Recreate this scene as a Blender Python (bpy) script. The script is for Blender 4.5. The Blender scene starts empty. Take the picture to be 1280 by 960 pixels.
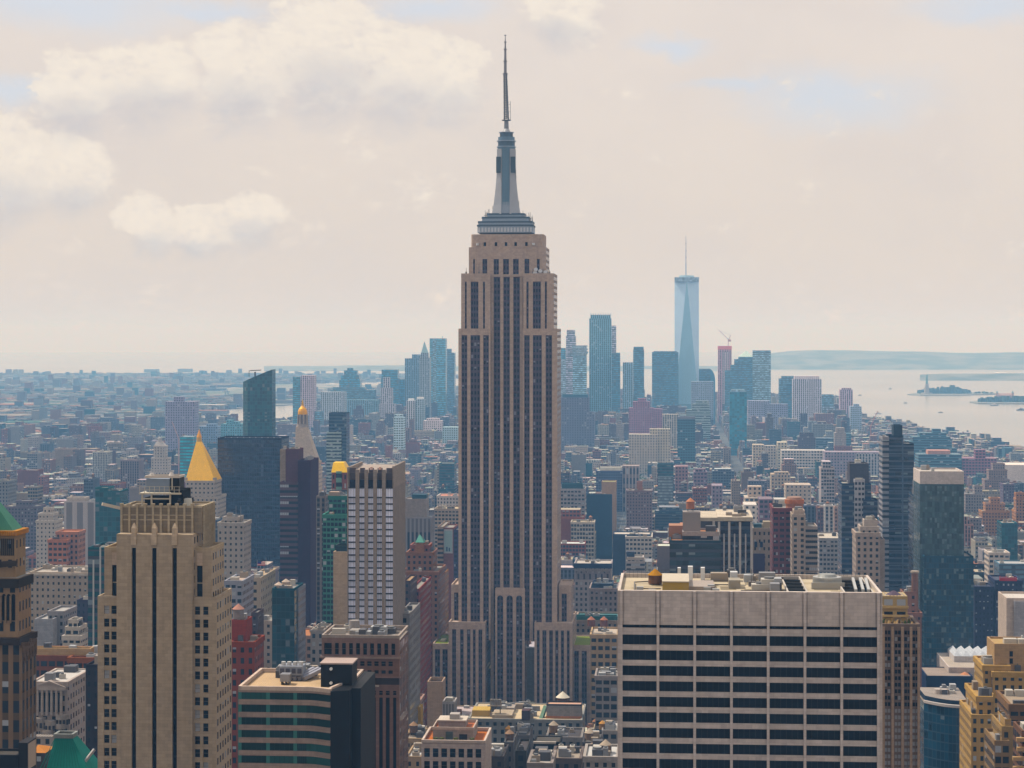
import bpy, math, random
from mathutils import Vector, noise as mnoise
random.seed(11)
R = math.radians
SC = bpy.context.scene
COL = SC.collection
# ------------------------------------------------------------------ camera
FPX, EYE, CZ = 2590.0, 418.0, 256.0          # focal length in photo pixels, eye-level row, camera height
cam_d = bpy.data.cameras.new('camera'); cam = bpy.data.objects.new('camera', cam_d); COL.objects.link(cam)
cam_d.sensor_width = 36.0; cam_d.lens = 36.0 * FPX / 1280.0
cam_d.shift_y = -(480.0 - EYE) / 1280.0
cam_d.clip_start = 1.0; cam_d.clip_end = 250000.0
cam.location = (0, 0, CZ); cam.rotation_euler = (R(90), 0, 0)
SC.camera = cam
# ------------------------------------------------------------------ exposure, sampling
SC.view_settings.view_transform = 'Standard'; SC.view_settings.look = 'None'
SC.view_settings.exposure = 0.12; SC.view_settings.gamma = 1.0; SC.view_settings.use_curve_mapping = False
SC.render.engine = 'CYCLES'
cy = SC.cycles
cy.use_denoising = True
try: cy.denoiser = 'OPENIMAGEDENOISE'
except Exception: pass
cy.max_bounces = 5; cy.diffuse_bounces = 2; cy.glossy_bounces = 2; cy.volume_bounces = 0; cy.transmission_bounces = 2
cy.caustics_reflective = False; cy.caustics_refractive = False
cy.sample_clamp_indirect = 4.0
# ------------------------------------------------------------------ node helpers
class S:
    """a socket or number with arithmetic"""
    def __init__(s, t, v): s.t, s.v = t, v
    def _m(s, op, *a):
        n = s.t.nodes.new('ShaderNodeMath'); n.operation = op
        for i, x in enumerate((s,) + a):
            x = x.v if isinstance(x, S) else x
            if isinstance(x, (int, float)): n.inputs[i].default_value = x
            else: s.t.links.new(x, n.inputs[i])
        return S(s.t, n.outputs[0])
    def __add__(s, o): return s._m('ADD', o)
    def __sub__(s, o): return s._m('SUBTRACT', o)
    def __mul__(s, o): return s._m('MULTIPLY', o)
    def __truediv__(s, o): return s._m('DIVIDE', o)
    def __rsub__(s, o): return S(s.t, o)._m('SUBTRACT', s)
    __radd__ = __add__; __rmul__ = __mul__
    def abs(s): return s._m('ABSOLUTE')
    def lt(s, o): return s._m('LESS_THAN', o)
    def gt(s, o): return s._m('GREATER_THAN', o)
    def fract(s): return s._m('FRACT')
    def floor(s): return s._m('FLOOR')
    def max(s, o): return s._m('MAXIMUM', o)
    def min(s, o): return s._m('MINIMUM', o)
    def sqrt(s): return s._m('SQRT')
    def step(s, a, b, smooth=True):
        n = s.t.nodes.new('ShaderNodeMapRange'); n.interpolation_type = 'SMOOTHSTEP' if smooth else 'LINEAR'
        s.t.links.new(s.v, n.inputs[0]); n.inputs[1].default_value = a; n.inputs[2].default_value = b
        return S(s.t, n.outputs[0])
def val(t, x): return S(t, x)
def combine(t, x, y, z=0.0):
    n = t.nodes.new('ShaderNodeCombineXYZ')
    for i, a in enumerate((x, y, z)):
        a = a.v if isinstance(a, S) else a
        if isinstance(a, (int, float)): n.inputs[i].default_value = a
        else: t.links.new(a, n.inputs[i])
    return n.outputs[0]
def noise(t, vec, scale, detail=3.0, rough=.55, dims='3D', out=0):
    n = t.nodes.new('ShaderNodeTexNoise'); n.noise_dimensions = dims
    t.links.new(vec, n.inputs['Vector'])
    n.inputs['Scale'].default_value = scale; n.inputs['Detail'].default_value = detail; n.inputs['Roughness'].default_value = rough
    return S(t, n.outputs[out])
def mix(t, f, a, b, mode='MIX'):
    n = t.nodes.new('ShaderNodeMix'); n.data_type = 'RGBA'; n.blend_type = mode
    for k, x in ((0, f), (6, a), (7, b)):
        x = x.v if isinstance(x, S) else x
        if isinstance(x, (int, float)): n.inputs[k].default_value = x
        elif isinstance(x, (tuple, list)): n.inputs[k].default_value = (*x[:3], 1)
        else: t.links.new(x, n.inputs[k])
    return n.outputs[2]
def bright(t, colr, f):
    """multiply a colour by a scalar"""
    n = t.nodes.new('ShaderNodeVectorMath'); n.operation = 'SCALE'
    if isinstance(colr, (tuple, list)): n.inputs[0].default_value = colr[:3]
    else: t.links.new(colr, n.inputs[0])
    f = f.v if isinstance(f, S) else f
    if isinstance(f, (int, float)): n.inputs[3].default_value = f
    else: t.links.new(f, n.inputs[3])
    return n.outputs[0]
# ------------------------------------------------------------------ sky and sun
SUN_EL, SUN_AZ = R(56), R(-62)     # azimuth from the view axis (+Y), negative to the left
W = bpy.data.worlds.new('World'); SC.world = W; W.use_nodes = True
t = W.node_tree; t.nodes.clear()
sky = t.nodes.new('ShaderNodeTexSky'); sky.sky_type = 'NISHITA'; sky.sun_disc = False
sky.sun_elevation = SUN_EL; sky.sun_rotation = SUN_AZ; sky.altitude = 250; sky.dust_density = 3.0
tc = t.nodes.new('ShaderNodeTexCoord'); dirv = tc.outputs['Generated']
sep = t.nodes.new('ShaderNodeSeparateXYZ'); t.links.new(dirv, sep.inputs[0])
X, Y, Z = (S(t, sep.outputs[i]) for i in range(3))
AZ = X._m('ARCTAN2', Y) * FPX          # azimuth and elevation, in 1/2590 radian
EL = Z._m('ARCSINE') * FPX
big = combine(t, AZ * .004, EL * .0065, 0.0)
wx = (noise(t, big, 2.2, 5, .6, out=0) - .5)
n2 = t.nodes.new('ShaderNodeVectorMath'); n2.operation = 'ADD'; n2.inputs[1].default_value = (7.3, 2.1, 4.4); t.links.new(big, n2.inputs[0])
wy = (noise(t, n2.outputs[0], 2.2, 5, .6) - .5)
fine = combine(t, AZ * .016, EL * .024, 3.0)
fn = noise(t, fine, 2.0, 8, .68) - .5
A2 = AZ + wx * 90.0 + fn * 30.0
E2 = EL + wy * 55.0 + fn * 26.0
def puff(cx, cyy, rx, rt, rb):
    """a heap of cloud: firm above its middle, fading out below it"""
    dx = (A2 - (cx - 640.0)) * (1.0 / rx)
    dy = E2 - (418.0 - cyy)
    up = dy.max(0.0) * (1.0 / rt); dn = (dy * -1.0).max(0.0) * (1.0 / rb)
    return 1.0 - (dx * dx + up * up + dn * dn).sqrt(), dn
heaps = None; shade = None
for c in ((105, 112, 70, 50, 80), (190, 90, 85, 46, 90), (300, 75, 80, 50, 110), (410, 40, 90, 52, 140), (500, 70, 75, 42, 110),
          (560, 90, 60, 40, 90), (20, 195, 70, 62, 120), (95, 212, 70, 50, 80),
          (188, 284, 40, 46, 46), (250, 288, 62, 36, 44), (318, 268, 55, 32, 56), (-120, 120, 130, 70, 130), (700, 10, 70, 40, 60)):
    p_, dn = puff(*c)
    top = p_ * dn.step(1.1, 0.0)
    heaps = top if heaps is None else heaps.max(top)
    sh = p_.max(0.0) * dn.step(.1, .6)
    shade = sh if shade is None else shade.max(sh)
lump = noise(t, fine, 1.5, 10, .70) - .5
n3 = t.nodes.new('ShaderNodeVectorMath'); n3.operation = 'ADD'; n3.inputs[1].default_value = (-.16, .16, 0); t.links.new(fine, n3.inputs[0])
relief = lump - (noise(t, n3.outputs[0], 1.5, 6, .62) - .5)          # lit towards the sun, shaded away from it
heaps = (heaps + lump * 1.2 + wx * .5).step(.06, .36)
shade = (shade * 1.6).min(1.0)
tex = fn.step(-.28, .22)
def gap(cx, cyy, rx, ry):
    dx = (A2 - (cx - 640.0)) * (1.0 / rx); dy = (E2 - (418.0 - cyy)) * (1.0 / ry)
    return (dx * dx + dy * dy).sqrt().step(1.25, 0.0)
blue = None
for c in ((90, 12, 200, 48), (30, 120, 130, 26), (540, 14, 95, 24), (1040, 128, 150, 46), (930, 112, 90, 14), (250, 20, 120, 20), (1240, 20, 130, 26), (840, 60, 60, 16)):
    g = gap(*c) * .85; blue = g if blue is None else blue.max(g)
hi = EL.step(900.0, 2200.0)                                    # above the picture: broken cloud with blue between
blue = blue.max(hi * noise(t, big, .9, 4).step(.42, .62) * .8)
base = mix(t, EL.step(-40.0, 420.0), (.69, .605, .525), (.735, .662, .610))
base = mix(t, (noise(t, big, 1.1, 4).step(.35, .7)) * .35, base, (.62, .565, .55))
cl = mix(t, heaps * (tex * .45 + .55), base, (.84, .765, .67))
cl = mix(t, shade * (tex * .5 + .5), cl, (.52, .51, .545))
cl = mix(t, heaps * relief.step(.02, -.22) * .5, cl, (.655, .60, .585))
clouds = bright(t, mix(t, hi, cl, mix(t, .5, cl, (.95, .98, 1.06))), hi * .4 + 10.0)                                   # in the units of the sky texture at strength 0.1
skyb = mix(t, .85, bright(t, sky.outputs[0], 1.0), (6.2, 7.0, 8.3))
skyc = mix(t, blue * (1.0 - heaps * .9) * .8, clouds, skyb)
below = Z.step(-.02, -.3)
skyc = mix(t, below, skyc, (1.3, 1.25, 1.2))
bg = t.nodes.new('ShaderNodeBackground'); bg.inputs[1].default_value = 0.1
t.links.new(skyc, bg.inputs[0])
wo = t.nodes.new('ShaderNodeOutputWorld'); t.links.new(bg.outputs[0], wo.inputs[0])
sun_d = bpy.data.lights.new('sun', 'SUN'); sun_d.energy = 4.3; sun_d.angle = R(.5); sun_d.color = (1.0, .93, .82)
sun = bpy.data.objects.new('sun', sun_d); COL.objects.link(sun)
sd = Vector((math.sin(SUN_AZ) * math.cos(SUN_EL), math.cos(SUN_AZ) * math.cos(SUN_EL), math.sin(SUN_EL)))
sun.rotation_euler = sd.to_track_quat('Z', 'Y').to_euler(); sun.location = (0, 0, 900)
HAZE_DENSITY, HAZE_COLOUR = 0.96e-4, (.24, .55, 1.0)
# ------------------------------------------------------------------ placing
TH = R(4.4); UX, UY = math.cos(TH), -math.sin(TH); VX, VY = math.sin(TH), math.cos(TH)   # street and avenue directions
RE = 7.3e6
def gz(d): return -d * d / (2 * RE)                                # the ground falls away with the earth's curve
def zpx(y, D): return CZ - (y - EYE) / FPX * D
def ground_pt(px, py):
    """the point at sea level seen at a photo pixel"""
    k = (py - EYE) / FPX; D = CZ / k
    for _ in range(20): D = (CZ - gz(D)) / k
    return ((px - 640) / FPX * D, D)
# ------------------------------------------------------------------ mesh builder
class MB:
    gain, sat = .66, 1.30            # all base colours are given a touch light and grey; one place to set how deep they are
    def __init__(s): s.v, s.f, s.m, s.uv, s.t = [], [], [], [], []
    def poly(s, pts, m=0, tint=(.5, .5, .5), uv=None):
        i = len(s.v); s.v += [tuple(p) for p in pts]; n = len(pts)
        s.f.append(tuple(range(i, i + n))); s.m.append(m); s.t.append(tint)
        s.uv += list(uv) if uv else [(p[0], p[1]) for p in pts]
    def wall(s, a, b, z0, z1, m, tint, bay=3.0, fh=3.6, off=0, b0=None):
        """an upright face from a to b (plan points), outside on the right of a->b"""
        w = math.hypot(b[0] - a[0], b[1] - a[1]); n = max(1, round(w / bay))
        h = (z1 - z0) / fh; o = off * 7
        top = 400 + off * 3
        s.poly([(a[0], a[1], z0), (b[0], b[1], z0), (b[0], b[1], z1), (a[0], a[1], z1)], m, tint, [(o, top - h), (o + n, top - h), (o + n, top), (o, top)])
    def prism(s, pl, z0, z1, m=0, tint=(.5,)*3, top=None, ttint=None, bay=3.0, fh=3.6, off=0, cap=True):
        n = len(pl)
        for i in range(n): s.wall(pl[i], pl[(i + 1) % n], z0, z1, m, tint, bay, fh, off + i)
        if cap: s.poly([(p[0], p[1], z1) for p in pl], m if top is None else top, tint if ttint is None else ttint)
    def box(s, x0, x1, y0, y1, z0, z1, m=0, tint=(.5,)*3, top=None, ttint=None, bay=3.0, fh=3.6, off=0, cap=True, bot=False):
        s.prism([(x0, y0), (x1, y0), (x1, y1), (x0, y1)], z0, z1, m, tint, top, ttint, bay, fh, off, cap)
        if bot: s.poly([(x0, y0, z0), (x0, y1, z0), (x1, y1, z0), (x1, y0, z0)], m, tint)
    def loft(s, p0, z0, p1, z1, m=0, tint=(.5,)*3, cap=True, bay=3.0, fh=3.6, off=0):
        n = len(p0)
        for i in range(n):
            j = (i + 1) % n
            w = math.hypot(p0[j][0] - p0[i][0], p0[j][1] - p0[i][1]); k = max(1, round(w / bay)); h = (z1 - z0) / fh
            s.poly([(*p0[i], z0), (*p0[j], z0), (*p1[j], z1), (*p1[i], z1)], m, tint, [(0, 400 - h), (k, 400 - h), (k, 400), (0, 400)])
        if cap: s.poly([(p[0], p[1], z1) for p in p1], m, tint)
    def cyl(s, cx, cy, r0, r1, z0, z1, m=0, tint=(.5,)*3, n=16, cap=True, sx=1.0):
        c = lambda r: [(cx + sx * r * math.cos(2 * math.pi * i / n), cy + r * math.sin(2 * math.pi * i / n)) for i in range(n)]
        if r1 <= 0:
            p = c(r0)
            for i in range(n): s.poly([(*p[i], z0), (*p[(i + 1) % n], z0), (cx, cy, z1)], m, tint)
        else: s.loft(c(r0), z0, c(r1), z1, m, tint, cap)
    def beam(s, a, b, r, m=0, tint=(.5,)*3):
        a, b = Vector(a), Vector(b); d = (b - a).normalized()
        u = d.cross(Vector((0, 0, 1)) if abs(d.z) < .9 else Vector((1, 0, 0))).normalized() * r; w = d.cross(u).normalized() * r
        A = [a + u + w, a - u + w, a - u - w, a + u - w]; B = [p + (b - a) for p in A]
        for i in range(4): s.poly([A[i], A[(i + 1) % 4], B[(i + 1) % 4], B[i]], m, tint)
        s.poly(A[::-1], m, tint); s.poly(B, m, tint)
    def rim(s, x0, x1, y0, y1, z0, z1, w, m=0, tint=(.5,)*3):
        """a parapet round a flat roof"""
        s.box(x0, x1, y0, y0 + w, z0, z1, m, tint); s.box(x0, x1, y1 - w, y1, z0, z1, m, tint)
        s.box(x0, x0 + w, y0 + w, y1 - w, z0, z1, m, tint); s.box(x1 - w, x1, y0 + w, y1 - w, z0, z1, m, tint)
    def deep(s, c):
        l = .3 * c[0] + .55 * c[1] + .15 * c[2]
        return [min(.85, max(.003, (l + (v - l) * MB.sat) * MB.gain)) for v in c[:3]] + [1.0]
    def build(s, name, mats, parent=None, smooth=False, loc=None):
        me = bpy.data.meshes.new(name); me.from_pydata(s.v, [], s.f)
        mats = mats if isinstance(mats, (list, tuple)) else [mats]
        for m in mats: me.materials.append(m)
        me.polygons.foreach_set('material_index', s.m)
        u = me.uv_layers.new(name='UVMap'); u.data.foreach_set('uv', [c for p in s.uv for c in p])
        at = me.attributes.new('tint', 'FLOAT_COLOR', 'FACE'); at.data.foreach_set('color', [c for p in s.t for c in s.deep(p)])
        if smooth: me.polygons.foreach_set('use_smooth', [True] * len(s.f))
        me.update()
        o = bpy.data.objects.new(name, me); COL.objects.link(o)
        if parent is not None: o.parent = parent
        if loc is not None: o.location = loc
        return o
# ------------------------------------------------------------------ things
def tag(o, label=None, cat=None, group=None, kind=None):
    if label: o['label'] = label
    if cat: o['category'] = cat
    if group: o['group'] = group
    if kind: o['kind'] = kind
    return o
def thing(name, label, cat, loc, rz=-TH, group=None):
    o = bpy.data.objects.new(name, None); COL.objects.link(o); o.empty_display_size = 5
    o.location = loc; o.rotation_euler = (0, 0, rz)
    return tag(o, label, cat, group)
def copies(first, spots, parent):
    """the first part and copies of it (and of its own pieces) at the given places"""
    kids = list(first.children)
    for i, p in enumerate(spots):
        o = first if i == 0 else first.copy()
        if i:
            COL.objects.link(o); o.parent = parent
            for k in kids:
                c = k.copy(); COL.objects.link(c); c.parent = o
        o.location = p
# ------------------------------------------------------------------ materials
def mat(name):
    m = bpy.data.materials.new(name); m.use_nodes = True
    t = m.node_tree
    return m, t, t.nodes['Principled BSDF']
def attr(t, name='tint'):
    n = t.nodes.new('ShaderNodeAttribute'); n.attribute_name = name; return n.outputs['Color']
def objco(t): return t.nodes.new('ShaderNodeTexCoord').outputs['Object']
def surf(name, rough=.85, scale=.25, amp=.35, metal=0.0, fixed=None, spec=.10, streak=0.0, course=0.0):
    """a plain weathered surface whose colour is the face's tint"""
    m, t, b = mat(name); oc = objco(t)
    f = noise(t, oc, scale, 5, .6) * amp + (1 - amp * .5)
    g = noise(t, oc, scale * .12, 3, .5) * amp * .8 + (1 - amp * .4)
    f = f * g
    if streak:
        mp = t.nodes.new('ShaderNodeMapping'); mp.inputs['Scale'].default_value = (1.2, 1.2, .03); t.links.new(oc, mp.inputs[0])
        f = f * (noise(t, mp.outputs[0], 1.0, 3) * streak + (1 - streak * .5))
    if course:                                      # courses of stone, one block a little lighter than the next
        sp = t.nodes.new('ShaderNodeSeparateXYZ'); t.links.new(oc, sp.inputs[0]); z = S(t, sp.outputs[2]) * (1 / .9); x = (S(t, sp.outputs[0]) + S(t, sp.outputs[1])) * (1 / 1.6)
        wn = t.nodes.new('ShaderNodeTexWhiteNoise'); wn.noise_dimensions = '2D'; row = z.floor(); t.links.new(combine(t, (x + row * .5).floor(), row), wn.inputs['Vector'])
        f = f * (S(t, wn.outputs[0]) * course + (1 - course * .5)) * (1.0 - z.fract().lt(.08) * course)
    t.links.new(bright(t, attr(t) if fixed is None else fixed, f), b.inputs['Base Color'])
    b.inputs['Roughness'].default_value = rough; b.inputs['Metallic'].default_value = metal; b.inputs['Specular IOR Level'].default_value = spec
    return m
def facade(name, ww, wh, glass=(.010, .015, .024), lit=(.30, .31, .33), plit=.10, style='punch', rough=.12, tintglass=False, spandrel=None, pairs=False, vy=.5):
    """a wall with windows: one bay wide and one floor high per unit of its UV map"""
    m, t, b = mat(name)
    uv = t.nodes.new('ShaderNodeUVMap'); uv.uv_map = 'UVMap'
    sp = t.nodes.new('ShaderNodeSeparateXYZ'); t.links.new(uv.outputs[0], sp.inputs[0])
    u, v = S(t, sp.outputs[0]), S(t, sp.outputs[1])
    uu = u * 2.0 if pairs else u
    fu, fv = u.fract(), v.fract()
    if pairs: mu = (((fu - .5).abs() - .17).abs()).lt(ww * .25)
    else: mu = (fu - .5).abs().lt(ww * .5)
    mv = (fv - vy).abs().lt(wh * .5)
    wn = t.nodes.new('ShaderNodeTexWhiteNoise'); wn.noise_dimensions = '3D'
    oi = t.nodes.new('ShaderNodeObjectInfo')
    t.links.new(combine(t, uu.floor(), v.floor(), S(t, oi.outputs['Random']) * 50.0), wn.inputs[0])
    r = S(t, wn.outputs[0])
    wc = t.nodes.new('ShaderNodeSeparateColor'); t.links.new(wn.outputs[1], wc.inputs[0]); r2 = S(t, wc.outputs[2])
    oc = objco(t)
    n1 = noise(t, oc, .05, 6, .65) * .56 + .72
    mp = t.nodes.new('ShaderNodeMapping'); mp.inputs['Scale'].default_value = (.9, .9, .02); t.links.new(oc, mp.inputs[0])
    n1 = n1 * (noise(t, mp.outputs[0], 1.0, 4) * .5 + .75)
    tint = attr(t)
    wall = bright(t, tint, n1)
    g = bright(t, tint if tintglass else glass, r2 * .9 + .45)
    half = (fv - vy).gt(0.02)                       # a blind pulled half down
    g = mix(t, r.lt(plit) * (half.max(r2.lt(.4))), g, lit)
    if style == 'pier':                             # glass and spandrel one above the other between piers
        spd = bright(t, spandrel, r2 * .3 + .85) if spandrel else bright(t, tint, .45)
        inner = mix(t, mv, spd, g); colr = mix(t, mu, wall, inner); mask = mu * mv
    elif style == 'strip':
        mull = ((u * 4.0).fract() - .5).abs().lt(.46)
        mask = mv * mu; g = mix(t, mull, bright(t, tint, .3), g); colr = mix(t, mask, wall, g)
    elif style == 'curtain':
        mask = mu * mv; colr = mix(t, mask, bright(t, spandrel if spandrel else tint, .9), g)
    else:
        mask = mu * mv; colr = mix(t, mask, wall, g)
    t.links.new(colr, b.inputs['Base Color'])
    ro = .85 - mask * (.85 - rough)
    t.links.new(ro.v, b.inputs['Roughness'])
    b.inputs['Specular IOR Level'].default_value = .25
    if style == 'curtain':                          # no pane hangs quite true
        b.inputs['Specular IOR Level'].default_value = .5
        bp = t.nodes.new('ShaderNodeBump'); bp.inputs['Strength'].default_value = .25; bp.inputs['Distance'].default_value = 1.0
        t.links.new((noise(t, oc, .12, 3) + r * .12).v, bp.inputs['Height']); t.links.new(bp.outputs[0], b.inputs['Normal'])
    if style != 'curtain':
        bp = t.nodes.new('ShaderNodeBump'); bp.inputs['Strength'].default_value = .35; bp.inputs['Distance'].default_value = .4
        t.links.new((1.0 - mask).v, bp.inputs['Height']); t.links.new(bp.outputs[0], b.inputs['Normal'])
    return m
M = dict(
    plain=surf('masonry', .88, .35, .42, streak=.34, course=.2), roof=surf('roofing', .92, .12, .5), metal=surf('metal', .45, .3, .25, .6),
    paint=surf('painted_metal', .5, .3, .2), gold=surf('gilding', .42, .3, .3, .15), copper=surf('green_copper', .7, .25, .35, streak=.35),
    glass=None, punch=facade('punched_windows', .44, .52), wide=facade('wide_windows', .68, .50), pair=facade('paired_windows', .6, .5, pairs=True),
    strip=facade('ribbon_windows', 1.0, .48, style='strip', plit=.14), pier=facade('pier_windows', .56, .62, style='pier', plit=.12),
    curtain=facade('curtain_wall', .90, .86, style='curtain', tintglass=True, plit=.05, lit=(.10, .13, .15), rough=.08),
    curtain2=facade('curtain_bands', 1.0, .60, style='curtain', tintglass=True, plit=.10, lit=(.16, .2, .22), rough=.08, spandrel=(.05, .06, .085)),
    small=facade('small_windows', .36, .42, plit=.16), loft=facade('loft_windows', .78, .62, plit=.12),
)
def glassm(name, colr=(.006, .008, .012), rough=.08, vary=.5, lit=(.3, .3, .31), plit=.0):
    m, t, b = mat(name); oi = t.nodes.new('ShaderNodeObjectInfo'); r = S(t, oi.outputs['Random'])
    c = bright(t, colr, r * vary + (1 - vary * .5))
    if plit: c = mix(t, r.lt(plit), c, lit)
    t.links.new(c, b.inputs['Base Color']); b.inputs['Roughness'].default_value = rough; b.inputs['Specular IOR Level'].default_value = .06
    return m
M['glass'] = glassm('window_glass')
M['glass_lit'] = glassm('window_glass_with_blinds', plit=.16)
# ------------------------------------------------------------------ placement of a building from where its front corners are seen
REG = []      # what stands where: (x0, x1, ytop, D, short name)
def place(x0, x1, D):
    ax = (x0 - 640) / FPX * D; k = (x1 - 640) / FPX
    w = (k * D - ax) / (UX - k * UY)
    return (ax + UX * w / 2, D + UY * w / 2, gz(D)), w
class Site:
    """a building being set up: root at the middle of its front foot; px() turns a photo column at the front into a local x, z() a row into a height"""
    def __init__(s, name, label, cat, x0, x1, D, short=None, ytop=None, group=None):
        loc, s.w = place(x0, x1, D); s.x0, s.x1, s.D, s.g = x0, x1, D, loc[2]
        s.root = thing(name, label, cat, loc, group=group)
        s.ky = abs(UY * s.w) / max(1, (x1 - x0))
        if ytop is not None: REG.append((x0, x1, ytop, D, short or name.replace('_', ' ')))
    def px(s, x, back=0.0):
        k = (x - 640) / FPX; ax, ay = s.root.location.x, s.root.location.y
        ax += VX * back; ay += VY * back
        return (k * ay - ax) / (UX - k * UY)
    def z(s, y, back=0.0): return zpx(y, s.D + back) - s.g
    def m(s, p): return p / FPX * s.D
def water_tank(parent, x, y, z, r=1.9, h=3.6, wood=(.16, .10, .07), cone=(.42, .20, .09), legs=1.6):
    b = MB()
    for sx in (-1, 1):
        for sy in (-1, 1): b.box(x + sx * r * .6 - .15, x + sx * r * .6 + .15, y + sy * r * .6 - .15, y + sy * r * .6 + .15, z, z + legs, 0, (.1, .1, .1))
    b.cyl(x, y, r, r * .96, z + legs, z + legs + h, 0, wood, 14)
    o = b.build('water_tank', M['plain'], parent)
    c = MB(); c.cyl(x, y, r * 1.12, 0, z + legs + h, z + legs + h + r * .95, 0, cone, 14)
    c.build('tank_roof', M['roof'], o)
    return o
def rooftop(parent, x0, x1, y0, y1, z, rnd, n=3, dark=False):
    """small machinery on a flat roof, each its own part"""
    for i in range(n):
        w, d, h = rnd.uniform(1.5, 5), rnd.uniform(1.5, 4.5), rnd.uniform(1.2, 3.2)
        if x1 - x0 < w + 2 or y1 - y0 < d + 2: continue
        x, y = rnd.uniform(x0 + 1, x1 - w - 1), rnd.uniform(y0 + 1, y1 - d - 1)
        c = rnd.choice([(.5, .5, .5), (.3, .3, .31), (.62, .58, .52), (.12, .12, .13), (.4, .34, .28)])
        b = MB(); b.box(x, x + w, y, y + d, z, z + h, 0, c)
        if rnd.random() < .4: b.cyl(x + w / 2, y + d / 2, min(w, d) * .35, min(w, d) * .35, z + h, z + h + .5, 0, (.2, .2, .2), 10)
        b.build('air_unit', M['paint'], parent)
# ------------------------------------------------------------------ ground, water, far land
def radial(dists, angs, name, m, z=0.0):
    v, f = [], []
    for d in dists:
        for a in angs: v.append((d * math.sin(a), d * math.cos(a), gz(d) + z))
    n = len(angs)
    for i in range(len(dists) - 1):
        for j in range(n - 1): f.append((i * n + j, i * n + j + 1, (i + 1) * n + j + 1, (i + 1) * n + j))
    me = bpy.data.meshes.new(name); me.from_pydata(v, [], [q[::-1] for q in f]); me.materials.append(m)
    o = bpy.data.objects.new(name, me); COL.objects.link(o); o['kind'] = 'structure'
    return o
m, t, b = mat('water')
oc = objco(t)
b.inputs['Roughness'].default_value = .22; b.inputs['Specular IOR Level'].default_value = .5
t.links.new(mix(t, noise(t, oc, .0006, 4).step(.35, .65), (.20, .19, .165), (.27, .245, .21)), b.inputs['Base Color'])
bp = t.nodes.new('ShaderNodeBump'); bp.inputs['Strength'].default_value = .5; bp.inputs['Distance'].default_value = 1.5
t.links.new(noise(t, oc, .05, 3).v, bp.inputs['Height']); t.links.new(bp.outputs[0], b.inputs['Normal'])
M['water'] = m
angs = [R(a) for a in range(-60, 61, 4)]
radial([300, 1500, 3000, 5000, 7000, 9000, 11000, 13000, 16000, 20000, 25000, 30000, 36000, 44000, 52000, 62000], angs, 'water', m, -1.0)
m, t, b = mat('city_ground'); oc = objco(t)
c = mix(t, noise(t, oc, .02, 5).step(.3, .7), (.035, .036, .038), (.085, .08, .075))
c = mix(t, noise(t, oc, .0016, 4).step(.5, .62), c, (.10, .10, .085))
t.links.new(c, b.inputs['Base Color']); b.inputs['Roughness'].default_value = .95
M['ground'] = m
m, t, b = mat('far_land'); oc = objco(t)
vr = t.nodes.new('ShaderNodeTexVoronoi'); vr.inputs['Scale'].default_value = .022; t.links.new(oc, vr.inputs['Vector'])
sc = t.nodes.new('ShaderNodeSeparateColor'); t.links.new(vr.outputs['Color'], sc.inputs[0])
c = mix(t, S(t, sc.outputs[0]).step(.2, .95), (.06, .075, .05), (.24, .215, .19))
c = mix(t, noise(t, oc, .0011, 4).step(.5, .7), c, (.035, .06, .028))
t.links.new(c, b.inputs['Base Color']); b.inputs['Roughness'].default_value = .95
M['land'] = m
def land(name, pix, m, z, sub=6):
    """a sheet of land whose outline is given at sea level, following the earth's curve"""
    import bmesh
    pts = [p if len(p) == 3 else ground_pt(*p) for p in pix]
    bm = bmesh.new(); vs = [bm.verts.new((p[0], p[1], 0)) for p in pts]
    bm.faces.new(vs)
    bmesh.ops.triangulate(bm, faces=bm.faces[:])
    for k in range(sub):
        es = [e for e in bm.edges if e.calc_length() > 900]
        if not es: break
        bmesh.ops.subdivide_edges(bm, edges=es, cuts=1); bmesh.ops.triangulate(bm, faces=bm.faces[:])
    bmesh.ops.recalc_face_normals(bm, faces=bm.faces[:])
    for v in bm.verts: v.co.z = gz(math.hypot(v.co.x, v.co.y)) + z
    me = bpy.data.meshes.new(name); bm.to_mesh(me); bm.free(); me.materials.append(m)
    if me.polygons[0].normal.z < 0: me.flip_normals()
    o = bpy.data.objects.new(name, me); COL.objects.link(o); o['kind'] = 'structure'
    return o
HUDSON = [(1700, 640), (1420, 600), (1280, 570), (1235, 560), (1190, 547), (1140, 538), (1095, 530), (1072, 524), (1040, 517), (985, 512)]
EAST = [(700, 507), (560, 510), (470, 516), (410, 524), (350, 533), (300, 537), (240, 540), (100, 552), (-200, 575), (-500, 590)]
MANH = [p if len(p) == 3 else ground_pt(*p) for p in [(2200, -1500, 0), (2300, 1500, 0)] + HUDSON + [(900, 506)] + EAST + [(-2300, 1500, 0), (-2200, -1500, 0)]]
land('ground', [(2200, -1500, 0), (2300, 1500, 0)] + HUDSON + [(900, 506)] + EAST + [(-2300, 1500, 0), (-2200, -1500, 0)], M['ground'], 0.0)
land('far_shore', [(-700, 610), (60, 565), (190, 552), (236, 540), (240, 519), (262, 513), (330, 508), (420, 503), (500, 500), (560, 496), (640, 490), (640, 484), (420, 489), (300, 497), (252, 498), (250, 487), (330, 480), (480, 477), (560, 474), (560, 469), (300, 467.5), (-300, 467.5), (-900, 480)], M['land'], 1.5)
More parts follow.
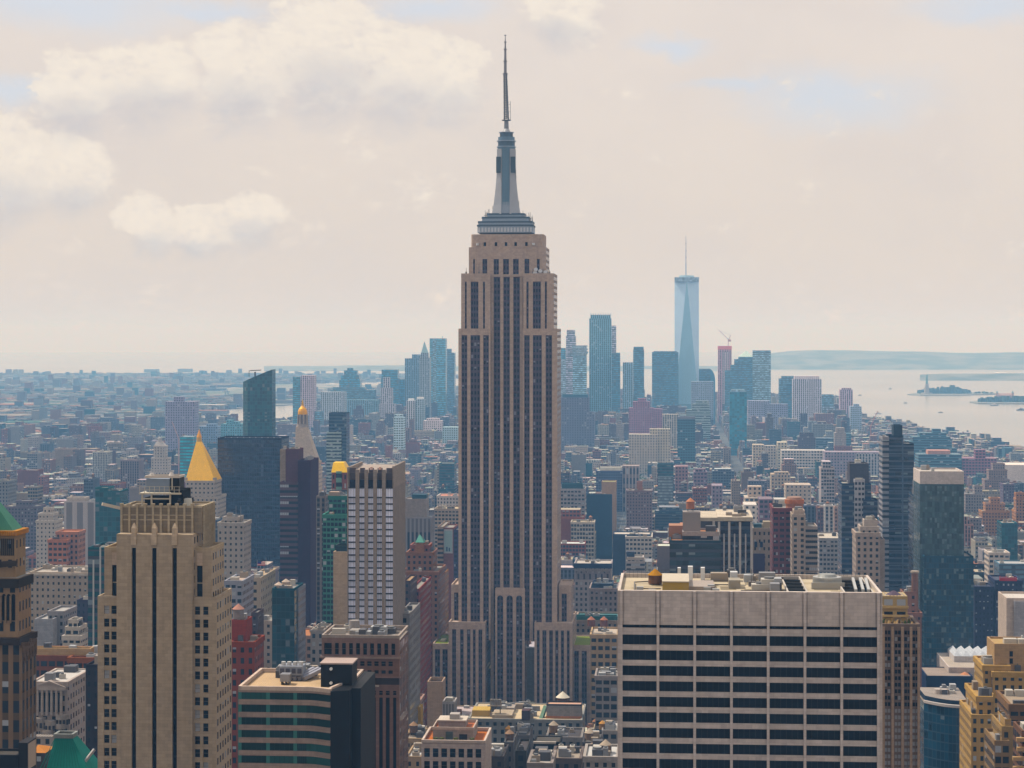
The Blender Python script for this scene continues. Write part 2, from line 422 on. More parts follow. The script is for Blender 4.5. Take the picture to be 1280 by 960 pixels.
def ridge(name, prof, D, depth, m, amp=6):
    """a line of hills: prof = (photo column, photo row of the crest)"""
    v, f = [], []; N = 90; rows = 7
    x0, x1 = prof[0][0], prof[-1][0]
    for j in range(rows):
        s = j / (rows - 1); d = D + depth * s; k = math.sin(math.pi * min(1, s * 1.0)) ** .8 if 0 < s < 1 else 0
        for i in range(N + 1):
            x = x0 + (x1 - x0) * i / N
            for a, c in zip(prof, prof[1:]):
                if a[0] <= x <= c[0]:
                    q = (x - a[0]) / (c[0] - a[0]); y = a[1] + (c[1] - a[1]) * q; break
            top = zpx(y, D + depth * .5) - gz(D)
            wx = (x - 640) / FPX * d
            h = max(0, top * k + (mnoise.noise((wx * .0011, d * .0007, 3)) + .5 * mnoise.noise((wx * .004, d * .002, 1))) * amp * k)
            v.append((wx, d, gz(d) - 1.2 + h))
    n = N + 1
    for j in range(rows - 1):
        for i in range(N): f.append((j * n + i, j * n + i + 1, (j + 1) * n + i + 1, (j + 1) * n + i))
    me = bpy.data.meshes.new(name); me.from_pydata(v, [], f); me.materials.append(m)
    me.polygons.foreach_set('use_smooth', [True] * len(f))
    o = bpy.data.objects.new(name, me); COL.objects.link(o); o['kind'] = 'structure'
    return o
m, t, b = mat('hill_woods'); oc = objco(t)
t.links.new(mix(t, noise(t, oc, .004, 5).step(.4, .6), (.045, .06, .03), (.13, .13, .10)), b.inputs['Base Color']); b.inputs['Roughness'].default_value = .95
M['hill'] = m
ridge('hills', [(930, 444), (985, 438), (1060, 436.5), (1140, 438), (1210, 440), (1290, 439), (1420, 441)], 16200, 3800, m, 9)
ridge('far_hills', [(330, 470), (365, 461), (430, 457), (520, 456), (620, 460), (740, 459), (930, 461)], 15400, 3000, m, 9)
ridge('bay_shore_hills', [(1150, 468), (1180, 467), (1240, 466.5), (1320, 466), (1420, 467)], 12000, 900, m, 4)
HL = []   # haze comes last, when the highest thing is known
def haze():
    bm = MB(); bm.box(-63000, 63000, -2600, 63000, -300, 475, 0, bot=True)
    m = bpy.data.materials.new('haze'); m.use_nodes = True; t = m.node_tree; t.nodes.clear()
    pv = t.nodes.new('ShaderNodeVolumePrincipled'); out = t.nodes.new('ShaderNodeOutputMaterial')
    pv.inputs['Color'].default_value = (*HAZE_COLOUR, 1); pv.inputs['Density'].default_value = HAZE_DENSITY
    pv.inputs['Absorption Color'].default_value = (1, 1, 1, 1); pv.inputs['Anisotropy'].default_value = 0.0
    t.links.new(pv.outputs[0], out.inputs['Volume'])
    o = bm.build('haze', m); o['kind'] = 'stuff'; o['label'] = 'pale summer haze lying over the city and the bay'
haze()
# ------------------------------------------------------------------ walls with real openings
def gridwall(b, x0, x1, z0, z1, cols, rows, yf, th, m, tint, sp=None):
    """a wall skin of piers between the window columns and spandrels between the rows, th deep in front of the core"""
    xs = [x0] + [v for c in cols for v in c] + [x1]
    for i in range(0, len(xs), 2):
        if xs[i + 1] - xs[i] > .02: b.box(xs[i], xs[i + 1], yf, yf + th, z0, z1, m, tint)
    zs = [z0] + [v for r in rows for v in r] + [z1]
    for a, c in cols:
        for i in range(0, len(zs), 2):
            if zs[i + 1] - zs[i] > .02: b.box(a, c, yf + .06, yf + th, zs[i], zs[i + 1], m, sp or tint, bot=True)
def panes(root, cols, rows, y, mtl, zvis=-1e9, name='window', rail=True, most=96, lowname='lower_window', mull=0):
    """windows set in the openings: the ones in view each a part, those below the view together"""
    by = {}
    for a, c in cols:
        for za, zb in rows: by.setdefault((round(c - a, 2), round(zb - za, 2)), []).append(((a + c) / 2, y, za))
    low = MB(); left = most; any_low = False
    for (w, h), ps in by.items():
        ps.sort(key=lambda p: -p[2])
        seen = [p for p in ps if p[2] > zvis][:max(0, left)]; left -= len(seen)
        b = MB(); b.box(-w / 2, w / 2, 0, .12, 0, h, 0, (.5,) * 3)
        if rail and h > 1.2:
            b.box(-w / 2, w / 2, -.05, -.002, h * .5 - .05, h * .5 + .05, 1, (.2, .18, .16), bot=True)
        for i in range(1, mull): xx = -w / 2 + w * i / mull; b.box(xx - .07, xx + .07, -.06, -.002, 0, h, 1, (.035, .033, .032))
        if seen: copies(b.build(name, [mtl, M['paint']], root), seen, root)
        for p in ps:
            if p not in seen: low.box(p[0] - w / 2, p[0] + w / 2, p[1], p[1] + .12, p[2], p[2] + h, 0, (.5,) * 3); any_low = True
    if any_low: low.build(lowname, mtl, root)['kind'] = 'stuff'
def seq(a, step, n, h): return [(a + i * step, a + i * step + h) for i in range(n)]
M['tower_bay'] = facade('tower_window_bay', .60, .56, style='pier', spandrel=(.075, .05, .075), plit=.06, lit=(.22, .21, .25), glass=(.008, .009, .02))
M['tower_side'] = facade('tower_side_wall', .5, .56, style='pier', spandrel=(.09, .085, .10), plit=.1, lit=(.35, .35, .4), glass=(.012, .013, .026))
# ================================================================== the great spire tower
def spire_tower():
    st = (.60, .475, .395)
    s = Site('stone_skyscraper', 'tall tan stone skyscraper with setbacks, silver mast and long needle antenna', 'skyscraper', 573, 696, 1270, 'spire tower', 292)
    FH = 3.72
    def tier(x0, x1, yt, yb, back, depth, strips, ystrip, arch=False, name='wall'):
        b = MB(); P = s.px; a, c = P(x0, back), P(x1, back); z0, z1 = max(0, s.z(yb)), s.z(yt)
        b.box(a, c, back + 1.0, back + depth, z0, z1, 1, st, 0, st, bay=5.2, fh=FH)
        zt = s.z(ystrip)
        cols = [(P(p, back), P(q, back)) for p, q, n in strips]
        xs = [a] + [v for k in cols for v in k] + [c]
        for i in range(0, len(xs), 2): b.box(xs[i], xs[i + 1], back, back + 1.0, z0, z1, 0, st)
        for (p, q) in cols: b.box(p, q, back + .08, back + 1.0, zt, z1, 0, st, bot=True)
        b.rim(a, c, back, back + depth, z1, z1 + 1.1, .6, 0, st)
        b.build(name, [M['plain'], M['tower_side']], s.root)
        for (p, q), (_, _, n) in zip(cols, strips):
            k = MB(); k.wall((p, back + .82), (q, back + .82), z0, zt, 0, (.125, .11, .125), bay=(q - p) / n, fh=FH, off=random.randint(0, 40))
            k.poly([(p, back + .98, z0), (p, back + .98, zt), (q, back + .98, zt), (q, back + .98, z0)], 0, st)
            if arch:
                r = (q - p) / 2; N = 8
                pts = [(p, zt - r * 1.15)] + [((p + q) / 2 - r * math.cos(math.pi * i / N), zt - r * 1.15 + r * 1.1 * math.sin(math.pi * i / N)) for i in range(1, N)] + [(q, zt - r * 1.15)]
                kk = MB()
                for i in range(N):
                    (xa, za), (xb, zb) = pts[i], pts[i + 1]
                    kk.poly([(xa, back + .3, za), (xb, back + .3, zb), (xb, back + .3, zt + .3), (xa, back + .3, zt + .3)], 0, st)
                    kk.poly([(xa, back + .3, za), (xa, back + .8, za), (xb, back + .8, zb), (xb, back + .3, zb)], 0, st)
                kk.build('arch', M['plain'], s.root)
            k.build('window_bay', M['tower_bay'], s.root)
    tier(541, 560.8, 809, 960, 7, 43, [(543.5, 550, 2), (553, 559.5, 2)], 814, name='low_wing')
    tier(716, 739, 809, 960, 7, 43, [(717.8, 723.5, 2), (727, 733.5, 2)], 814, name='low_wing')
    tier(560.8, 606.5, 777, 960, -9, 54, [(565, 570, 2), (575, 579.5, 1), (583.5, 588, 1), (591, 594.5, 1), (598, 602.8, 2)], 784, name='lower_block')
    tier(668, 715.5, 777, 960, -9, 54, [(671, 674.5, 1), (678, 683, 2), (686.5, 691, 2), (694, 698, 1), (701, 705, 1), (708.5, 712, 1)], 784, name='lower_block')
    tier(564, 575, 734, 800, 5, 32, [(567.5, 574, 2)], 742, name='side_step')
    tier(698.5, 714, 734, 800, 5, 32, [(702, 708.5, 2)], 742, name='side_step')
    tier(573, 613.2, 413, 800, 0, 44, [(576.8, 584, 2), (588, 600, 3), (604, 611, 2)], 419)
    tier(653.6, 696.4, 413, 800, 0, 44, [(655.2, 662, 2), (666, 677.2, 3), (682, 690, 2)], 419)
    tier(576.4, 613, 344, 413.3, 1.5, 39, [(581, 583.4, 1), (588.4, 598, 3), (603.7, 606.2, 1)], 352)
    tier(654, 692.2, 344, 413.3, 1.5, 39, [(658, 660.7, 1), (666, 676, 3), (681, 683.5, 1)], 352)
    tier(613.3, 653.5, 345, 960, 4.5, 34, [(617, 625.2, 2), (629.2, 637.2, 2), (641.6, 649.8, 2)], 346, name='recessed_shaft')
    tier(619, 656, 737, 960, -2, 6, [(621.3, 629, 2), (633, 641, 2), (645, 652.8, 2)], 743, arch=True, name='lower_front')
    tier(586, 682.6, 311, 345.5, 4.2, 34, [(591.4, 593.6, 1), (603, 609, 2), (617, 623.6, 2), (628.8, 636.2, 2), (641.2, 648.4, 2), (655.6, 661.6, 2), (671, 674.6, 1)], 323.5, name='crown_wall')
    # rounded cap with small windows and floodlights
    b = MB(); a, c = s.px(588.6, 6), s.px(679.4, 6); z0, z1 = s.z(311.5), s.z(292.5)
    r = 3.0
    pl = [(a + r, 5.4), (c - r, 5.4), (c - .8, 6.2), (c, 5.4 + r), (c, 36 - r), (c - r, 36), (a + r, 36), (a, 36 - r), (a, 5.4 + r), (a + .8, 6.2)]
    b.prism(pl, z0, z1, 0, st); b.build('crown_cap', M['plain'], s.root)
    P = s.px
    w = MB(); w.box(-.75, .75, -.12, .05, 0, 2.3, 0); copies(w.build('small_window', M['glass'], s.root), [(P(x, 5), 5.38, s.z(307.2)) for x in (606, 620, 632.5, 644.5, 658)], s.root)
    w = MB(); w.cyl(0, 0, .9, .9, 0, 1.4, 0, (.85, .85, .85), 12); copies(w.build('floodlight', M['paint'], s.root), [(P(x, 5), 4.4, s.z(306.5)) for x in (597, 667)], s.root)
    d = MB(); d.cyl(0, 0, 1.2, 1.2, 0, .5, 0, (.8, .8, .82), 14); d.beam((0, .2, 0), (0, 1.2, -1), .12, 0, (.3,) * 3)
    do = d.build('dish_antenna', M['paint'], s.root); do.rotation_euler = (R(80), 0, 0)
    copies(do, [(P(x, 4), 2.6, s.z(y)) for x, y in ((670, 337), (675.5, 339), (682, 340.5), (669, 341))], s.root)
    rn = random.Random(4)
    for x in (666, 673, 679, 684, 687, 583, 599):
        k = MB(); zz = s.z(344) + 1; k.beam((P(x, 4), 3, zz), (P(x, 4), 3, zz + rn.uniform(2, 6)), .12, 0, (.25,) * 3)
        k.box(P(x, 4) - .5, P(x, 4) + .5, 2.6, 3.4, zz, zz + 1.2, 0, (.3, .28, .27)); k.build('aerial', M['metal'], s.root)
    # mooring mast
    steel, blue, dark = (.46, .53, .62), (.24, .33, .42), (.16, .21, .26)
    cy0 = 21.0; X = lambda x: P(x, cy0); ZZ = lambda y: s.z(y, cy0); cx = X(633)
    def octo(h, d, k=.3): return [(cx - h + h * k, cy0 - d), (cx + h - h * k, cy0 - d), (cx + h, cy0 - d + d * k), (cx + h, cy0 + d - d * k), (cx + h - h * k, cy0 + d), (cx - h + h * k, cy0 + d), (cx - h, cy0 + d - d * k), (cx - h, cy0 - d + d * k)]
    H = lambda p: p / FPX * (1270 + cy0)
    b = MB()
    for hw, ya, yb in ((34.5, 292, 283), (33.6, 282.6, 278.6), (29, 278.2, 273), (23, 272.6, 268.5)):
        b.prism(octo(H(hw), H(hw) * .62, .12), ZZ(ya), ZZ(yb), 0, steel)
        b.prism(octo(H(hw) + .25, H(hw) * .62 + .25, .12), ZZ(yb) - .6, ZZ(yb) + .5, 0, dark)
    b.prism(octo(H(35.2), H(22.5), .12), ZZ(283.2), ZZ(282.2), 0, dark)
    b.build('mast_base', M['paint'], s.root)
    k = MB(); k.box(-.5, .5, -.2, .2, 0, 2.6, 0, (.75, .78, .82)); y0 = cy0 - H(34.5) * .62 - .25
    copies(k.build('balustrade_panel', M['paint'], s.root), [(cx + i * 2.0, y0, ZZ(291)) for i in range(-8, 9)], s.root)
    b = MB(); prof = ((16, 268.5), (14.6, 258), (12.8, 240), (11.6, 222), (11.2, 200), (11.2, 185))
    for (h0, ya), (h1, yb) in zip(prof, prof[1:]): b.loft(octo(H(h0) * .82, H(h0) * .82, .45), ZZ(ya), octo(H(h1) * .82, H(h1) * .82, .45), ZZ(yb), 0, (.42, .47, .54), yb == 185)
    b.build('mast_shaft', M['metal'], s.root)
    # buttress wings: two at the front, two at the sides
    for sx in (-1, 1):
        b = MB(); fr = []
        for h, y in ((17.5, 268.5), (15.4, 257), (13.4, 240), (12.0, 224), (11.4, 205), (11.4, 187)): fr.append((H(h), ZZ(y)))
        for (h0, za), (h1, zb) in zip(fr, fr[1:]):
            xi0, xi1 = H(5.2), H(5.2)
            A = [(cx + sx * xi0, cy0 - h0 * .92), (cx + sx * h0, cy0 - h0 * .55), (cx + sx * h0, cy0 + h0 * .5), (cx + sx * xi0, cy0 + h0 * .9)]
            B = [(cx + sx * xi1, cy0 - h1 * .92), (cx + sx * h1, cy0 - h1 * .55), (cx + sx * h1, cy0 + h1 * .5), (cx + sx * xi1, cy0 + h1 * .9)]
            if sx < 0: A, B = A[::-1], B[::-1]
            b.loft(A, za, B, zb, 0, (.56, .57, .60), True)
        b.build('mast_wing', M['paint'], s.root)
        k = MB(); k.box(cx + sx * H(9) - 1.5, cx + sx * H(9) + 1.5, cy0 - H(10.2), cy0 - H(8), ZZ(217), ZZ(197), 0, (.13, .17, .2)); k.build('mast_louver', M['metal'], s.root)
    k = MB(); k.box(cx - H(4.3), cx + H(4.3), cy0 - H(11.6), cy0 - H(9), ZZ(267), ZZ(187), 0, blue)
    for i in range(-2, 3): k.box(cx + i * 1.0 - .12, cx + i * 1.0 + .12, cy0 - H(11.9), cy0 - H(11.6) - .002, ZZ(267), ZZ(187), 0, (.2, .3, .36))
    k.build('mast_window', M['metal'], s.root)
    b = MB()
    for h, ya, yb, c in ((11.0, 187, 183, blue), (12.2, 184.8, 183.8, steel), (10.6, 183, 176, dark), (12.0, 177.6, 176.4, steel), (10.4, 176, 172, blue), (8.2, 172, 166.5, dark), (9.4, 166.6, 165.8, steel)):
        b.cyl(cx, cy0, H(h), H(h), ZZ(ya), ZZ(yb), 0, c, 24)
    b.cyl(cx, cy0, H(8.2), H(4.4), ZZ(172.4), ZZ(168), 0, (.6, .6, .6), 24); b.cyl(cx, cy0, H(5.4), H(3.2), ZZ(166), ZZ(161.5), 0, (.55, .55, .55), 20)
    b.build('mast_drum', M['metal'], s.root)
    b = MB(); dk = (.22, .23, .25)
    b.cyl(cx, cy0, H(3.1), H(2.6), ZZ(162), ZZ(151), 0, (.33, .34, .37), 12); b.cyl(cx, cy0, H(5.8), H(5.8), ZZ(151.2), ZZ(150.4), 0, dk, 16)
    cxx = X(631.6)
    for sx in (-1, 1):
        for sy in (-1, 1): b.beam((cx + sx * H(2.5), cy0 + sy * H(2.5), ZZ(150.5)), (cxx + sx * H(1.6), cy0 + sy * H(1.6), ZZ(93)), .3, 0, dk)
    for i in range(26):
        y = 149 - i * 2.2; q = i / 26; h = H(2.6 - .9 * q); xx = cx + (cxx - cx) * q; z = ZZ(y)
        b.beam((xx - h, cy0 - h, z), (xx + h, cy0 - h, z + 1.0), .14, 0, dk); b.beam((xx + h, cy0 - h, z), (xx - h, cy0 + h, z + 1.0), .14, 0, dk)
        b.box(xx - H(1.1), xx + H(1.1), cy0 - H(1.1), cy0 + H(1.1), z, z + .75, 0, (.33, .33, .36))
        if i % 3 == 0: b.box(xx - h - .5, xx + h + .5, cy0 - .5, cy0 + .5, z + .2, z + .5, 0, (.15,) * 3)
    b.box(cxx - H(3.3), cxx + H(3.3), cy0 - .7, cy0 + .7, ZZ(93.4), ZZ(92.4), 0, dk)
    for (h0, ya), (h1, yb) in zip(((1.9, 92.5), (1.6, 77), (1.1, 62), (.7, 53)), ((1.7, 77), (1.3, 62), (.8, 53), (.3, 44.5))):
        b.cyl(cxx, cy0, H(h0), H(h1), ZZ(ya), ZZ(yb), 0, (.36, .35, .37), 8)
        b.cyl(cxx, cy0, H(h0) + .35, H(h0) + .35, ZZ(yb) - .3, ZZ(yb) + .1, 0, dk, 8)
    b.beam((X(638), cy0, ZZ(151)), (X(638), cy0, ZZ(127)), .12, 0, dk)
    for y in (150, 140, 131): b.beam((X(638), cy0, ZZ(y)), (cx + H(2), cy0, ZZ(y)), .08, 0, dk)
    b.build('antenna', M['metal'], s.root)
    rn = random.Random(8)
    for i in range(26):
        sx = rn.choice((-1, 1)); h, y = rn.choice(((34, 282), (30, 277.5), (23.5, 272.5), (17, 262), (27, 274), (12.5, 226)))
        k = MB(); x = cx + sx * (H(h) - rn.uniform(0, 1.5)); yy = cy0 + rn.uniform(-.55, .3) * H(h); z = ZZ(y)
        k.beam((x, yy, z), (x, yy, z + rn.uniform(2, 6.5)), .11, 0, (.28,) * 3)
        if rn.random() < .5: k.beam((x - .9, yy, z + 2), (x + .9, yy, z + 2), .09, 0, (.3,) * 3)
        if rn.random() < .4: k.box(x - .5, x + .5, yy - .5, yy + .5, z, z + 1.4, 0, (.4, .42, .44))
        k.build('aerial', M['metal'], s.root)
    for x0, x1 in ((543, 560.4), (716.5, 737)):
        g = MB(); a, c = P(x0, 8), P(x1, 8); z = s.z(809) + .25; g.box(a, c, 8.5, 48, z - .2, z + .25, 0, (.21, .25, .03))
        g.build('roof_garden', M['roof'], s.root)
    k = MB(); k.box(P(552, 25), P(558, 25), 18, 26, s.z(809), s.z(809) + 1.6, 0, (.6, .55, .4)); k.build('roof_bench', M['roof'], s.root)
    return s
spire_tower()
# ================================================================== white slab with dark window bands, front right
def band_slab():
    st = (.66, .575, .525)
    s = Site('office_slab', 'wide pale concrete office slab with seven columns of black window bands', 'office block', 772, 1103, 530, 'window band slab', 738)
    P = s.px; w2 = s.w / 2; dep = 39.0; zt = s.z(738)
    edges = [776.5 + i * (1098 - 776.5) / 7 for i in range(8)]
    cols = [(P(edges[i] + 1.6), P(edges[i + 1] - 1.6)) for i in range(7)]
    rows = []
    y = 793.0
    zs = []
    while s.z(y + 13) > 8 and len(zs) < 47: zs.append((s.z(y + 12.6), s.z(y))); y += 19.35
    rows = sorted(zs) + [(s.z(784.5), s.z(780.6))]
    b = MB()
    b.box(-w2, w2, .7, dep, 0, zt - 1.2, 0, st, 1, (.42, .36, .28))
    gridwall(b, -w2, w2, 0, zt, cols, rows, 0, .7, 0, st)
    for i in range(8):
        x = P(edges[i]); b.box(x - .34, x + .34, -.42, -.003, 0, zt, 0, (.70, .61, .56))
        for sx in (-1, 1): b.box(x + sx * .62 - .06, x + sx * .62 + .06, -.1, -.003, s.z(780), zt, 0, (.42, .37, .34))
    b.rim(-w2, w2, .7, dep, zt - 1.2, zt, .7, 0, (.68, .6, .54))
    b.build('wall', [M['plain'], M['roof']], s.root)
    panes(s.root, cols, rows, .55, M['glass'], s.z(965), rail=False, mull=6)
    zr = zt - 1.2; Y = lambda y: (CZ - zt) / ((y - EYE) / FPX) - 530       # depth on the roof of a row
    def up(x, y): return P(x, y)
    rf = MB(); rf.poly([(-w2 + .7, 1.4, zr + .05), (w2 - .7, 1.4, zr + .05), (w2 - .7, dep - .7, zr + .05), (-w2 + .7, dep - .7, zr + .05)], 0, (.58, .50, .38)); rp = random.Random(9)
    for i in range(16):
        x, y, w, d = rp.uniform(-w2 + 2, w2 - 12), rp.uniform(2, dep - 9), rp.uniform(3, 11), rp.uniform(2, 8); g = rp.uniform(.45, 1.15)
        rf.poly([(x, y, zr + .054 + i * .001), (x + w, y, zr + .054 + i * .001), (x + w, y + d, zr + .054 + i * .001), (x, y + d, zr + .054 + i * .001)], 0, (.58 * g, .49 * g, .36 * g))
    rf.build('roof', M['roof'], s.root)
    def bx(name, x0, x1, y0, y1, h, c, z=0, mm='paint'):
        k = MB(); k.box(P(x0, y0), P(x1, y0), y0, y1, zr + .06 + z, zr + z + h, 0, c); return k.build(name, M[mm], s.root)
    water_tank(s.root, P(819, 24), 23, zr, 1.85, 2.3, (.17, .10, .07), (.46, .24, .06), .3)
    bx('penthouse', 828, 861, 5, 22, 2.8, (.44, .32, .12), mm='roof'); bx('penthouse', 861, 893, 8, 22, 1.4, (.42, .36, .32)); bx('penthouse_roof', 827.5, 861.5, 4.7, 22.3, .3, (.62, .55, .45), 2.8)
    bx('stair_house', 911, 925.5, 15, 21, 2.3, (.40, .36, .3)); bx('chimney', 913, 922, 22, 25, 3.6, (.7, .7, .7)); bx('vent_box', 847, 851, 31, 33, 3.6, (.8, .8, .8)); bx('vent_box', 860, 866, 31, 33, 4, (.85, .85, .85)); bx('vent_box', 876, 881, 31, 33, 3.7, (.8, .8, .8))
    for x0, x1, y0, y1 in ((986, 1008, 4, 37), (1057, 1091, 3, 37)):
        k = MB(); a, c = P(x0, y0), P(x1, y0); k.poly([(a, y0, zr + .1), (c, y0, zr + .1), (c, y1, zr + .1), (a, y1, zr + .1)], 0, (.012, .012, .012))
        k.rim(a - .4, c + .4, y0 - .4, y1 + .4, zr + .06, zr + .9, .4, 0, (.6, .55, .5))
        for i in range(4): k.box(a, c, y0 + 5 + i * 7, y0 + 5.5 + i * 7, zr + .3, zr + .75, 0, (.04, .04, .04))
        k.build('equipment_well', M['roof'], s.root)
    for x in (1070, 1079, 1086):
        k = MB(); k.beam((P(x, 6), 6, zr + 1), (P(x - 4, 32), 32, zr + 1), .35, 0, (.7, .7, .68)); k.build('duct', M['metal'], s.root)
    k = MB(); x, y = P(1034, 20), 20; k.cyl(x, y, 3.7, 3.6, zr, zr + 2.5, 0, (.48, .48, .46), 24, sx=1.05)
    k.cyl(x, y, 3.75, 3.75, zr + 2.5, zr + 2.9, 0, (.62, .62, .6), 24); k.cyl(x, y, 2.6, 2.2, zr + 2.9, zr + 3.6, 0, (.42, .42, .4), 20); k.box(x - 4.4, x + 4.2, y - 4.5, y - 3.9, zr, zr + 1.8, 0, (.5, .48, .44))
    k.build('cooling_tower', M['metal'], s.root)
    rooftop(s.root, P(868, 24), P(985, 24), 24, 37, zr, random.Random(3), 7); rooftop(s.root, P(935, 5), P(984, 5), 3, 18, zr, random.Random(13), 5)
    k = MB()
    for i in range(60): x = -w2 + 1.2 + (s.w - 2.4) * i / 59; k.box(x - .03, x + .03, dep - 1.2, dep - 1.14, zr, zr + 2.2, 0, (.1,) * 3)
    for h in (1.5, 2.2): k.box(-w2 + 1.2, w2 - 1.2, dep - 1.19, dep - 1.15, zr + h, zr + h + .06, 0, (.1,) * 3)
    k.build('railing', M['metal'], s.root)
    rn = random.Random(5)
    for a, c in (((793, 6), (793, 24)), ((793, 24), (812, 26)), ((800, 10), (826, 10)), ((880, 30), (912, 30)), ((893, 20), (911, 20)), ((926, 8), (985, 9)), ((940, 33), (985, 33))):
        k = MB(); k.beam((P(a[0], a[1]), a[1], zr + .5), (P(c[0], c[1]), c[1], zr + .5), .14, 0, (.2, .18, .16)); k.build('pipe', M['metal'], s.root)
    for x, y in ((884, 7), (895, 6), (889, 9), (800, 6), (815, 7), (975, 30), (940, 20), (960, 12)):
        k = MB(); h = rn.uniform(.6, 1.8); k.box(P(x, y) - .9, P(x, y) + .9, y, y + 1.6, zr + .06, zr + h, 0, rn.choice([(.2, .18, .17), (.6, .55, .5), (.4, .4, .4)])); k.build('air_unit', M['paint'], s.root)
    k = MB(); k.beam((P(939, 18), 18, zr), (P(939, 18), 18, zr + 5), .09, 0, (.2,) * 3); k.build('aerial', M['metal'], s.root)
band_slab()
# ================================================================== tan stone tower with three black slots, front left
def slot_tower():
    st = (.46, .37, .275)
    D = 560
    s = Site('stone_tower', 'tan stone tower with three tall black slots and caged roof machinery', 'office tower', 122, 270, D, 'slot tower', 667)
    P = s.px; Z = s.z
    dep = 20.0
    FHp = 16.15
    def rows_from(y, n): return sorted([(Z(y + i * FHp + 10.2), Z(y + i * FHp)) for i in range(n) if Z(y + i * FHp + 10.2) > 3])
    b = MB()
    # main low block
    xl, xr = P(122), P(270)
    zt = Z(749)
    b.box(xl, xr, .7, dep, 0, zt, 1, st, 0, st, bay=3.1, fh=3.5)
    colsL = [(P(130), P(136.6)), (P(139.2), P(146.0))]; colsR = [(P(243.5), P(250)), (P(254), P(260.4))]
    rows = rows_from(757, 52)
    gridwall(b, xl, P(147.3), 0, zt, colsL, rows, 0, .7, 0, st)
    gridwall(b, P(241.6), xr, 0, zt, colsR, rows, 0, .7, 0, st)
    panes(s.root, colsL + colsR, rows, .5, M['glass_lit'], Z(965))
    b.rim(xl, P(147), .0, dep, zt, zt + .9, .5, 0, st); b.rim(P(242), xr, .0, dep, zt, zt + .9, .5, 0, st)
    # middle step with one dark slot each side
    z2 = Z(688)
    for x0, x1, a, c in ((128.5, 147.2, 138.2, 145.6), (241.7, 263, 244.4, 251.6)):
        b.box(P(x0), P(x1), 2.2, dep - 3, zt, z2, 1, st, 0, st, bay=3.1, fh=3.5)
        gridwall(b, P(x0), P(x1), zt, z2, [(P(a), P(c))], [(Z(749), Z(707))], 1.5, .7, 0, st)
        k = MB(); k.box(P(a), P(c), 2.05, 2.18, Z(749), Z(707), 0); k.box(P(a), P(c), 1.9, 2.04, Z(729.5), Z(728), 1, (.4, .34, .26)); k.build('slot_window', [M['glass'], M['paint']], s.root)
        k = MB(); k.box(P(a), P(c), 1.44, 1.5 - .002, Z(706.5), Z(691), 0, (.58, .46, .36)); k.build('carved_panel', M['plain'], s.root)
        b.rim(P(x0), P(x1), 1.5, dep - 3, z2, z2 + .8, .5, 0, (.5, .4, .28))
    # shaft with three slots
    z3 = Z(667)
    slots = [(P(165.6), P(171)), (P(191), P(196.6)), (P(216.4), P(222))]
    b.box(P(146.8), P(241.6), .2, dep - 1, 0, z3, 1, st, 0, st, bay=3.1, fh=3.5)
    gridwall(b, P(146.8), P(241.6), 0, z3, slots, [(2, Z(684))], -.9, 1.1, 0, st)
    b.build('wall', [M['plain'], M['punch']], s.root)
    for a, c in slots:
        k = MB(); k.box(a, c, .02, .18, 2, Z(684), 0)
        n = 50
        for i in range(n):
            zz = Z(684) - 3.5 * (i + 1)
            if zz > 3: k.box(a, c, -.08, .018, zz - .5, zz, 1, (.02, .02, .022), bot=True)
        k.build('slot_window', [M['glass'], M['paint']], s.root)
        k = MB(); m_ = (a + c) / 2; hw = (c - a) / 2
        # pointed head of the slot and pale finial above
        k.poly([(a - .02, -.2, Z(684)), (m_, -.2, Z(680)), (a - .02, -.2, Z(680))], 0, st); k.poly([(c + .02, -.2, Z(684)), (c + .02, -.2, Z(680)), (m_, -.2, Z(680))], 0, st)
        k.box(m_ - hw - .12, m_ + hw + .12, -1.3, -.905, Z(680), Z(667), 0, (.60, .48, .36))
        pl = [(m_ - hw, -1.3), (m_ + hw, -1.3), (m_ + hw, .3), (m_ - hw, .3)]
        k.prism(pl, Z(667), Z(659), 0, (.60, .48, .36)); k.loft(pl, Z(659), [(m_ - .1, -.7), (m_ + .1, -.7), (m_ + .1, -.3), (m_ - .1, -.3)], Z(653), 0, (.60, .48, .36))
        k.build('finial', M['plain'], s.root)
    # crown: ribbed box set back
    z4 = Z(635.5); a, c = P(151.5, 4), P(241.5, 4)
    cr = MB(); cc = (.27, .22, .16)
    cr.box(a, c + 2.4, 4.0, dep - .8, z3, z4, 0, cc)
    n = 9
    for i in range(n + 1):
        x = a + .15 + (c - a - .3) * i / n; cr.box(x - .28, x + .28, 3.55, 3.995, z3, z4 + .5, 0, (.50, .42, .31)); cr.box(x - .45, x + .45, 3.5, 4.4, z4 + .5, z4 + 1.1, 0, (.5, .42, .31))
    for y in (645.5, 651.5): cr.box(a, c, 3.75, 3.99, Z(y), Z(y) + .28, 0, (.5, .42, .31))
    for i in range(6): yy = 5.5 + i * 2.5; cr.box(c + 2.402, c + 2.9, yy - .3, yy + .3, z3 - 6, z4 + .5, 0, (.5, .42, .31))
    cr.rim(a, c + 2.4, 4.0, dep - .8, z4, z4 + .5, .4, 0, (.5, .42, .31))
    cr.build('crown', M['plain'], s.root)
    # roof machinery
    zf = z4; fr = (.62, .56, .46)
    k = MB(); x0, x1 = P(178, 9), P(213, 9); zd = s.z(617.5, 9)
    k.box(x0 + .4, x1 - .4, 10, 19, zf, zd - 1.0, 0, (.015, .014, .013)); k.box(x1 + .05, x1 + 3.4, 9.4, 18.6, zf, zd + 1.2, 0, (.012, .012, .012)); k.build('machine_room', M['roof'], s.root)
    k = MB()
    for x in (x0, x0 + 2.6, x1): k.box(x - .22, x + .22, 8.6, 9.0, zf, zd, 0, fr)
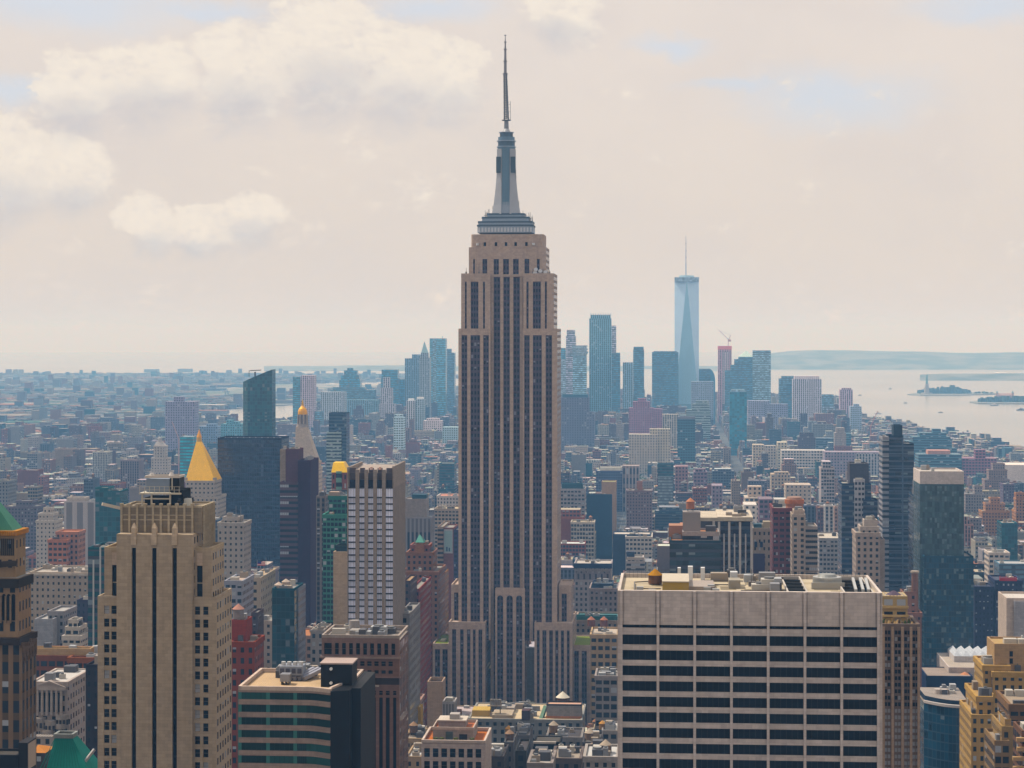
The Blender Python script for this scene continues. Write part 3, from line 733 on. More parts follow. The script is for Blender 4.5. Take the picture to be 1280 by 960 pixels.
    k.box(x0 - .2, x1 + .2, 8.55, 8.95, s.z(627), s.z(627) + .35, 0, fr); k.box(x0 - .8, x1 + 3.0, 8.2, 18.8, zd, zd + .4, 0, fr, bot=True)
    for i in range(9): x = x0 - .6 + (x1 - x0 + 3.2) * i / 8; k.box(x - .06, x + .06, 8.25, 8.4, zd + .4, zd + 2.2, 0, fr)
    for z in (1.2, 2.1): k.box(x0 - .7, x1 + 2.9, 8.27, 8.38, zd + z, zd + z + .1, 0, fr)
    k.build('steel_frame', M['paint'], s.root)
    k = MB(); xa, xb = P(184, 13), P(213, 13); zc = s.z(598, 13)
    k.box(xa, xb, 12, 18, zd + .4, zc, 0, (.26, .30, .36)); k.build('water_tank_house', M['paint'], s.root)
    k = MB(); k.box(xb + .02, xb + 2.6, 12.5, 18.5, zd + .4, zc + .3, 0, (.02, .018, .016)); k.build('stair_house', M['paint'], s.root)
    k = MB(); k.rim(xa - .3, xb + 2.8, 11.6, 18.8, zc + .3, zc + .9, .3, 0, (.7, .62, .55)); k.beam((xb + .8, 11.7, zd + .4), (xb + .8, 11.7, zc + .4), .15, 0, fr)
    k.cyl(xa + 1.5, 12.5, .8, .5, zc + .6, zc + 1.6, 0, (.75, .7, .65), 10); k.cyl(xb + .4, 12.5, .9, .4, zc + .6, zc + 1.7, 0, (.75, .7, .65), 10); k.build('tank_railing', M['paint'], s.root)
    k = MB(); k.beam((P(129, 6), 5, s.z(630, 5)), (P(152, 6), 8, s.z(636, 8)), .42, 0, (.72, .64, .54)); k.beam((P(152, 6), 8, s.z(636, 8)), (P(176, 8), 10, s.z(630, 10)), .3, 0, (.4, .34, .28)); k.build('boom', M['paint'], s.root)
    k = MB(); k.cyl(P(233, 12), 12, 1.7, 1.5, zf, zf + 1.9, 0, (.7, .68, .62), 14); k.build('roof_vent', M['paint'], s.root)
    k = MB()
    for i in range(14): k.box(P(222 + i * 1.6, 8 + i), P(222 + i * 1.6, 8 + i) + .5, 6 + i * .9, 6.6 + i * .9, zf + .5, zf + 1.2 + (i % 3) * .5, 0, (.05, .045, .04))
    k.build('window_washing_rig', M['paint'], s.root)
slot_tower()
# ================================================================== hotel with a grid of pale windows and an open crown
def grid_hotel():
    st = (.36, .30, .255)
    s = Site('hotel_tower', 'slim grey brown tower with five columns of pale windows and open crown', 'hotel tower', 434, 492, 900, 'pale window tower', 583)
    P, Z = s.px, s.z; w2 = s.w / 2; dep = 40
    b = MB(); zt = Z(609.5)
    b.box(-w2, w2, .9, dep, 0, zt, 0, (.30, .25, .22), 1, (.3, .28, .26))
    xs = [(435.3, 444.4), (449, 455.6), (460, 466.6), (471, 477.5), (482, 491.2)]
    cols = [(P(a), P(c)) for a, c in xs]
    rows = sorted([(Z(621), Z(610.5))] + [(Z(629 + i * 8.0), Z(622.6 + i * 8.0)) for i in range(38) if Z(629 + i * 8) > 3])
    gridwall(b, -w2, w2, 0, zt, cols, rows, .35, .55, 0, st, (.035, .035, .055))
    # piers rise past the roof round an open crown, blank side wall
    edges = [P(434)] + [v for c in cols for v in c] + [P(492)]
    zc = Z(584)
    for i in range(0, len(edges), 2):
        a, c = edges[i], max(edges[i + 1], edges[i] + .3)
        b.box(a, c, -.25, .345, 0, zc - (0 if i in (0, 10) else 1.0), 0, st)
        b.box(a, c, .35, 1.4, zt, zc - (0 if i in (0, 10) else 1.0), 0, st)
    b.box(w2 - .8, w2, 1.4, dep, zt, zc + .4, 0, st); b.box(-w2, -w2 + .8, 1.4, dep, zt, zc, 0, st); b.box(-w2, w2, dep - .8, dep - .002, zt, zc - 1.5, 0, st)
    b.build('wall', [M['plain'], M['roof']], s.root)
    k = MB()
    for a, c in cols:
        k.box(a + .05, c - .05, 2.0, 2.4, zt + 3.4, zc - .4, 0, (.14, .115, .12)); k.box(a + .05, c - .05, 2.0, 2.4, zt, zt + 3.3, 0, (.03, .03, .05))
    k.build('crown_screen', M['paint'], s.root)
    k = MB(); k.poly([(-w2 + .8, 1.45, zc - 2.5), (w2 - .8, 1.45, zc - 2.5), (w2 - .8, dep - .9, zc - 1.2), (-w2 + .8, dep - .9, zc - 1.2)], 0, (.42, .36, .32)); k.build('roof', M['roof'], s.root)
    pale = glassm('curtained_window', (.68, .70, .84), .5, .5)
    panes(s.root, cols, rows[::-1], .75, pale, Z(800), rail=False, most=110)
    k = MB()
    for a, c in cols:
        for za, zb in rows:
            for i in range(1, 3): x = a + (c - a) * i / 3; k.box(x - .05, x + .05, .68, .745, za, zb, 0, (.25, .22, .22))
    k.build('window_mullion', M['paint'], s.root)['kind'] = 'stuff'
    k = MB(); x = -2.0; k.cyl(0, 0, .7, .6, 0, 1.2, 0, (.8, .55, .45), 10); copies(k.build('crown_lamp', M['paint'], s.root), [(P(464), 0.3, zc - 1.0), (P(475), .3, zc - 1.0)], s.root)
grid_hotel()
# ================================================================== brown stone tower, centre left front
def brown_tower():
    st = (.235, .145, .115)
    s = Site('stone_office_tower', 'dark brown stone tower with flat roof and long vertical window slots', 'office tower', 402, 499, 640, 'dark brown tower', 797)
    P, Z = s.px, s.z; w2 = s.w / 2; dep = 22.5; zt = Z(797)
    b = MB(); b.box(-w2, w2, .8, dep, 0, zt - .8, 1, (.25, .16, .135), 2, (.34, .30, .27), bay=3.4, fh=3.8)
    def segs(xs): return [(P(a), P(c)) for a, c in xs]
    top = segs([(405, 414.6)] + [(418.6 + i * 8.82, 423.4 + i * 8.82) for i in range(9)])
    r1 = [(Z(818), Z(803.5))]
    gridwall(b, -w2, w2, Z(820), zt, top, r1, 0, .8, 0, (.27, .18, .15)); panes(s.root, top, r1, .6, M['glass'])
    b.box(-w2 - .4, w2 + .4, -.5, .8 - .003, Z(822.4), Z(820), 0, (.36, .27, .23), bot=True)
    mid = segs([(406 + i * 8.82, 411.5 + i * 8.82) for i in range(10)])
    r2 = [(Z(841.5), Z(837)), (Z(832), Z(826))]
    gridwall(b, -w2, w2, Z(845), Z(822.4), mid, r2, 0, .8, 0, st); panes(s.root, mid, r2, .6, M['glass'])
    b.box(-w2 - .4, w2 + .4, -.4, .8 - .003, Z(846.2), Z(845), 0, (.3, .2, .17), bot=True)
    b.box(-w2, w2, .1, .8 - .003, Z(855), Z(846.2), 0, (.05, .035, .03))
    lowc = segs([(456.5, 461.2), (465, 469.8), (473.8, 478.4), (482.2, 487), (491.2, 495.4), (405.5, 410.5), (415, 420), (424, 429), (433, 438), (443, 448)])
    lowc.sort()
    r3 = [(3, Z(871)), (Z(868), Z(862.5))]
    gridwall(b, -w2, w2, 0, Z(855), lowc, r3, 0, .8, 0, st)
    panes(s.root, lowc, r3, .55, M['glass'])
    b.rim(-w2, w2, 0, dep, zt, zt + .9, .6, 0, (.4, .34, .3))
    b.build('wall', [M['plain'], M['pier'], M['roof']], s.root)
    k = MB(); k.box(P(455), P(474), -1.2, -.003, Z(857), Z(855.4), 0, (.5, .42, .36), bot=True); k.build('ledge', M['plain'], s.root)
    zr = zt - .8
    k = MB(); k.box(P(437, 8), P(452, 8), 8, 13, zr, zr + 2.0, 0, (.4, .37, .34)); k.build('penthouse', M['paint'], s.root)
    k = MB(); k.cyl(P(443, 15), 15, 1.9, 1.6, zr, zr + 4.2, 0, (.35, .32, .3), 14); k.build('roof_tank', M['paint'], s.root)
    rooftop(s.root, -w2 + 1, w2 - 1, 2, dep - 1, zr, random.Random(21), 9)
    for y in (4, 7, 16):
        k = MB(); k.beam((-w2 + 2, y, zr + .4), (w2 - 2, y + 1, zr + .4), .15, 0, (.5, .45, .4)); k.build('pipe', M['metal'], s.root)
brown_tower()
# ================================================================== curved building with green glass bands
def curved_block():
    st = (.36, .275, .23)
    s = Site('curved_office_block', 'low office block with rounded corner, green glass bands and black side wall', 'office block', 299, 415, 500, 'green band block', 857)
    P, Z = s.px, s.z; zt = Z(858)
    x0, x1 = P(299), P(415); R0 = 11.0
    # plan outline: straight front, curve at the right, black flank running back
    def outline(o):
        pts = [(x0 - o, 0 - o)]; cxr = P(383)
        pts.append((cxr, -o))
        for i in range(1, 8):
            q = i / 7; xx = cxr + (x1 - cxr) * q; yy = -2.6 * math.sin(q * math.pi * .5) * q
            pts.append((xx + (o * .5 if i == 7 else 0), yy - o))
        return pts
    dep = 27.0
    def full(o):
        return outline(o) + [(x1 + o * .5, 0.0), (x1 + 3.6 + o * .3, dep * .55), (x1 + 3.6 + o * .3, dep), (x0 - o, dep)]
    b = MB(); b.prism(full(-.5), 0, zt - .9, 0, (.02, .03, .03), 1, (.58, .43, .29))
    b.build('core', [M['plain'], M['roof']], s.root)
    # stone bands, one per storey
    bands = MB(); step = 15.9; y = 858
    n = 0
    while Z(y + 7) > 2 and n < 45:
        hh = 6.4 if n else 7.0
        zb, zt2 = max(.1, Z(y + hh)), Z(y)
        o = outline(.15)
        for i in range(len(o) - 1): bands.wall(o[i], o[i + 1], zb, zt2, 0, st); bands.poly([(*o[i], zt2), (*o[i + 1], zt2), (o[i + 1][0], o[i + 1][1] + 1.0, zt2), (o[i][0], o[i][1] + 1.0, zt2)], 0, st); bands.poly([(*o[i + 1], zb), (*o[i], zb), (o[i][0], o[i][1] + 1.0, zb), (o[i + 1][0], o[i + 1][1] + 1.0, zb)], 0, st)
        y += step; n += 1
    bands.wall((x0 - .15, dep), (x0 - .15, -.15), 0, zt, 0, st)
    bands.build('band_wall', M['plain'], s.root)
    gg = glassm('green_glass', (.008, .026, .026), .08, .9, (.016, .065, .06), .35)
    segs = [(0, x0 + .3, P(333)), (0, P(337), P(367.5)), (0, P(370.5), P(383))]
    y = 858; k = 0
    cxr = P(383)
    while Z(y + step) > 3 and k < 7:
        za, zb = Z(y + step), Z(y + (6.4 if k else 7.0))
        for _, a, c in segs:
            g = MB(); g.box(a, c, .1, .3, za, zb, 0)
            for i in range(1, 5): xx = a + (c - a) * i / 5; g.box(xx - .05, xx + .05, .03, .098, za, zb, 1, (.02, .05, .05))
            g.build('window', [gg, M['paint']], s.root)
        g = MB(); o = outline(-.1)[1:]
        for i in range(len(o) - 1): g.wall(o[i], o[i + 1], za, zb, 0, (.5,) * 3)
        g.build('corner_window', gg, s.root)
        y += step; k += 1
    g = MB()
    while Z(y + step) > 3:
        g.box(segs[0][1], cxr, .1, .3, Z(y + step), Z(y + 6.4), 0); y += step
    g.build('lower_window', gg, s.root)['kind'] = 'stuff'
    for x in (299.6, 335, 369):
        g = MB(); g.box(P(x) - .45, P(x) + .45, -.02, .4, 0, zt - 1, 0, (.09, .22, .20)); g.build('glass_pier', M['metal'], s.root)
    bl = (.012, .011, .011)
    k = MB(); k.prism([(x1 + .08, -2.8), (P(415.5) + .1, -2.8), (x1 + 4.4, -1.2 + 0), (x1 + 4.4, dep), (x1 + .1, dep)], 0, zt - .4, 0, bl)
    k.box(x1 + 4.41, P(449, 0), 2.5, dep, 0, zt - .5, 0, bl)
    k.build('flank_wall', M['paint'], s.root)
    k = MB(); o = full(.2); n = len(o)
    for i in range(n):
        a, c = Vector(o[i]), Vector(o[(i + 1) % n]); d = (c - a).normalized(); nn = Vector((-d.y, d.x)) * .7
        k.prism([tuple(a), tuple(c), tuple(c + nn), tuple(a + nn)], zt - .85 + .003 * i, zt + .1 + .003 * i, 0, (.62, .5, .42))
    k.build('parapet', M['plain'], s.root)
    zr = zt - .9
    k = MB(); a, c = P(401, 6), P(440, 6); k.box(a, c, 6, 14, zr, s.z(829, 6), 0, bl); k.build('penthouse', M['paint'], s.root)
    k = MB(); k.box(a - .2, c + .2, 5.8, 14.2, s.z(829, 6) + .01, s.z(829, 6) + .35, 0, (.5, .4, .36)); k.build('penthouse_roof', M['roof'], s.root)
    k = MB(); k.cyl(0, 0, .38, .38, 0, .5, 0, (.9, .9, .88), 12); w = k.build('wall_lamp', M['paint'], s.root); w.rotation_euler = (R(90), 0, 0)
    copies(w, [(P(414, 6), 5.98, s.z(834.5, 6)), (P(414, 6), 5.98, s.z(852, 6))], s.root)
    k = MB(); a, c = P(349, 14), P(378, 14)
    k.box(a, c, 14, 19, zr + 1.4, zr + 3.6, 0, (.40, .42, .47)); k.box(a + .3, c - .3, 14.2, 18.8, zr, zr + 1.4, 0, (.1, .1, .12))
    for i in range(4):
        x = a + (c - a) * (i + .5) / 4; k.cyl(x, 16, .55, .55, zr + 3.6, zr + 4.5, 0, (.78, .76, .74), 12); k.box(x - .5, x + .5, 13.8, 13.998, zr + 1.9, zr + 3.1, 0, (.12, .12, .15))
    k.build('cooling_unit', M['metal'], s.root)
    k = MB(); a, c = P(350, 8), P(362, 8); k.box(a, c, 8, 11, zr + .8, zr + 2.6, 0, (.36, .36, .38)); 
    for x in (a + .2, (a + c) / 2, c - .4): k.box(x, x + .2, 8.2, 10.8, zr, zr + .8, 0, (.15,) * 3)
    k.build('cooling_unit', M['metal'], s.root)
    k = MB(); a = P(384, 16)
    for i in range(3): k.beam((a - 3 + i * 1.2, 14, zr + .6), (a + 1 + i * 1.2, 20, zr + 2.2), .45, 0, (.45, .45, .5))
    k.build('duct', M['metal'], s.root)
    rooftop(s.root, P(340, 20), P(400, 20), 17, 26, zr, random.Random(2), 18)
curved_block()
MB.gain, MB.sat = .62, 1.34
# ================================================================== towers and blocks that can be told apart
def tower(name, cat, label, short, x0, x1, yt, D, dep, tint, style='punch', bay=3.2, fh=3.7, roof=(.36, .34, .31), par=1.0, tiers=(), tanks=(), units=0, boxes=(), masts=(), rz=None, parts=True, yb=None, group=None, seed=None):
    """tiers: (x0, x1, ytop, back, depth[, tint[, style[, roof]]]) stand on or beside the main block"""
    s = Site(name, label, cat, x0, x1, D, short, yt, group)
    if rz is not None: s.root.rotation_euler.z = rz
    rnd = random.Random(seed or int(x0 * 7 + yt))
    P = s.px
    blocks = [(x0, x1, yt, 0.0, dep, tint, style, roof)]
    for T in tiers:
        T = list(T) + [tint, style, roof][len(T) - 5:] if len(T) < 8 else list(T)
        blocks.append(tuple(T))
    for i, (a, c, y, bk, dp, tn, sty, rf) in enumerate(blocks):
        xa, xb = P(a, bk), P(c, bk); zt = s.z(y, bk)
        b = MB(); b.box(xa, xb, bk, bk + dp, 0, zt, 0, tn, bay=bay, fh=fh, off=rnd.randint(0, 9), cap=not parts)
        if parts and par:
            e = .4 if sty in ('punch', 'small', 'wide', 'pair', 'loft') and xb - xa > 8 else 0
            b.rim(xa - e, xb + e, bk - e, bk + dp + e, zt - (1.3 if e else .002), zt + par, min(.6, (xb - xa) * .1) + e, 1, tuple(v * 1.05 for v in tn))
        wl = b.build('wall' if i == 0 else 'upper_wall', [M[sty], M['plain']], s.root)
        if parts:
            k = MB(); k.poly([(xa + .02, bk + .02, zt), (xb - .02, bk + .02, zt), (xb - .02, bk + dp - .02, zt), (xa + .02, bk + dp - .02, zt)], 0, rf); k.build('roof', M['roof'], s.root)
        if parts and (units or D < 1500) and style != 'plain': rooftop(s.root, xa, xb, bk, bk + dp, zt, rnd, max(units if i == 0 else 0, 3 if D < 1500 else 0))
    for bx in boxes:
        a, c, y, bk, dp, tn = bx[:6]; y1 = bx[6] if len(bx) > 6 else None
        k = MB(); zb = 0 if y1 is None else s.z(y1, bk)
        k.box(P(a, bk), P(c, bk), bk, bk + dp, (s.z(blocks[0][2]) if y1 is None else zb), s.z(y, bk), 0, tn, bot=True)
        k.build('penthouse', M['paint'], s.root)
    for tk in tanks:
        x, y, r = tk[:3]; bk = tk[3] if len(tk) > 3 else dep * .5
        water_tank(s.root, P(x, bk), bk, s.z(y, bk), r, r * 1.7, cone=tk[4] if len(tk) > 4 else (.42, .22, .1), wood=tk[5] if len(tk) > 5 else (.2, .13, .09))
    for x, ya, yb_, r in masts:
        k = MB(); k.beam((P(x, dep * .4), dep * .4, s.z(ya, dep * .4)), (P(x, dep * .4), dep * .4, s.z(yb_, dep * .4)), r, 0, (.3, .3, .32)); k.build('mast', M['metal'], s.root)
    return s
def pyramid(s, x0, x1, y0, xt, yt, bk, dp, m, tint, name='spire_roof', steps=1, top=.03):
    P = s.px; a, c = P(x0, bk), P(x1, bk); cx, cyy = P(xt, bk + dp / 2), bk + dp / 2; z0, z1 = s.z(y0, bk), s.z(yt, bk + dp / 2)
    b = MB(); hw = (c - a) / 2 * top; hd = dp / 2 * top
    b.loft([(a, bk), (c, bk), (c, bk + dp), (a, bk + dp)], z0, [(cx - hw, cyy - hd), (cx + hw, cyy - hd), (cx + hw, cyy + hd), (cx - hw, cyy + hd)], z1, 0, tint)
    return b.build(name, M[m], s.root)
M['speckle'] = facade('speckled_curtain_wall', .92, .9, style='curtain', tintglass=True, plit=.15, lit=(.09, .13, .14), rough=.08, spandrel=(.02, .04, .05))
M['navy'] = facade('navy_curtain_wall', .86, .72, style='curtain', tintglass=True, plit=.03, lit=(.05, .06, .09), rough=.12, spandrel=(.014, .018, .04))
beige, tan, cream = (.44, .37, .30), (.46, .37, .26), (.60, .53, .45)
white, grey, brick, red = (.70, .67, .64), (.33, .32, .33), (.25, .13, .10), (.36, .10, .065)
navy, teal, dgl = (.012, .022, .05), (.02, .10, .12), (.03, .06, .09)
# ------------------------------------------------------------------ left side
s = tower('gilded_pyramid_tower', 'tower', 'grey stone tower topped by a steep gold pyramid with a lantern', 'gold pyramid tower', 232, 268, 602, 1890, 30, (.52, .45, .38), 'small', 4.0, 4.0, tiers=[(229, 272, 622, -3, 36), (226, 275, 680, -5, 40)])
pyramid(s, 231.5, 268.5, 601, 249, 552, 0, 30, 'gold', (1.4, .78, .06), 'gold_roof', top=.16)
P = s.px; b = MB(); x, y = P(249, 15), 15.0
b.cyl(x, y, 2.6, 2.2, s.z(552, 15), s.z(546.5, 15), 0, (.75, .5, .2), 8); b.cyl(x, y, 2.5, 0, s.z(546.5, 15), s.z(536, 15), 0, (1.0, .52, .06), 8); b.build('lantern', M['gold'], s.root)
for xx in (232, 268):
    b = MB(); b.box(P(xx) - 1.6, P(xx) + 1.6, .2, 3.4, s.z(602), s.z(597), 0, (.5, .44, .38)); b.build('corner_turret', M['plain'], s.root)
s = tower('white_cupola_tower', 'tower', 'white stone tower with columned lantern and small domed cap behind the tan slot tower', 'white lantern tower', 187, 212, 590, 2900, 24, (.66, .60, .55), 'small', 4, 4, tiers=[(189, 210, 573, 3, 18), (192, 207, 558, 6, 13)])
P = s.px; b = MB()
for i in range(5): xx = P(193.2 + i * 3.1, 5); b.box(xx - .5, xx + .5, 5, 5.9, s.z(572, 6), s.z(560, 6), 0, (.75, .7, .66))
b.build('colonnade', M['plain'], s.root)
pyramid(s, 192, 207, 558, 199.5, 552, 6, 13, 'plain', (.62, .58, .55), 'cap_roof', top=.5); b = MB(); b.cyl(P(199.5, 12), 12, 3, 2.6, s.z(553, 12), s.z(548, 12), 0, (.6, .57, .55), 10); b.cyl(P(199.5, 12), 12, 2.9, 0, s.z(548, 12), s.z(545, 12), 0, (.5, .5, .5), 10); b.build('lantern', M['plain'], s.root)
s = tower('dark_glass_slab', 'office tower', 'broad dark navy slab tower with faint window grid and flat top', 'navy slab', 272, 352, 549, 1950, 38, (.009, .012, .032), 'navy', 2.2, 3.9, roof=(.08, .08, .09), par=1.4)
k = MB(); k.box(-.5, .5, 0, .6, 0, 1.5, 0, (.55, .55, .6)); copies(k.build('roof_light', M['paint'], s.root), [(s.px(274 + i * 7.6, 1), 1.2, s.z(549) + .4) for i in range(11)], s.root)
# slanted teal glass tower
s = Site('slanted_glass_tower', 'teal glass tower whose top slopes down to the left, with a roof crane', 'glass tower', 303, 339, 2350, 'slanted teal tower', 464)
P = s.px; b = MB(); a, m_, c = P(302.5), P(309.5), P(339); zl, zr = s.z(477.5), s.z(462)
dp = 26
tt = (.012, .10, .125)
def slope(x): return zl + (zr - zl) * (x - a) / (c - a)
pl = [(a, 6.0), (m_, 0.0), (c - 7.5, 0.0), (c, 5.0), (c, dp), (a, dp)]
for i in range(6):
    p, q = pl[i], pl[(i + 1) % 6]; w = math.hypot(q[0] - p[0], q[1] - p[1]); n = max(1, round(w / 3)); z0, z1 = slope(p[0]), slope(q[0]); hh = s.z(462)
    b.poly([(*p, 0), (*q, 0), (*q, z1), (*p, z0)], 0, tt, [(0, 400 - hh / 4), (n, 400 - hh / 4), (n, 400 - (hh - z1) / 4), (0, 400 - (hh - z0) / 4)])
b.build('wall', M['curtain'], s.root); k = MB(); k.poly([(p[0], p[1], slope(p[0])) for p in pl], 0, (.10, .14, .16)); k.build('roof', M['paint'], s.root)
k = MB(); x = P(318.5, 10); k.beam((x, 12, slope(x)), (x, 12, slope(x) + 6), .8, 0, (.1, .1, .12)); k.beam((P(312, 10), 12, s.z(463.5)), (P(326, 10), 12, s.z(462.8)), .5, 0, (.2,) * 3); k.beam((P(311, 10), 12, s.z(471)), (P(311, 10), 12, s.z(463)), .3, 0, (.2,) * 3); k.build('roof_crane', M['metal'], s.root)
s = tower('plum_slab_tower', 'tower', 'plum brown tower with a blank dark side and ribbon windows lower down', 'plum tower', 350, 372, 604, 1450, 30, (.12, .065, .075), 'strip', 5, 3.9, roof=(.2, .15, .15), tiers=[(357, 373, 563, 8, 20, (.13, .06, .075), 'plain'), (372.3, 388, 577, 2, 34, (.05, .018, .04), 'plain'), (350, 357.5, 563.5, 14, 12, (.42, .34, .26), 'plain')])
s = tower('clock_tower', 'tower', 'white marble campanile with steep pyramid roof and gilded cupola', 'gold cupola campanile', 367, 396.5, 578, 2150, 24, (.64, .52, .42), 'small', 4.4, 4.2, tiers=[(365.6, 397.6, 586, -1.2, 26)])
pyramid(s, 368, 396, 578, 377.5, 533.5, .5, 23, 'plain', (.64, .54, .45), 'pyramid_roof', top=.48)
P = s.px; b = MB(); x, y = P(378.3, 12), 12
for i in range(5):
    for j in range(4 - i // 2):
        w = .55; xx = P(373.5 + j * (9 - i) / 3 + i * .45, 6); zz = s.z(573 - i * 8.2, 4 + i); b.box(xx - w, xx + w, 1.4 + i * 1.55 + .4, 5 + i * 1.9, zz, zz + 2.2, 0, (.07, .06, .07))
b.build('dormer', M['paint'], s.root)
b = MB(); b.cyl(x, y, 6.6, 6.0, s.z(534, 12), s.z(530, 12), 0, (.45, .40, .37), 8); b.cyl(x, y, 5.0, 4.6, s.z(530, 12), s.z(517.5, 12), 0, (.3, .27, .27), 8)
for i in range(8): an = math.pi * (i + .5) / 4; b.beam((x + 5.3 * math.cos(an), y + 5.3 * math.sin(an), s.z(530, 12)), (x + 4.9 * math.cos(an), y + 4.9 * math.sin(an), s.z(517.5, 12)), .5, 0, (.6, .52, .45))
b.build('lantern', M['plain'], s.root)
b = MB(); pr = ((5.0, 518), (4.9, 514), (4.0, 511), (2.2, 508.5), (1.3, 507))
for (r0, ya), (r1, yb) in zip(pr, pr[1:]): b.cyl(x, y, r0, r1, s.z(ya, 12), s.z(yb, 12), 0, (1.05, .58, .06), 14)
b.cyl(x, y, 1.4, 1.0, s.z(507, 12), s.z(503.5, 12), 0, (.7, .45, .15), 8); b.cyl(x, y, 1.1, 0, s.z(503.5, 12), s.z(498.5, 12), 0, (.8, .5, .1), 8); b.build('gold_cupola', M['gold'], s.root)
tower('banded_glass_tower', 'glass tower', 'dark glass tower with a lower wing of pale floor bands beside the campanile', 'dark banded tower', 411, 433, 517, 2600, 26, (.012, .035, .06), 'curtain2', 2.5, 4.2, tiers=[(408, 426, 541, -6, 22, (.44, .50, .47), 'strip')], masts=[(412, 517, 514, .3), (422, 517, 513.5, .3), (430, 517, 514, .3)])
s = tower('gold_roofed_tower', 'apartment tower', 'small red and green tower with a gold hipped roof left of the pale window tower', 'gold roofed tower', 414.5, 434, 590.5, 1400, 16, (.30, .11, .09), 'punch', 2.6, 6.0, par=0, tiers=[(420, 427, 589, -.6, 8, (.24, .40, .33), 'strip'), (412, 436, 612, -2, 22, (.08, .11, .12), 'curtain2')])
pyramid(s, 414, 434.5, 590.5, 424.5, 577.5, -.4, 17, 'gold', (1.3, .82, .03), 'gold_roof', top=.62)
tower('netted_building', 'apartment tower', 'apartment tower wrapped in green netting below the gold roofed tower', 'green netted tower', 403.5, 437, 645, 1200, 26, (.085, .23, .18), 'loft', 2.4, 3.2, tiers=[(411, 437, 622, 8, 16, (.05, .16, .13), 'loft')], boxes=[(411, 424, 615, 10, 8, (.4, .3, .24), 626)])
tower('blank_wall_block', 'building', 'tall narrow block with a blank pale tan wall beside the pale window tower', 'blank tan block', 416.5, 437.5, 692, 1050, 20, (.56, .43, .31), 'plain', roof=(.03, .03, .03), tiers=[(419, 437, 684, 6, 12, (.03, .05, .05), 'plain')])
tower('balcony_tower', 'apartment tower', 'grey brown apartment slab with stacked balconies between the plum and green towers', 'balcony slab', 395, 407, 622, 1350, 18, (.25, .21, .19), 'pier', 2.6, 3.2)
tower('grey_stone_block', 'office building', 'pale grey stone block with paired windows and twin poles beside the gold pyramid', 'twin pole block', 272, 305, 655, 1300, 22, (.47, .42, .38), 'small', 3.4, 3.6, tiers=[(279, 298, 648, 4, 14)], masts=[(295, 648, 632, .18), (301, 655, 633, .18)], units=2)
tower('blue_side_block', 'building', 'dark blue grey block hugging the twin pole stone block', 'blue grey block', 258, 273, 652, 1360, 20, (.05, .08, .13), 'curtain2')
s = tower('flag_block', 'building', 'plain beige block with a flag flying from its flat roof', 'flag roofed block', 310, 326, 724, 1180, 44, (.50, .42, .33), 'small', 5, 4.5, roof=(.6, .47, .33), masts=[(332.5, 716, 697, .14)])
k = MB(); P = s.px; x, z = P(321.5, 30), s.z(719, 30); k.beam((x, 30, z - 4), (x, 30, s.z(700, 30)), .12, 0, (.5,) * 3); k.build('flag_pole', M['metal'], s.root)
k = MB(); zf = s.z(702, 30)
for i in range(6):
    x0, x1 = x + .2 + i * .75, x + .2 + (i + 1) * .75; w0, w1 = math.sin(i * 1.2) * .3, math.sin((i + 1) * 1.2) * .3
    for j in range(7): k.poly([(x0, 30 + w0, zf - (j + 1) * .32), (x1, 30 + w1, zf - (j + 1) * .32), (x1, 30 + w1, zf - j * .32), (x0, 30 + w0, zf - j * .32)], 0, (.05, .07, .25) if i < 3 and j < 4 else ((.6, .06, .07) if j % 2 == 0 else (.8, .78, .76)))
fl = k.build('flag', M['paint'], s.root); sm = fl.modifiers.new('thick', 'SOLIDIFY'); sm.thickness = .05
tower('pale_blue_box', 'building', 'boxy grey blue block with square windows behind the red brick tower', 'grey blue box block', 281, 303, 728, 1120, 30, (.36, .36, .40), 'wide', 3.6, 4, units=3, roof=(.55, .45, .38))
tower('red_brick_tower', 'apartment tower', 'red brick tower stepping in to a narrow top with a wooden water tank', 'red brick tower', 288, 318, 805, 860, 20, (.25, .062, .03), 'punch', 3.4, 4.6, tiers=[(289, 308, 778, 5, 12, (.28, .06, .03), 'plain')], tanks=[(298, 778, 2.4, 9, (.52, .30, .24), (.3, .26, .24))], units=3)
s = tower('blue_glass_block', 'glass building', 'blue green glass block carrying two round roof tanks', 'two tank glass block', 340, 368, 738, 1000, 24, (.015, .07, .095), 'curtain', 2.4, 3.4, tiers=[(363, 373, 738, 8, 20, (.25, .25, .28), 'punch')])
for x, y, r in ((348.5, 735, 2.1), (357.5, 731, 2.0)):
    k = MB(); P = s.px; k.cyl(P(x, 10), 10, r, r, s.z(738, 10), s.z(y - 4, 10), 0, (.55, .45, .38), 14); k.cyl(P(x, 10), 10, r * 1.1, 0, s.z(y - 4, 10), s.z(y - 8, 10), 0, (.6, .5, .42), 14); k.build('roof_tank', M['plain'], s.root)
tower('grey_midrise', 'building', 'narrow dark brown block standing right of the red brick tower', 'narrow brown block', 314, 322, 768, 1050, 16, (.09, .06, .06), 'small')
tower('cream_side_block', 'building', 'narrow cream block left of the two tank glass block', 'narrow cream block', 322, 340, 778, 1080, 20, (.52, .44, .38), 'small', units=2)
tower('stone_walkup', 'building', 'pale stone building with rows of windows below the plum tower', 'pale stone block', 388, 405, 790, 1050, 24, (.40, .36, .33), 'punch', 3.4, 4, units=2)
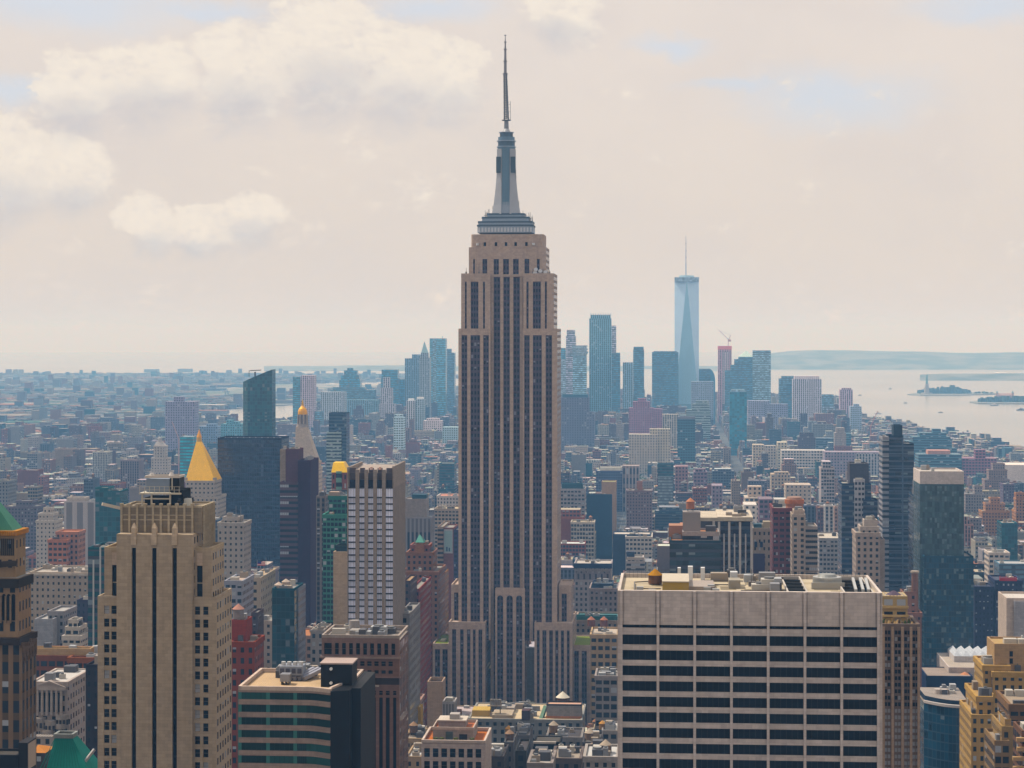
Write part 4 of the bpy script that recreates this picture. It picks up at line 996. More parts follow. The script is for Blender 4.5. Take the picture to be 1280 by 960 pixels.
# far left
tower('teal_slant_tower', 'glass tower', 'teal glass tower with a sloping ledge left of the tan slot tower', 'teal ledge tower', 119, 150, 615, 1600, 24, (.02, .105, .12), 'curtain', 3, 3.8, tiers=[(119, 135, 611, 3, 18, (.03, .13, .14), 'curtain')], units=2)
s = tower('planted_glass_block', 'glass building', 'teal glass block with white fins and shrubs planted on its roof', 'planted teal block', 110, 140, 687, 920, 22, (.02, .095, .115), 'curtain2', 2.6, 3.6, roof=(.2, .2, .18))
k = MB(); P = s.px
for x in (117, 125.5): k.box(P(x) - .35, P(x) + .35, -.4, -.003, 0, s.z(684 if x > 120 else 700), 0, (.62, .62, .6))
k.build('white_fin', M['paint'], s.root)
tower('striped_slab', 'office building', 'white slab with pale blue window stripes and blank centre', 'pale striped slab', 80, 120, 628, 1900, 26, (.58, .53, .52), 'pier', 9, 300, tiers=[(84, 106, 623, 6, 14, (.62, .55, .5), 'small')], units=4)
tower('stepped_white_building', 'apartment building', 'stepped white apartment block with dark punched windows', 'stepped white block', 45, 69, 652, 1700, 20, (.62, .56, .51), 'small', 3.2, 3.5, tiers=[(48, 66, 643, 3, 14), (54, 64, 636, 6, 8)])
s = tower('arched_stone_building', 'building', 'long cream stone building with arched attic windows and heavy cornice', 'arcaded cream block', 37, 110, 717, 1200, 34, (.45, .38, .31), 'small', 3.0, 3.7, roof=(.5, .45, .4), units=12)
tower('grey_terrace_block', 'building', 'pale grey windowless block below the arcaded cream block', 'pale grey box', 43, 66, 776, 1060, 26, (.38, .37, .38), 'plain', units=6, roof=(.5, .48, .46), tiers=[(60, 80, 766, 8, 22, (.30, .28, .28), 'punch')])
tower('white_terraced_block', 'building', 'white stepped block with terraces below the arcaded cream block', 'white terraced block', 78, 101, 797, 1000, 20, (.58, .52, .46), 'wide', 3, 3.4, units=5, tiers=[(81, 99, 786, 3, 14), (85, 97, 777, 6, 9)])
tower('navy_loft', 'building', 'dark navy loft wedged beside the planted teal block', 'dark navy loft', 96, 113, 752, 1130, 24, (.05, .045, .075), 'small', 3, 3.8, units=4)
k = MB(); P = s.px; k.box(P(37) - .8, P(110) + .8, -1.0, -.003, s.z(719), s.z(716.4), 0, (.62, .54, .46), bot=True); k.build('cornice', M['plain'], s.root)
tower('orange_midrise', 'apartment building', 'salmon brick block with dark blue lower floors on the left', 'salmon block', 60, 84, 676, 1500, 20, (.47, .22, .15), 'wide', 3.4, 4, tiers=[(70, 98, 666, 8, 18, (.45, .24, .17), 'punch')], roof=(.6, .28, .18), units=3)
tower('dark_cast_building', 'building', 'broad grey plum block on the far left below the flats', 'grey plum block', 2, 46, 634, 2100, 30, (.17, .14, .16), 'punch', 3.4, 3.6, tiers=[(20, 40, 627, 8, 18)], units=3)
tower('brown_arcade_building', 'building', 'dark red brown building with tan rooftop walkway and arched windows', 'tan topped brown block', 40, 120, 822, 860, 26, (.20, .075, .045), 'loft', 3.4, 4.4, roof=(.33, .3, .28), tiers=[(38, 113, 813, 1, 6, (.50, .36, .22), 'plain', (.5, .36, .22)), (85, 122, 824, -6, 30, (.27, .10, .05), 'loft')], units=9)
tower('dark_side_block', 'building', 'almost black block squeezed beside the tan slot tower', 'black side block', 107, 124, 834, 740, 14, (.022, .016, .022), 'small', 3, 4, units=2)
# ornate pale building with pediment
s = tower('pedimented_building', 'building', 'pale stone building with a pediment above tall columns and planted terraces', 'pedimented stone block', 40, 84, 853, 760, 30, (.47, .40, .36), 'punch', 3.2, 3.8, roof=(.66, .62, .58), units=6, par=.4)
P = s.px; k = MB(); st = (.50, .43, .385); a, c = P(45), P(80); zb, zp, za = s.z(893), s.z(862), s.z(850)
k.box(a - 1, c + 1, -1.4, -.003, zp, zp + 1.2, 0, st, bot=True)
m_ = (a + c) / 2
for y in (-1.4,): k.poly([(a - 1, y, zp + 1.2), (c + 1, y, zp + 1.2), (m_, y, za)], 0, st)
k.poly([(a - 1, -1.4, zp + 1.2), (m_, -1.4, za), (m_, 4, za), (a - 1, 4, zp + 1.2)], 0, st); k.poly([(m_, -1.4, za), (c + 1, -1.4, zp + 1.2), (c + 1, 4, zp + 1.2), (m_, 4, za)], 0, st)
k.poly([(a, -1.45, zp + 1.5), (c, -1.45, zp + 1.5), (m_, -1.45, za - .5)], 0, (.40, .34, .31)); k.build('pediment', M['plain'], s.root)
k = MB(); k.cyl(0, 0, .62, .52, 0, zp - zb, 0, st, 12); copies(k.build('column', M['plain'], s.root), [(a + .8 + (c - a - 1.6) * i / 5, -.75, zb) for i in range(6)], s.root)
k = MB(); k.box(-.95, .95, -.06, -.003, zb + 1, zp - 1, 0); copies(k.build('tall_window', M['glass'], s.root), [(a + .8 + (c - a - 1.6) * (i + .5) / 5, 0, 0) for i in range(5)], s.root)
rnd = random.Random(6)
for i, (xa, xb, yy) in enumerate(((40, 58, 896), (56, 74, 899), (70, 86, 892), (40, 52, 906), (54, 70, 910), (72, 84, 903))):
    k = MB(); a, c = P(xa), P(xb); r = (c - a) / 2; z = s.z(yy); k.cyl((a + c) / 2, -.2 - (i // 3) * 1.5, r, r, max(0, z - 16), z, 0, (.42, .37, .33), 14, sx=1.0)
    for j in range(7): an = math.pi + math.pi * j / 6; k.box((a + c) / 2 + r * math.cos(an) - .4, (a + c) / 2 + r * math.cos(an) + .4, -.3 - (i // 3) * 1.5 + r * math.sin(an) - .05, r * math.sin(an) - (i // 3) * 1.5 + .2, z - 3.6, z - 1.8, 0, (.05, .05, .06))
    k.build('bay_front', M['plain'], s.root)
k = MB(); k.box(P(40), P(84), -8, -.1, 0, s.z(915), 0, (.40, .35, .31), 0); k.build('lower_wall', M['punch'], s.root)
# ornate copper-roofed tower at the left edge
s = tower('copper_roofed_tower', 'tower', 'ornate tan tower with arched windows and green copper roof at the left edge', 'copper roofed tower', -46, 19, 668, 560, 9, (.34, .24, .15), 'small', 3.0, 5.2, par=0, tiers=[(-50, 23, 722, -1.5, 11, (.33, .23, .15), 'punch'), (-54, 27, 798, -3, 13, (.26, .18, .12), 'pier')])
P = s.px; Z = s.z
pyramid(s, -62, 17, 664, -24, 622, .4, 8.4, 'copper', (.13, .30, .22), 'copper_roof', top=.42)
k = MB(); k.box(P(-46) - .6, P(19) + .7, -.7, 9.7, Z(669), Z(663), 0, (.44, .22, .08), bot=True)
for i in range(24): x = P(-46 + i * 2.75); k.box(x - .16, x + .16, -1.0, -.702, Z(668.5), Z(664), 0, (.56, .3, .1))
k.build('cornice', M['plain'], s.root)
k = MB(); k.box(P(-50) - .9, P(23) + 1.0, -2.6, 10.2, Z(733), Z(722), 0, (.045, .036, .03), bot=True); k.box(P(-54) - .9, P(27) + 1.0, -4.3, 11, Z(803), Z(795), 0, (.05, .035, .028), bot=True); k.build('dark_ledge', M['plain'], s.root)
aw = []
for x in (5, 11, 17): 
    k = MB(); a, c = P(x - 2.2, -1.5), P(x + 2.2, -1.5); r = (c - a) / 2; zz = Z(744, -1.5); N = 8
    pts = [(a, Z(775, -1.5)), (c, Z(775, -1.5))] + [((a + c) / 2 + r * math.cos(math.pi * i / N), zz + r * math.sin(math.pi * i / N)) for i in range(N + 1)]
    k.poly([(q[0], -1.62, q[1]) for q in pts], 0); k.build('arched_window', M['glass'], s.root)
    k = MB(); k.beam((a - .25, -1.9, Z(778, -1.5)), (a - .25, -1.9, zz), .22, 0, (.3, .22, .15)); k.build('slender_column', M['plain'], s.root)
k = MB(); k.box(-.19, .19, -.1, -.003, 0, 4.6, 0); copies(k.build('tall_window', M['glass'], s.root), [(P(1.5 + i * 2.5), 0, Z(694)) for i in range(7)], s.root)
rnd = random.Random(12); k0 = None
spots = [(P(1 + i * 4.4), -.6, Z(708 - i * .4)) for i in range(5)]
k = MB(); k.box(-.9, .9, -.8, 0, 0, .8, 0, (.06, .045, .035), bot=True); k.box(-.9, .9, -.8, -.7, .8, 1.5, 0, (.08, .06, .05)); copies(k.build('balcony', M['plain'], s.root), spots, s.root)
k = MB()
for i in range(16):
    x = P(27, -3); k.box(x - .3, x + .5, -3.6 + i * .8, -3.0 + i * .8, Z(806 + (i * 7) % 22), Z(800 + (i * 5) % 9), 0, (.2, .14, .1))
k.build('carved_corner', M['plain'], s.root)
# black block and green pyramid roof in the bottom left corner
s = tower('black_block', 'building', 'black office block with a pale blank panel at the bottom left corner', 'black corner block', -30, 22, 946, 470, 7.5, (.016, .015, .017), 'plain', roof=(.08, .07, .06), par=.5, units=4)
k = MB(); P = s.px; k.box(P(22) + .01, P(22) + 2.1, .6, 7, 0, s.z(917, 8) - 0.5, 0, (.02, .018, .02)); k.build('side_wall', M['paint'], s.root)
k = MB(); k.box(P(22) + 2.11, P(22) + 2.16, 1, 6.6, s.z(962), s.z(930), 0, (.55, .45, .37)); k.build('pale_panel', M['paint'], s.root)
s = Site('green_roofed_block', 'building crowned by a bright green copper pyramid with flat open top', 'building', 55, 112, 600, 'green pyramid roof', 922)
P, Z = s.px, s.z; b = MB(); a, c = P(53), P(116); zb, zt = Z(972), Z(926); b.box(a, c, 0, 15, 0, zb, 0, (.36, .3, .26)); b.build('wall', M['punch'], s.root)
cx = P(82, 7); h = P(93, 7) - cx
k = MB(); k.loft([(a + .4, .4), (c - .4, .4), (c - .4, 14.6), (a + .4, 14.6)], zb, [(cx - h, 5), (cx + h, 5), (cx + h, 9.5), (cx - h, 9.5)], zt, 0, (.045, .27, .21)); k.build('copper_roof', M['copper'], s.root)
k = MB()
for i in range(-6, 7): 
    x0, x1 = cx + i * (c - a) / 13.2, cx + i * h / 6.4; k.beam((x0, .36, zb), (x1, 4.98, zt), .07, 0, (.03, .2, .16))
k.build('roof_seam', M['copper'], s.root)
k = MB(); k.rim(cx - h - .3, cx + h + .3, 4.6, 9.9, zt - .1, zt + 1.1, .7, 0, (.32, .33, .31)); k.poly([(cx - h, 5, zt + .1), (cx + h, 5, zt + .1), (cx + h, 9.5, zt + .1), (cx - h, 9.5, zt + .1)], 0, (.015, .015, .015)); k.build('roof_curb', M['plain'], s.root)
k = MB(); k.beam((P(103, 3), 3, Z(958)), (P(118, 6), 6, Z(941)), .35, 0, (.55, .52, .5)); k.build('roof_edge', M['paint'], s.root)
s = tower('tank_house', 'building', 'small dark house with an orange pointed roof above the green pyramid', 'orange capped house', 41, 56, 941, 640, 9, (.06, .045, .04), 'small', par=0)
pyramid(s, 40, 57, 941, 48, 931, -.3, 10, 'roof', (.55, .26, .11), 'pointed_roof', top=.05)
# ------------------------------------------------------------------ centre
s = tower('terrace_block', 'building', 'white gridded block with orange roof terraces in the lower centre', 'orange terrace block', 527, 607, 929, 700, 23, (.56, .47, .42), 'plain', roof=(.52, .20, .09), par=.4)
P, Z = s.px, s.z; k = MB(); a, c = P(527), P(607)
cols = [(P(530.5 + i * 10.7), P(537.6 + i * 10.7)) for i in range(7)]; rows = sorted([(Z(945.8 + i * 16), Z(934.6 + i * 16)) for i in range(28) if Z(946 + i * 16) > 2])
gridwall(k, a, c, 0, Z(929), cols, rows, -.8, .797, 0, (.60, .50, .45)); k.build('front_grid', M['plain'], s.root); panes(s.root, cols, rows, -.25, M['glass'], Z(965))
k = MB(); zt = Z(929); k.rim(a, c, -.8, 23, zt + .41, zt + 1.3, .7, 0, (.66, .55, .48)); k.build('parapet', M['plain'], s.root)
k = MB(); k.box(P(541, 6), P(592, 6), 6, 20, zt, s.z(912, 6), 0, (.40, .35, .31)); k.box(P(557, 5.8), P(566, 5.8), 5.9, 5.997, s.z(926, 6), s.z(914, 6), 0, (.1, .13, .13)); k.box(P(574, 6), P(584, 6), 5.9, 5.997, s.z(926, 6), s.z(917, 6), 0, (.03, .03, .03)); k.build('penthouse', M['plain'], s.root)
z2 = s.z(912, 6); k = MB(); k.poly([(P(541, 6), 6.02, z2 + .02), (P(592, 6), 6.02, z2 + .02), (P(592, 6), 19.9, z2 + .02), (P(541, 6), 19.9, z2 + .02)], 0, (.50, .20, .11)); k.build('terrace', M['roof'], s.root)
k = MB(); k.rim(P(540.5, 6), P(592.5, 6), 5.8, 20.2, z2 + .03, z2 + 1.0, .4, 0, (.62, .52, .45)); k.build('terrace_wall', M['plain'], s.root)
k = MB(); k.box(P(548, 10), P(582, 10), 10, 18, z2, s.z(901, 10), 0, (.42, .38, .35)); k.build('penthouse', M['plain'], s.root)
z3 = s.z(901, 10); k = MB(); k.box(P(547, 10), P(583, 10), 9.6, 18.4, z3 + .003, z3 + .4, 0, (.70, .62, .54)); k.build('penthouse_roof', M['roof'], s.root)
k = MB(); k.box(P(562, 11), P(574, 11), 11, 15, z3 + .4, z3 + 2.2, 0, (.5, .46, .43)); k.build('air_unit', M['paint'], s.root)
k = MB(); k.cyl(0, 0, .9, .8, 0, 1.2, 0, (.1, .12, .05), 8); copies(k.build('planter_shrub', M['roof'], s.root), [(P(x, 4), 4, zt) for x in (545, 552, 570, 590)], s.root)
# long flat-roofed building below the spire tower
s = tower('long_roof_building', 'building', 'long building with a sunlit tan roof at the foot of the spire tower', 'long tan roof block', 586, 727, 899, 1075, 46, (.33, .32, .30), 'punch', 4.0, 4.2, roof=(.66, .55, .40), par=.5)
P, Z = s.px, s.z; zr = Z(899)
for (x0, x1, y0, y1, h, c) in ((590, 612, 8, 20, 3.2, (.58, .42, .18)), (615, 640, 2, 18, 2.0, (.5, .42, .33)), (633, 643, 20, 30, 2.6, (.42, .37, .33))):
    k = MB(); k.box(P(x0, y0), P(x1, y0), y0, y1, zr, zr + h, 0, c); k.build('penthouse', M['roof'], s.root)
k = MB(); a, c = P(683, 6), P(727, 6); k.box(a, c, 6, 16, zr, zr + 6.5, 0, (.36, .33, .31)); k.box(a - .3, c + .1, 5.4, 5.995, zr + .0, zr + 1.2, 0, (.5, .25, .14)); k.build('screen_wall', M['plain'], s.root)
k = MB(); k.poly([(a, 6.1, zr + 6.55), (c, 6.1, zr + 6.55), (c, 15.9, zr + 6.55), (a, 15.9, zr + 6.55)], 0, (.62, .42, .33)); k.rim(a, c, 6, 16, zr + 6.6, zr + 7.4, .3, 0, (.06, .05, .05)); k.build('screen_roof', M['roof'], s.root)
k = MB(); a, c = P(612, 4), P(626, 4); k.box(a, c, 4, 9, zr + 6, zr + 6.5, 0, (.5, .42, .34))
for i in range(4): k.cyl(a + 1 + i * (c - a - 2) / 3, 6.5, 1.1, 1.1, zr + 6.5, zr + 9.4, 0, (.5, .45, .4), 10)
for xx in (a + .5, c - .5): k.beam((xx, 6.5, zr), (xx, 6.5, zr + 6), .25, 0, (.3, .25, .2))
k.build('tank_platform', M['metal'], s.root)
k = MB(); k.box(P(652, -1), P(662, -1), -1, 6, zr, zr + 5, 0, (.10, .065, .07)); k.build('stair_house', M['plain'], s.root)
k = MB(); k.beam((P(674, 3), 3, zr - 3), (P(682, 12), 12, zr + 5), .9, 0, (.15, .25, .17)); k.build('duct', M['paint'], s.root)
rooftop(s.root, P(600), P(680), 20, 44, zr, random.Random(31), 24)
water_tank(s.root, P(703.5, 30), 30, s.z(885, 30), 3.4, 5.2, (.14, .08, .06), (.85, .78, .66), 1.2)
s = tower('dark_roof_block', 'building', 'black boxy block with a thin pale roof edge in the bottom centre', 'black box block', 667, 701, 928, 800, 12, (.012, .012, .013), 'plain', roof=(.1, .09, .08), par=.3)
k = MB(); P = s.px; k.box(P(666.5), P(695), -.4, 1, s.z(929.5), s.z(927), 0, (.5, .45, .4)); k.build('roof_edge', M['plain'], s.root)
SMALL = [(640, 662, 921, 860, 'dark grey flat roofed block with a water tank', (.12, .11, .11), (636, 923)), (630, 642, 930, 810, 'slim dark block under an orange capped water tank', (.13, .12, .12), (637, 931)), (683, 727, 923, 900, 'grey brown block carrying two orange capped water tanks', (.26, .235, .22), (692, 920))]
SMALL += [(644, 658, 941, 745, 'small black block with two white sheds on top', (.05, .05, .05), None), (690, 726, 950, 760, 'low cluttered block beside the black box block', (.15, .12, .11), (740, 948)), (728, 752, 930, 830, 'dark block with a fat wooden tank left of the band slab', (.1, .09, .09), (737, 931)), (752, 772, 915, 900, 'pale block with a blue roof box left of the band slab', (.34, .31, .29), (753, 916)), (606, 630, 948, 730, 'dark low block beside the orange terraces', (.07, .06, .06), None), (730, 772, 948, 720, 'white topped low block in the bottom centre', (.4, .36, .33), (757, 948)), (507, 527, 948, 760, 'low block with a white roof left of the orange terraces', (.45, .34, .24), None), (505, 530, 925, 850, 'tan low block beneath the tower canyon', (.42, .31, .2), (517, 920)), (660, 690, 956, 715, 'lowest flat block along the bottom edge', (.3, .26, .24), None)]
for i, (x0, x1, yt, D, lb, tn, tk) in enumerate(SMALL):
    tower('low_block', 'building', lb, lb.split(' with ')[0][:28], x0, x1, yt, D, 22, tn, random.Random(i).choice(['punch', 'small', 'wide']), 3.2, 3.9, roof=random.Random(i + 3).choice([(.6, .55, .5), (.14, .13, .12), (.42, .36, .3), (.7, .68, .65), (.09, .08, .08)]), units=7, par=.8, seed=40 + i,
          tanks=[(tk[0], tk[1], 1.5 + .25 * (i % 3), 8 + i % 3, [(.60, .34, .14), (.35, .24, .17), (.5, .42, .34)][i % 3], [(.40, .25, .14), (.16, .11, .09), (.25, .17, .12)][i % 3])] if tk else ())
k = None
s = tower('tan_shaft_building', 'building', 'tan windowless shaft with an open dark top left of the spire tower foot', 'tan shaft', 534, 553, 856, 1010, 14, (.42, .31, .235), 'plain', roof=(.05, .04, .04), par=1.6)
tower('pale_shed_block', 'building', 'small pale ribbed block right of the tan shaft', 'pale ribbed block', 553, 568, 880, 960, 12, (.5, .46, .44), 'pier', 1.5, 40, units=2)
tower('yellow_tank_house', 'building', 'little yellow box house on the rooftops left of the tan shaft', 'yellow box house', 518, 526, 884, 960, 8, (.55, .36, .12), 'plain', roof=(.6, .45, .25), par=.2)
# brick buildings left of the spire tower
s = tower('stepped_brick_tower', 'office tower', 'stepped brown brick tower with a green pointed turret left of the spire tower', 'green turret tower', 503, 548, 716, 1300, 40, (.29, .16, .115), 'punch', 3.2, 3.7, tiers=[(508, 541, 692, 6, 24), (513, 536, 683, 10, 16, (.32, .14, .11)), (519, 530, 681, 8, 10, (.40, .21, .13), 'plain')])
pyramid(s, 519, 530, 678, 524.5, 668, 8, 10, 'copper', (.16, .36, .30), 'turret_roof', top=.05)
tower('red_brick_loft', 'building', 'deep red brick loft in the canyon beside the pale window tower', 'deep red loft', 513, 524, 738, 1180, 60, (.27, .07, .06), 'pair', 3, 3.9, units=2)
tower('dark_awning_block', 'building', 'narrow dark block with tan roof in the canyon', 'narrow canyon block', 504, 513, 728, 1150, 30, (.08, .05, .05), 'small', roof=(.5, .36, .24))
tower('brick_slab', 'office building', 'orange brown brick slab between the turret tower and spire tower', 'orange brown slab', 537, 549, 725, 1420, 60, (.36, .19, .10), 'punch', 3, 3.7)
tower('grey_low_loft', 'building', 'grey loft by the canyon floor beside the brown tower', 'grey canyon loft', 498, 512, 770, 930, 40, (.27, .25, .24), 'punch', 3.4, 4)
tower('blue_window_block', 'office building', 'grey block with tall blue vertical windows behind the green turret', 'blue striped block', 503, 539, 648, 1720, 26, (.30, .27, .27), 'pier', 3.6, 60, tiers=[(505, 533, 625, 6, 18, (.34, .29, .26), 'plain', (.6, .55, .5))], boxes=[(515, 533, 618, 10, 10, (.03, .08, .11), 625)])
s = tower('billboard_building', 'building', 'brown slab with a tall pale painted advert beside a navy block', 'advert building', 547, 554, 660, 1550, 50, (.36, .27, .21), 'strip', 3.0, 3.4, tiers=[(553.5, 567, 661, 3, 30, (.25, .12, .11), 'plain'), (567, 577, 664, 3, 30, (.06, .06, .12), 'pair')])
P, Z = s.px, s.z; k = MB(); a, c = P(554.6, 2), P(565.6, 2)
k.box(a, c, 2.5, 2.98, Z(692), Z(662), 0, (.58, .58, .60)); k.box(a + .5, c - .5, 2.45, 2.497, Z(690), Z(664), 0, (.42, .55, .56))
for i, (q0, q1) in enumerate(((.28, .44), (.56, .70))): k.box(a + (c - a) * q0, a + (c - a) * q1, 2.40, 2.447, Z(689.5), Z(684 + i), 0, (.03, .07, .16))
k.build('painted_advert', M['paint'], s.root)
tower('white_loft', 'building', 'white loft with rows of square windows left of the spire tower', 'white loft', 546, 577, 621, 2050, 34, (.62, .57, .54), 'punch', 3.2, 3.7, roof=(.6, .3, .22), units=5)
tower('tan_loft', 'building', 'wide tan loft with banded top storeys in front of the white loft', 'tan banded loft', 543, 578, 637, 1850, 30, (.44, .36, .29), 'wide', 3.2, 3.4, roof=(.6, .5, .35), units=5)
tower('teal_corner_block', 'glass building', 'teal sided block with a pale edge left of the spire tower', 'teal edged block', 549, 568, 580, 2750, 30, (.03, .12, .15), 'curtain2', 3, 3.6, tiers=[(546, 552, 582, 2, 20, (.55, .52, .48), 'punch')])
# ------------------------------------------------------------------ right of the spire tower
s = tower('arcade_cornice_building', 'building', 'grey stone block with arched top storey under a dark blue cornice', 'arched cornice block', 718, 764, 706, 1560, 30, (.40, .36, .36), 'punch', 3.6, 4.0, roof=(.6, .55, .5), units=4)
P, Z = s.px, s.z; k = MB(); k.box(P(717), P(765), -1.2, -.003, Z(710), Z(704), 0, (.03, .045, .10), bot=True)
for i in range(20): x = P(719 + i * 2.35); k.box(x - .3, x + .3, -1.1, -.003, Z(712.5), Z(710) - .002, 0, (.5, .45, .42), bot=True)
k.build('cornice', M['plain'], s.root)
k = MB(); N = 8; r = 2.3; pts = [(-r, -4), (r, -4)] + [(r * math.cos(math.pi * i / N), r * math.sin(math.pi * i / N)) for i in range(N + 1)]; k.poly([(q[0], -.08, q[1]) for q in pts], 0, (.28, .25, .26)); k.box(-.7, .7, -.14, -.082, -3.5, .6, 0, (.05, .05, .07)); copies(k.build('arch', M['plain'], s.root), [(P(723 + i * 7.3), 0, Z(718)) for i in range(6)], s.root)
tower('white_grid_building', 'building', 'long white building with regular dark windows and navy roof line', 'white gridded block', 782, 815, 672, 1880, 40, (.60, .55, .50), 'wide', 3.4, 4, roof=(.55, .5, .46), tiers=[(766, 813, 669, 14, 28, (.05, .07, .11), 'plain', (.6, .55, .5))], units=8)
tower('grey_plain_building', 'building', 'grey block with wide windows right beside the spire tower', 'grey corner block', 700, 731, 612, 2250, 30, (.42, .38, .38), 'wide', 3.6, 4.2, roof=(.05, .12, .14), tiers=[(702, 728, 606, 6, 18, (.04, .09, .11), 'plain')])
tower('brown_roof_block', 'building', 'blue brown block with a navy roof band', 'navy banded block', 733, 764, 622, 2200, 30, (.22, .17, .19), 'wide', 3.4, 3.8, roof=(.5, .45, .4), units=4, tiers=[(733, 765, 619, -.6, 4, (.03, .06, .10), 'plain')])
tower('brick_setback_block', 'building', 'brown block with a stepped brick top in the middle distance', 'stepped brown block', 783, 815, 614, 2350, 30, (.26, .18, .18), 'punch', 3.2, 3.6, tiers=[(796, 803, 603, 8, 12, (.35, .18, .13), 'plain')], units=4)
tower('teal_slim_tower', 'glass tower', 'slim teal and grey glass tower rising over the middle rooftops', 'slim teal tower', 822, 842, 581, 2500, 22, (.03, .11, .14), 'curtain2', 2.6, 3.6, roof=(.1, .1, .1), tiers=[(822.5, 841, 596, -.8, 6, (.30, .36, .40), 'curtain2')])
tower('peach_block', 'building', 'plain peach block with blank wall in the middle distance', 'peach block', 752, 770, 603, 2600, 26, (.50, .34, .22), 'plain', roof=(.4, .4, .2), units=2)
tower('navy_white_roof', 'building', 'navy block under a long white roof in the middle distance', 'white roofed navy block', 745, 778, 589, 3000, 34, (.10, .11, .19), 'wide', 3.4, 3.8, roof=(.75, .72, .64), tiers=[(750, 777, 585, 6, 22, (.7, .68, .62), 'plain', (.75, .72, .64))])
tower('cream_columned_block', 'building', 'pale mauve block with a row of tall windows', 'mauve windowed block', 778, 799, 583, 3000, 30, (.50, .42, .40), 'pier', 5, 14, roof=(.6, .5, .45))
tower('teal_cornice_building', 'building', 'tan building with a broad teal copper roof right of the spire tower', 'teal roofed building', 719, 772, 777, 1330, 40, (.36, .30, .25), 'punch', 3.2, 3.8, roof=(.10, .20, .20), tiers=[(718, 772, 772, .6, 8, (.06, .16, .16), 'plain', (.08, .19, .19))], units=6)
tower('brown_windowed_block', 'building', 'grey brown windowed block above the teal roofed building', 'grey brown block', 737, 772, 737, 1450, 34, (.31, .26, .25), 'punch', 3.4, 4, roof=(.12, .13, .14), tiers=[(740, 766, 731, 8, 20, (.03, .05, .09), 'plain')], units=5)
s = tower('twin_tank_building', 'building', 'tan loft with big square windows and two rooftop water tanks', 'twin tank loft', 738, 772, 795, 1190, 30, (.47, .35, .23), 'wide', 4.2, 4.6, roof=(.6, .52, .44), tanks=[(739, 786, 2.2, 12, (.45, .22, .16), (.2, .1, .08)), (755, 786, 2.2, 12, (.45, .22, .16), (.2, .1, .08))], units=3)
tower('lower_tan_loft', 'building', 'cluttered grey loft below the twin tank loft', 'cluttered grey loft', 744, 772, 847, 1050, 24, (.34, .30, .28), 'loft', 3.4, 4.2, units=7)
tower('grey_gabled_block', 'building', 'pale grey block with boxy attic near the band slab', 'boxy attic block', 783, 806, 703, 1620, 26, (.45, .41, .39), 'strip', 3.4, 3.6, tiers=[(784, 804, 698, 3, 16, (.5, .45, .42), 'wide')], boxes=[(783, 793, 690, 5, 8, (.03, .04, .07), 697)])
# ------------------------------------------------------------------ behind the band slab
s = tower('blue_glass_office', 'office building', 'blue grey glass block behind the band slab with a grey tower hut', 'blue grey office', 837, 901, 678, 960, 30, (.04, .075, .10), 'curtain2', 3, 3.8, roof=(.55, .3, .18), tiers=[(853, 899, 667, 6, 18, (.40, .36, .34), 'strip', (.62, .33, .2))], boxes=[(853.5, 875.5, 640, 10, 10, (.37, .33, .31), 670), (836, 856, 657, 16, 12, (.45, .25, .17), 680)], tanks=[(863, 640, 2.0, 15, (.55, .27, .17), (.45, .22, .15))])
s = tower('finned_tower', 'office tower', 'navy glass tower ribbed with white vertical fins under a cream roof', 'white finned tower', 898, 940, 650, 1040, 44, (.012, .016, .04), 'curtain2', 2.5, 3.9, roof=(.62, .54, .44), par=0)
P, Z = s.px, s.z; k = MB(); k.box(-.55, .55, -1.0, -.003, 0, Z(652), 0, (.68, .62, .58)); copies(k.build('fin', M['paint'], s.root), [(P(x), 0, 0) for x in (898.8, 911.5, 925, 939.3)], s.root)
k = MB(); k.box(-.35, .35, -.6, -.003, 0, Z(667), 0, (.6, .55, .54)); copies(k.build('slender_fin', M['paint'], s.root), [(P(x), 0, 0) for x in (905, 918.2, 932)], s.root)
k = MB(); k.box(P(898) - .5, P(940) + .5, -1.2, 44, Z(651), Z(646), 0, (.66, .58, .48), bot=True); k.build('roof_fascia', M['plain'], s.root)
k = MB(); k.box(P(876, 4), P(898, 4), 2, 40, 0, s.z(651, 4), 0, (.10, .09, .10)); k.box(P(892, 4) - .6, P(892, 4) + .6, .9, 1.997, 0, s.z(651, 4), 0, (.66, .6, .56)); k.box(P(875, 4), P(898, 4) - .51, 1.4, 41, s.z(651, 4) + .01, s.z(646.5, 4), 0, (.6, .53, .44)); k.build('side_wing', M['plain'], s.root)
rooftop(s.root, P(899), P(939), 4, 40, Z(646), random.Random(9), 6)
tower('carved_front_building', 'building', 'tan building with a large dark arched entrance panel beside the finned tower', 'tan arched front', 941, 964, 662, 1250, 26, (.42, .35, .29), 'small', 3.0, 4.6, roof=(.55, .5, .44), boxes=[(942, 952, 655, 4, 6, (.05, .1, .13), 664), (954, 963, 652, 6, 8, (.45, .38, .28), 664), (941.5, 956, 692, -.6, .55, (.07, .05, .10), 716), (943, 946.5, 677, -.5, .45, (.03, .05, .1), 684), (950, 953.5, 677, -.5, .45, (.03, .05, .1), 684)])
s = tower('maroon_tower', 'apartment tower', 'maroon brick apartment tower with a round orange tank house on top', 'maroon tower', 966, 989, 637, 1200, 34, (.20, .075, .08), 'pair', 3.4, 3.4)
k = MB(); P = s.px; x = P(993, 10); k.cyl(x, 10, 5.2, 5.0, s.z(641, 10), s.z(629, 10), 0, (.46, .24, .17), 20); k.cyl(x, 10, 5.7, 5.7, s.z(629, 10), s.z(624, 10), 0, (.52, .22, .12), 20); k.cyl(x, 10, 4.6, 4.3, s.z(624, 10), s.z(621, 10), 0, (.45, .3, .24), 20); k.build('round_tank_house', M['plain'], s.root)
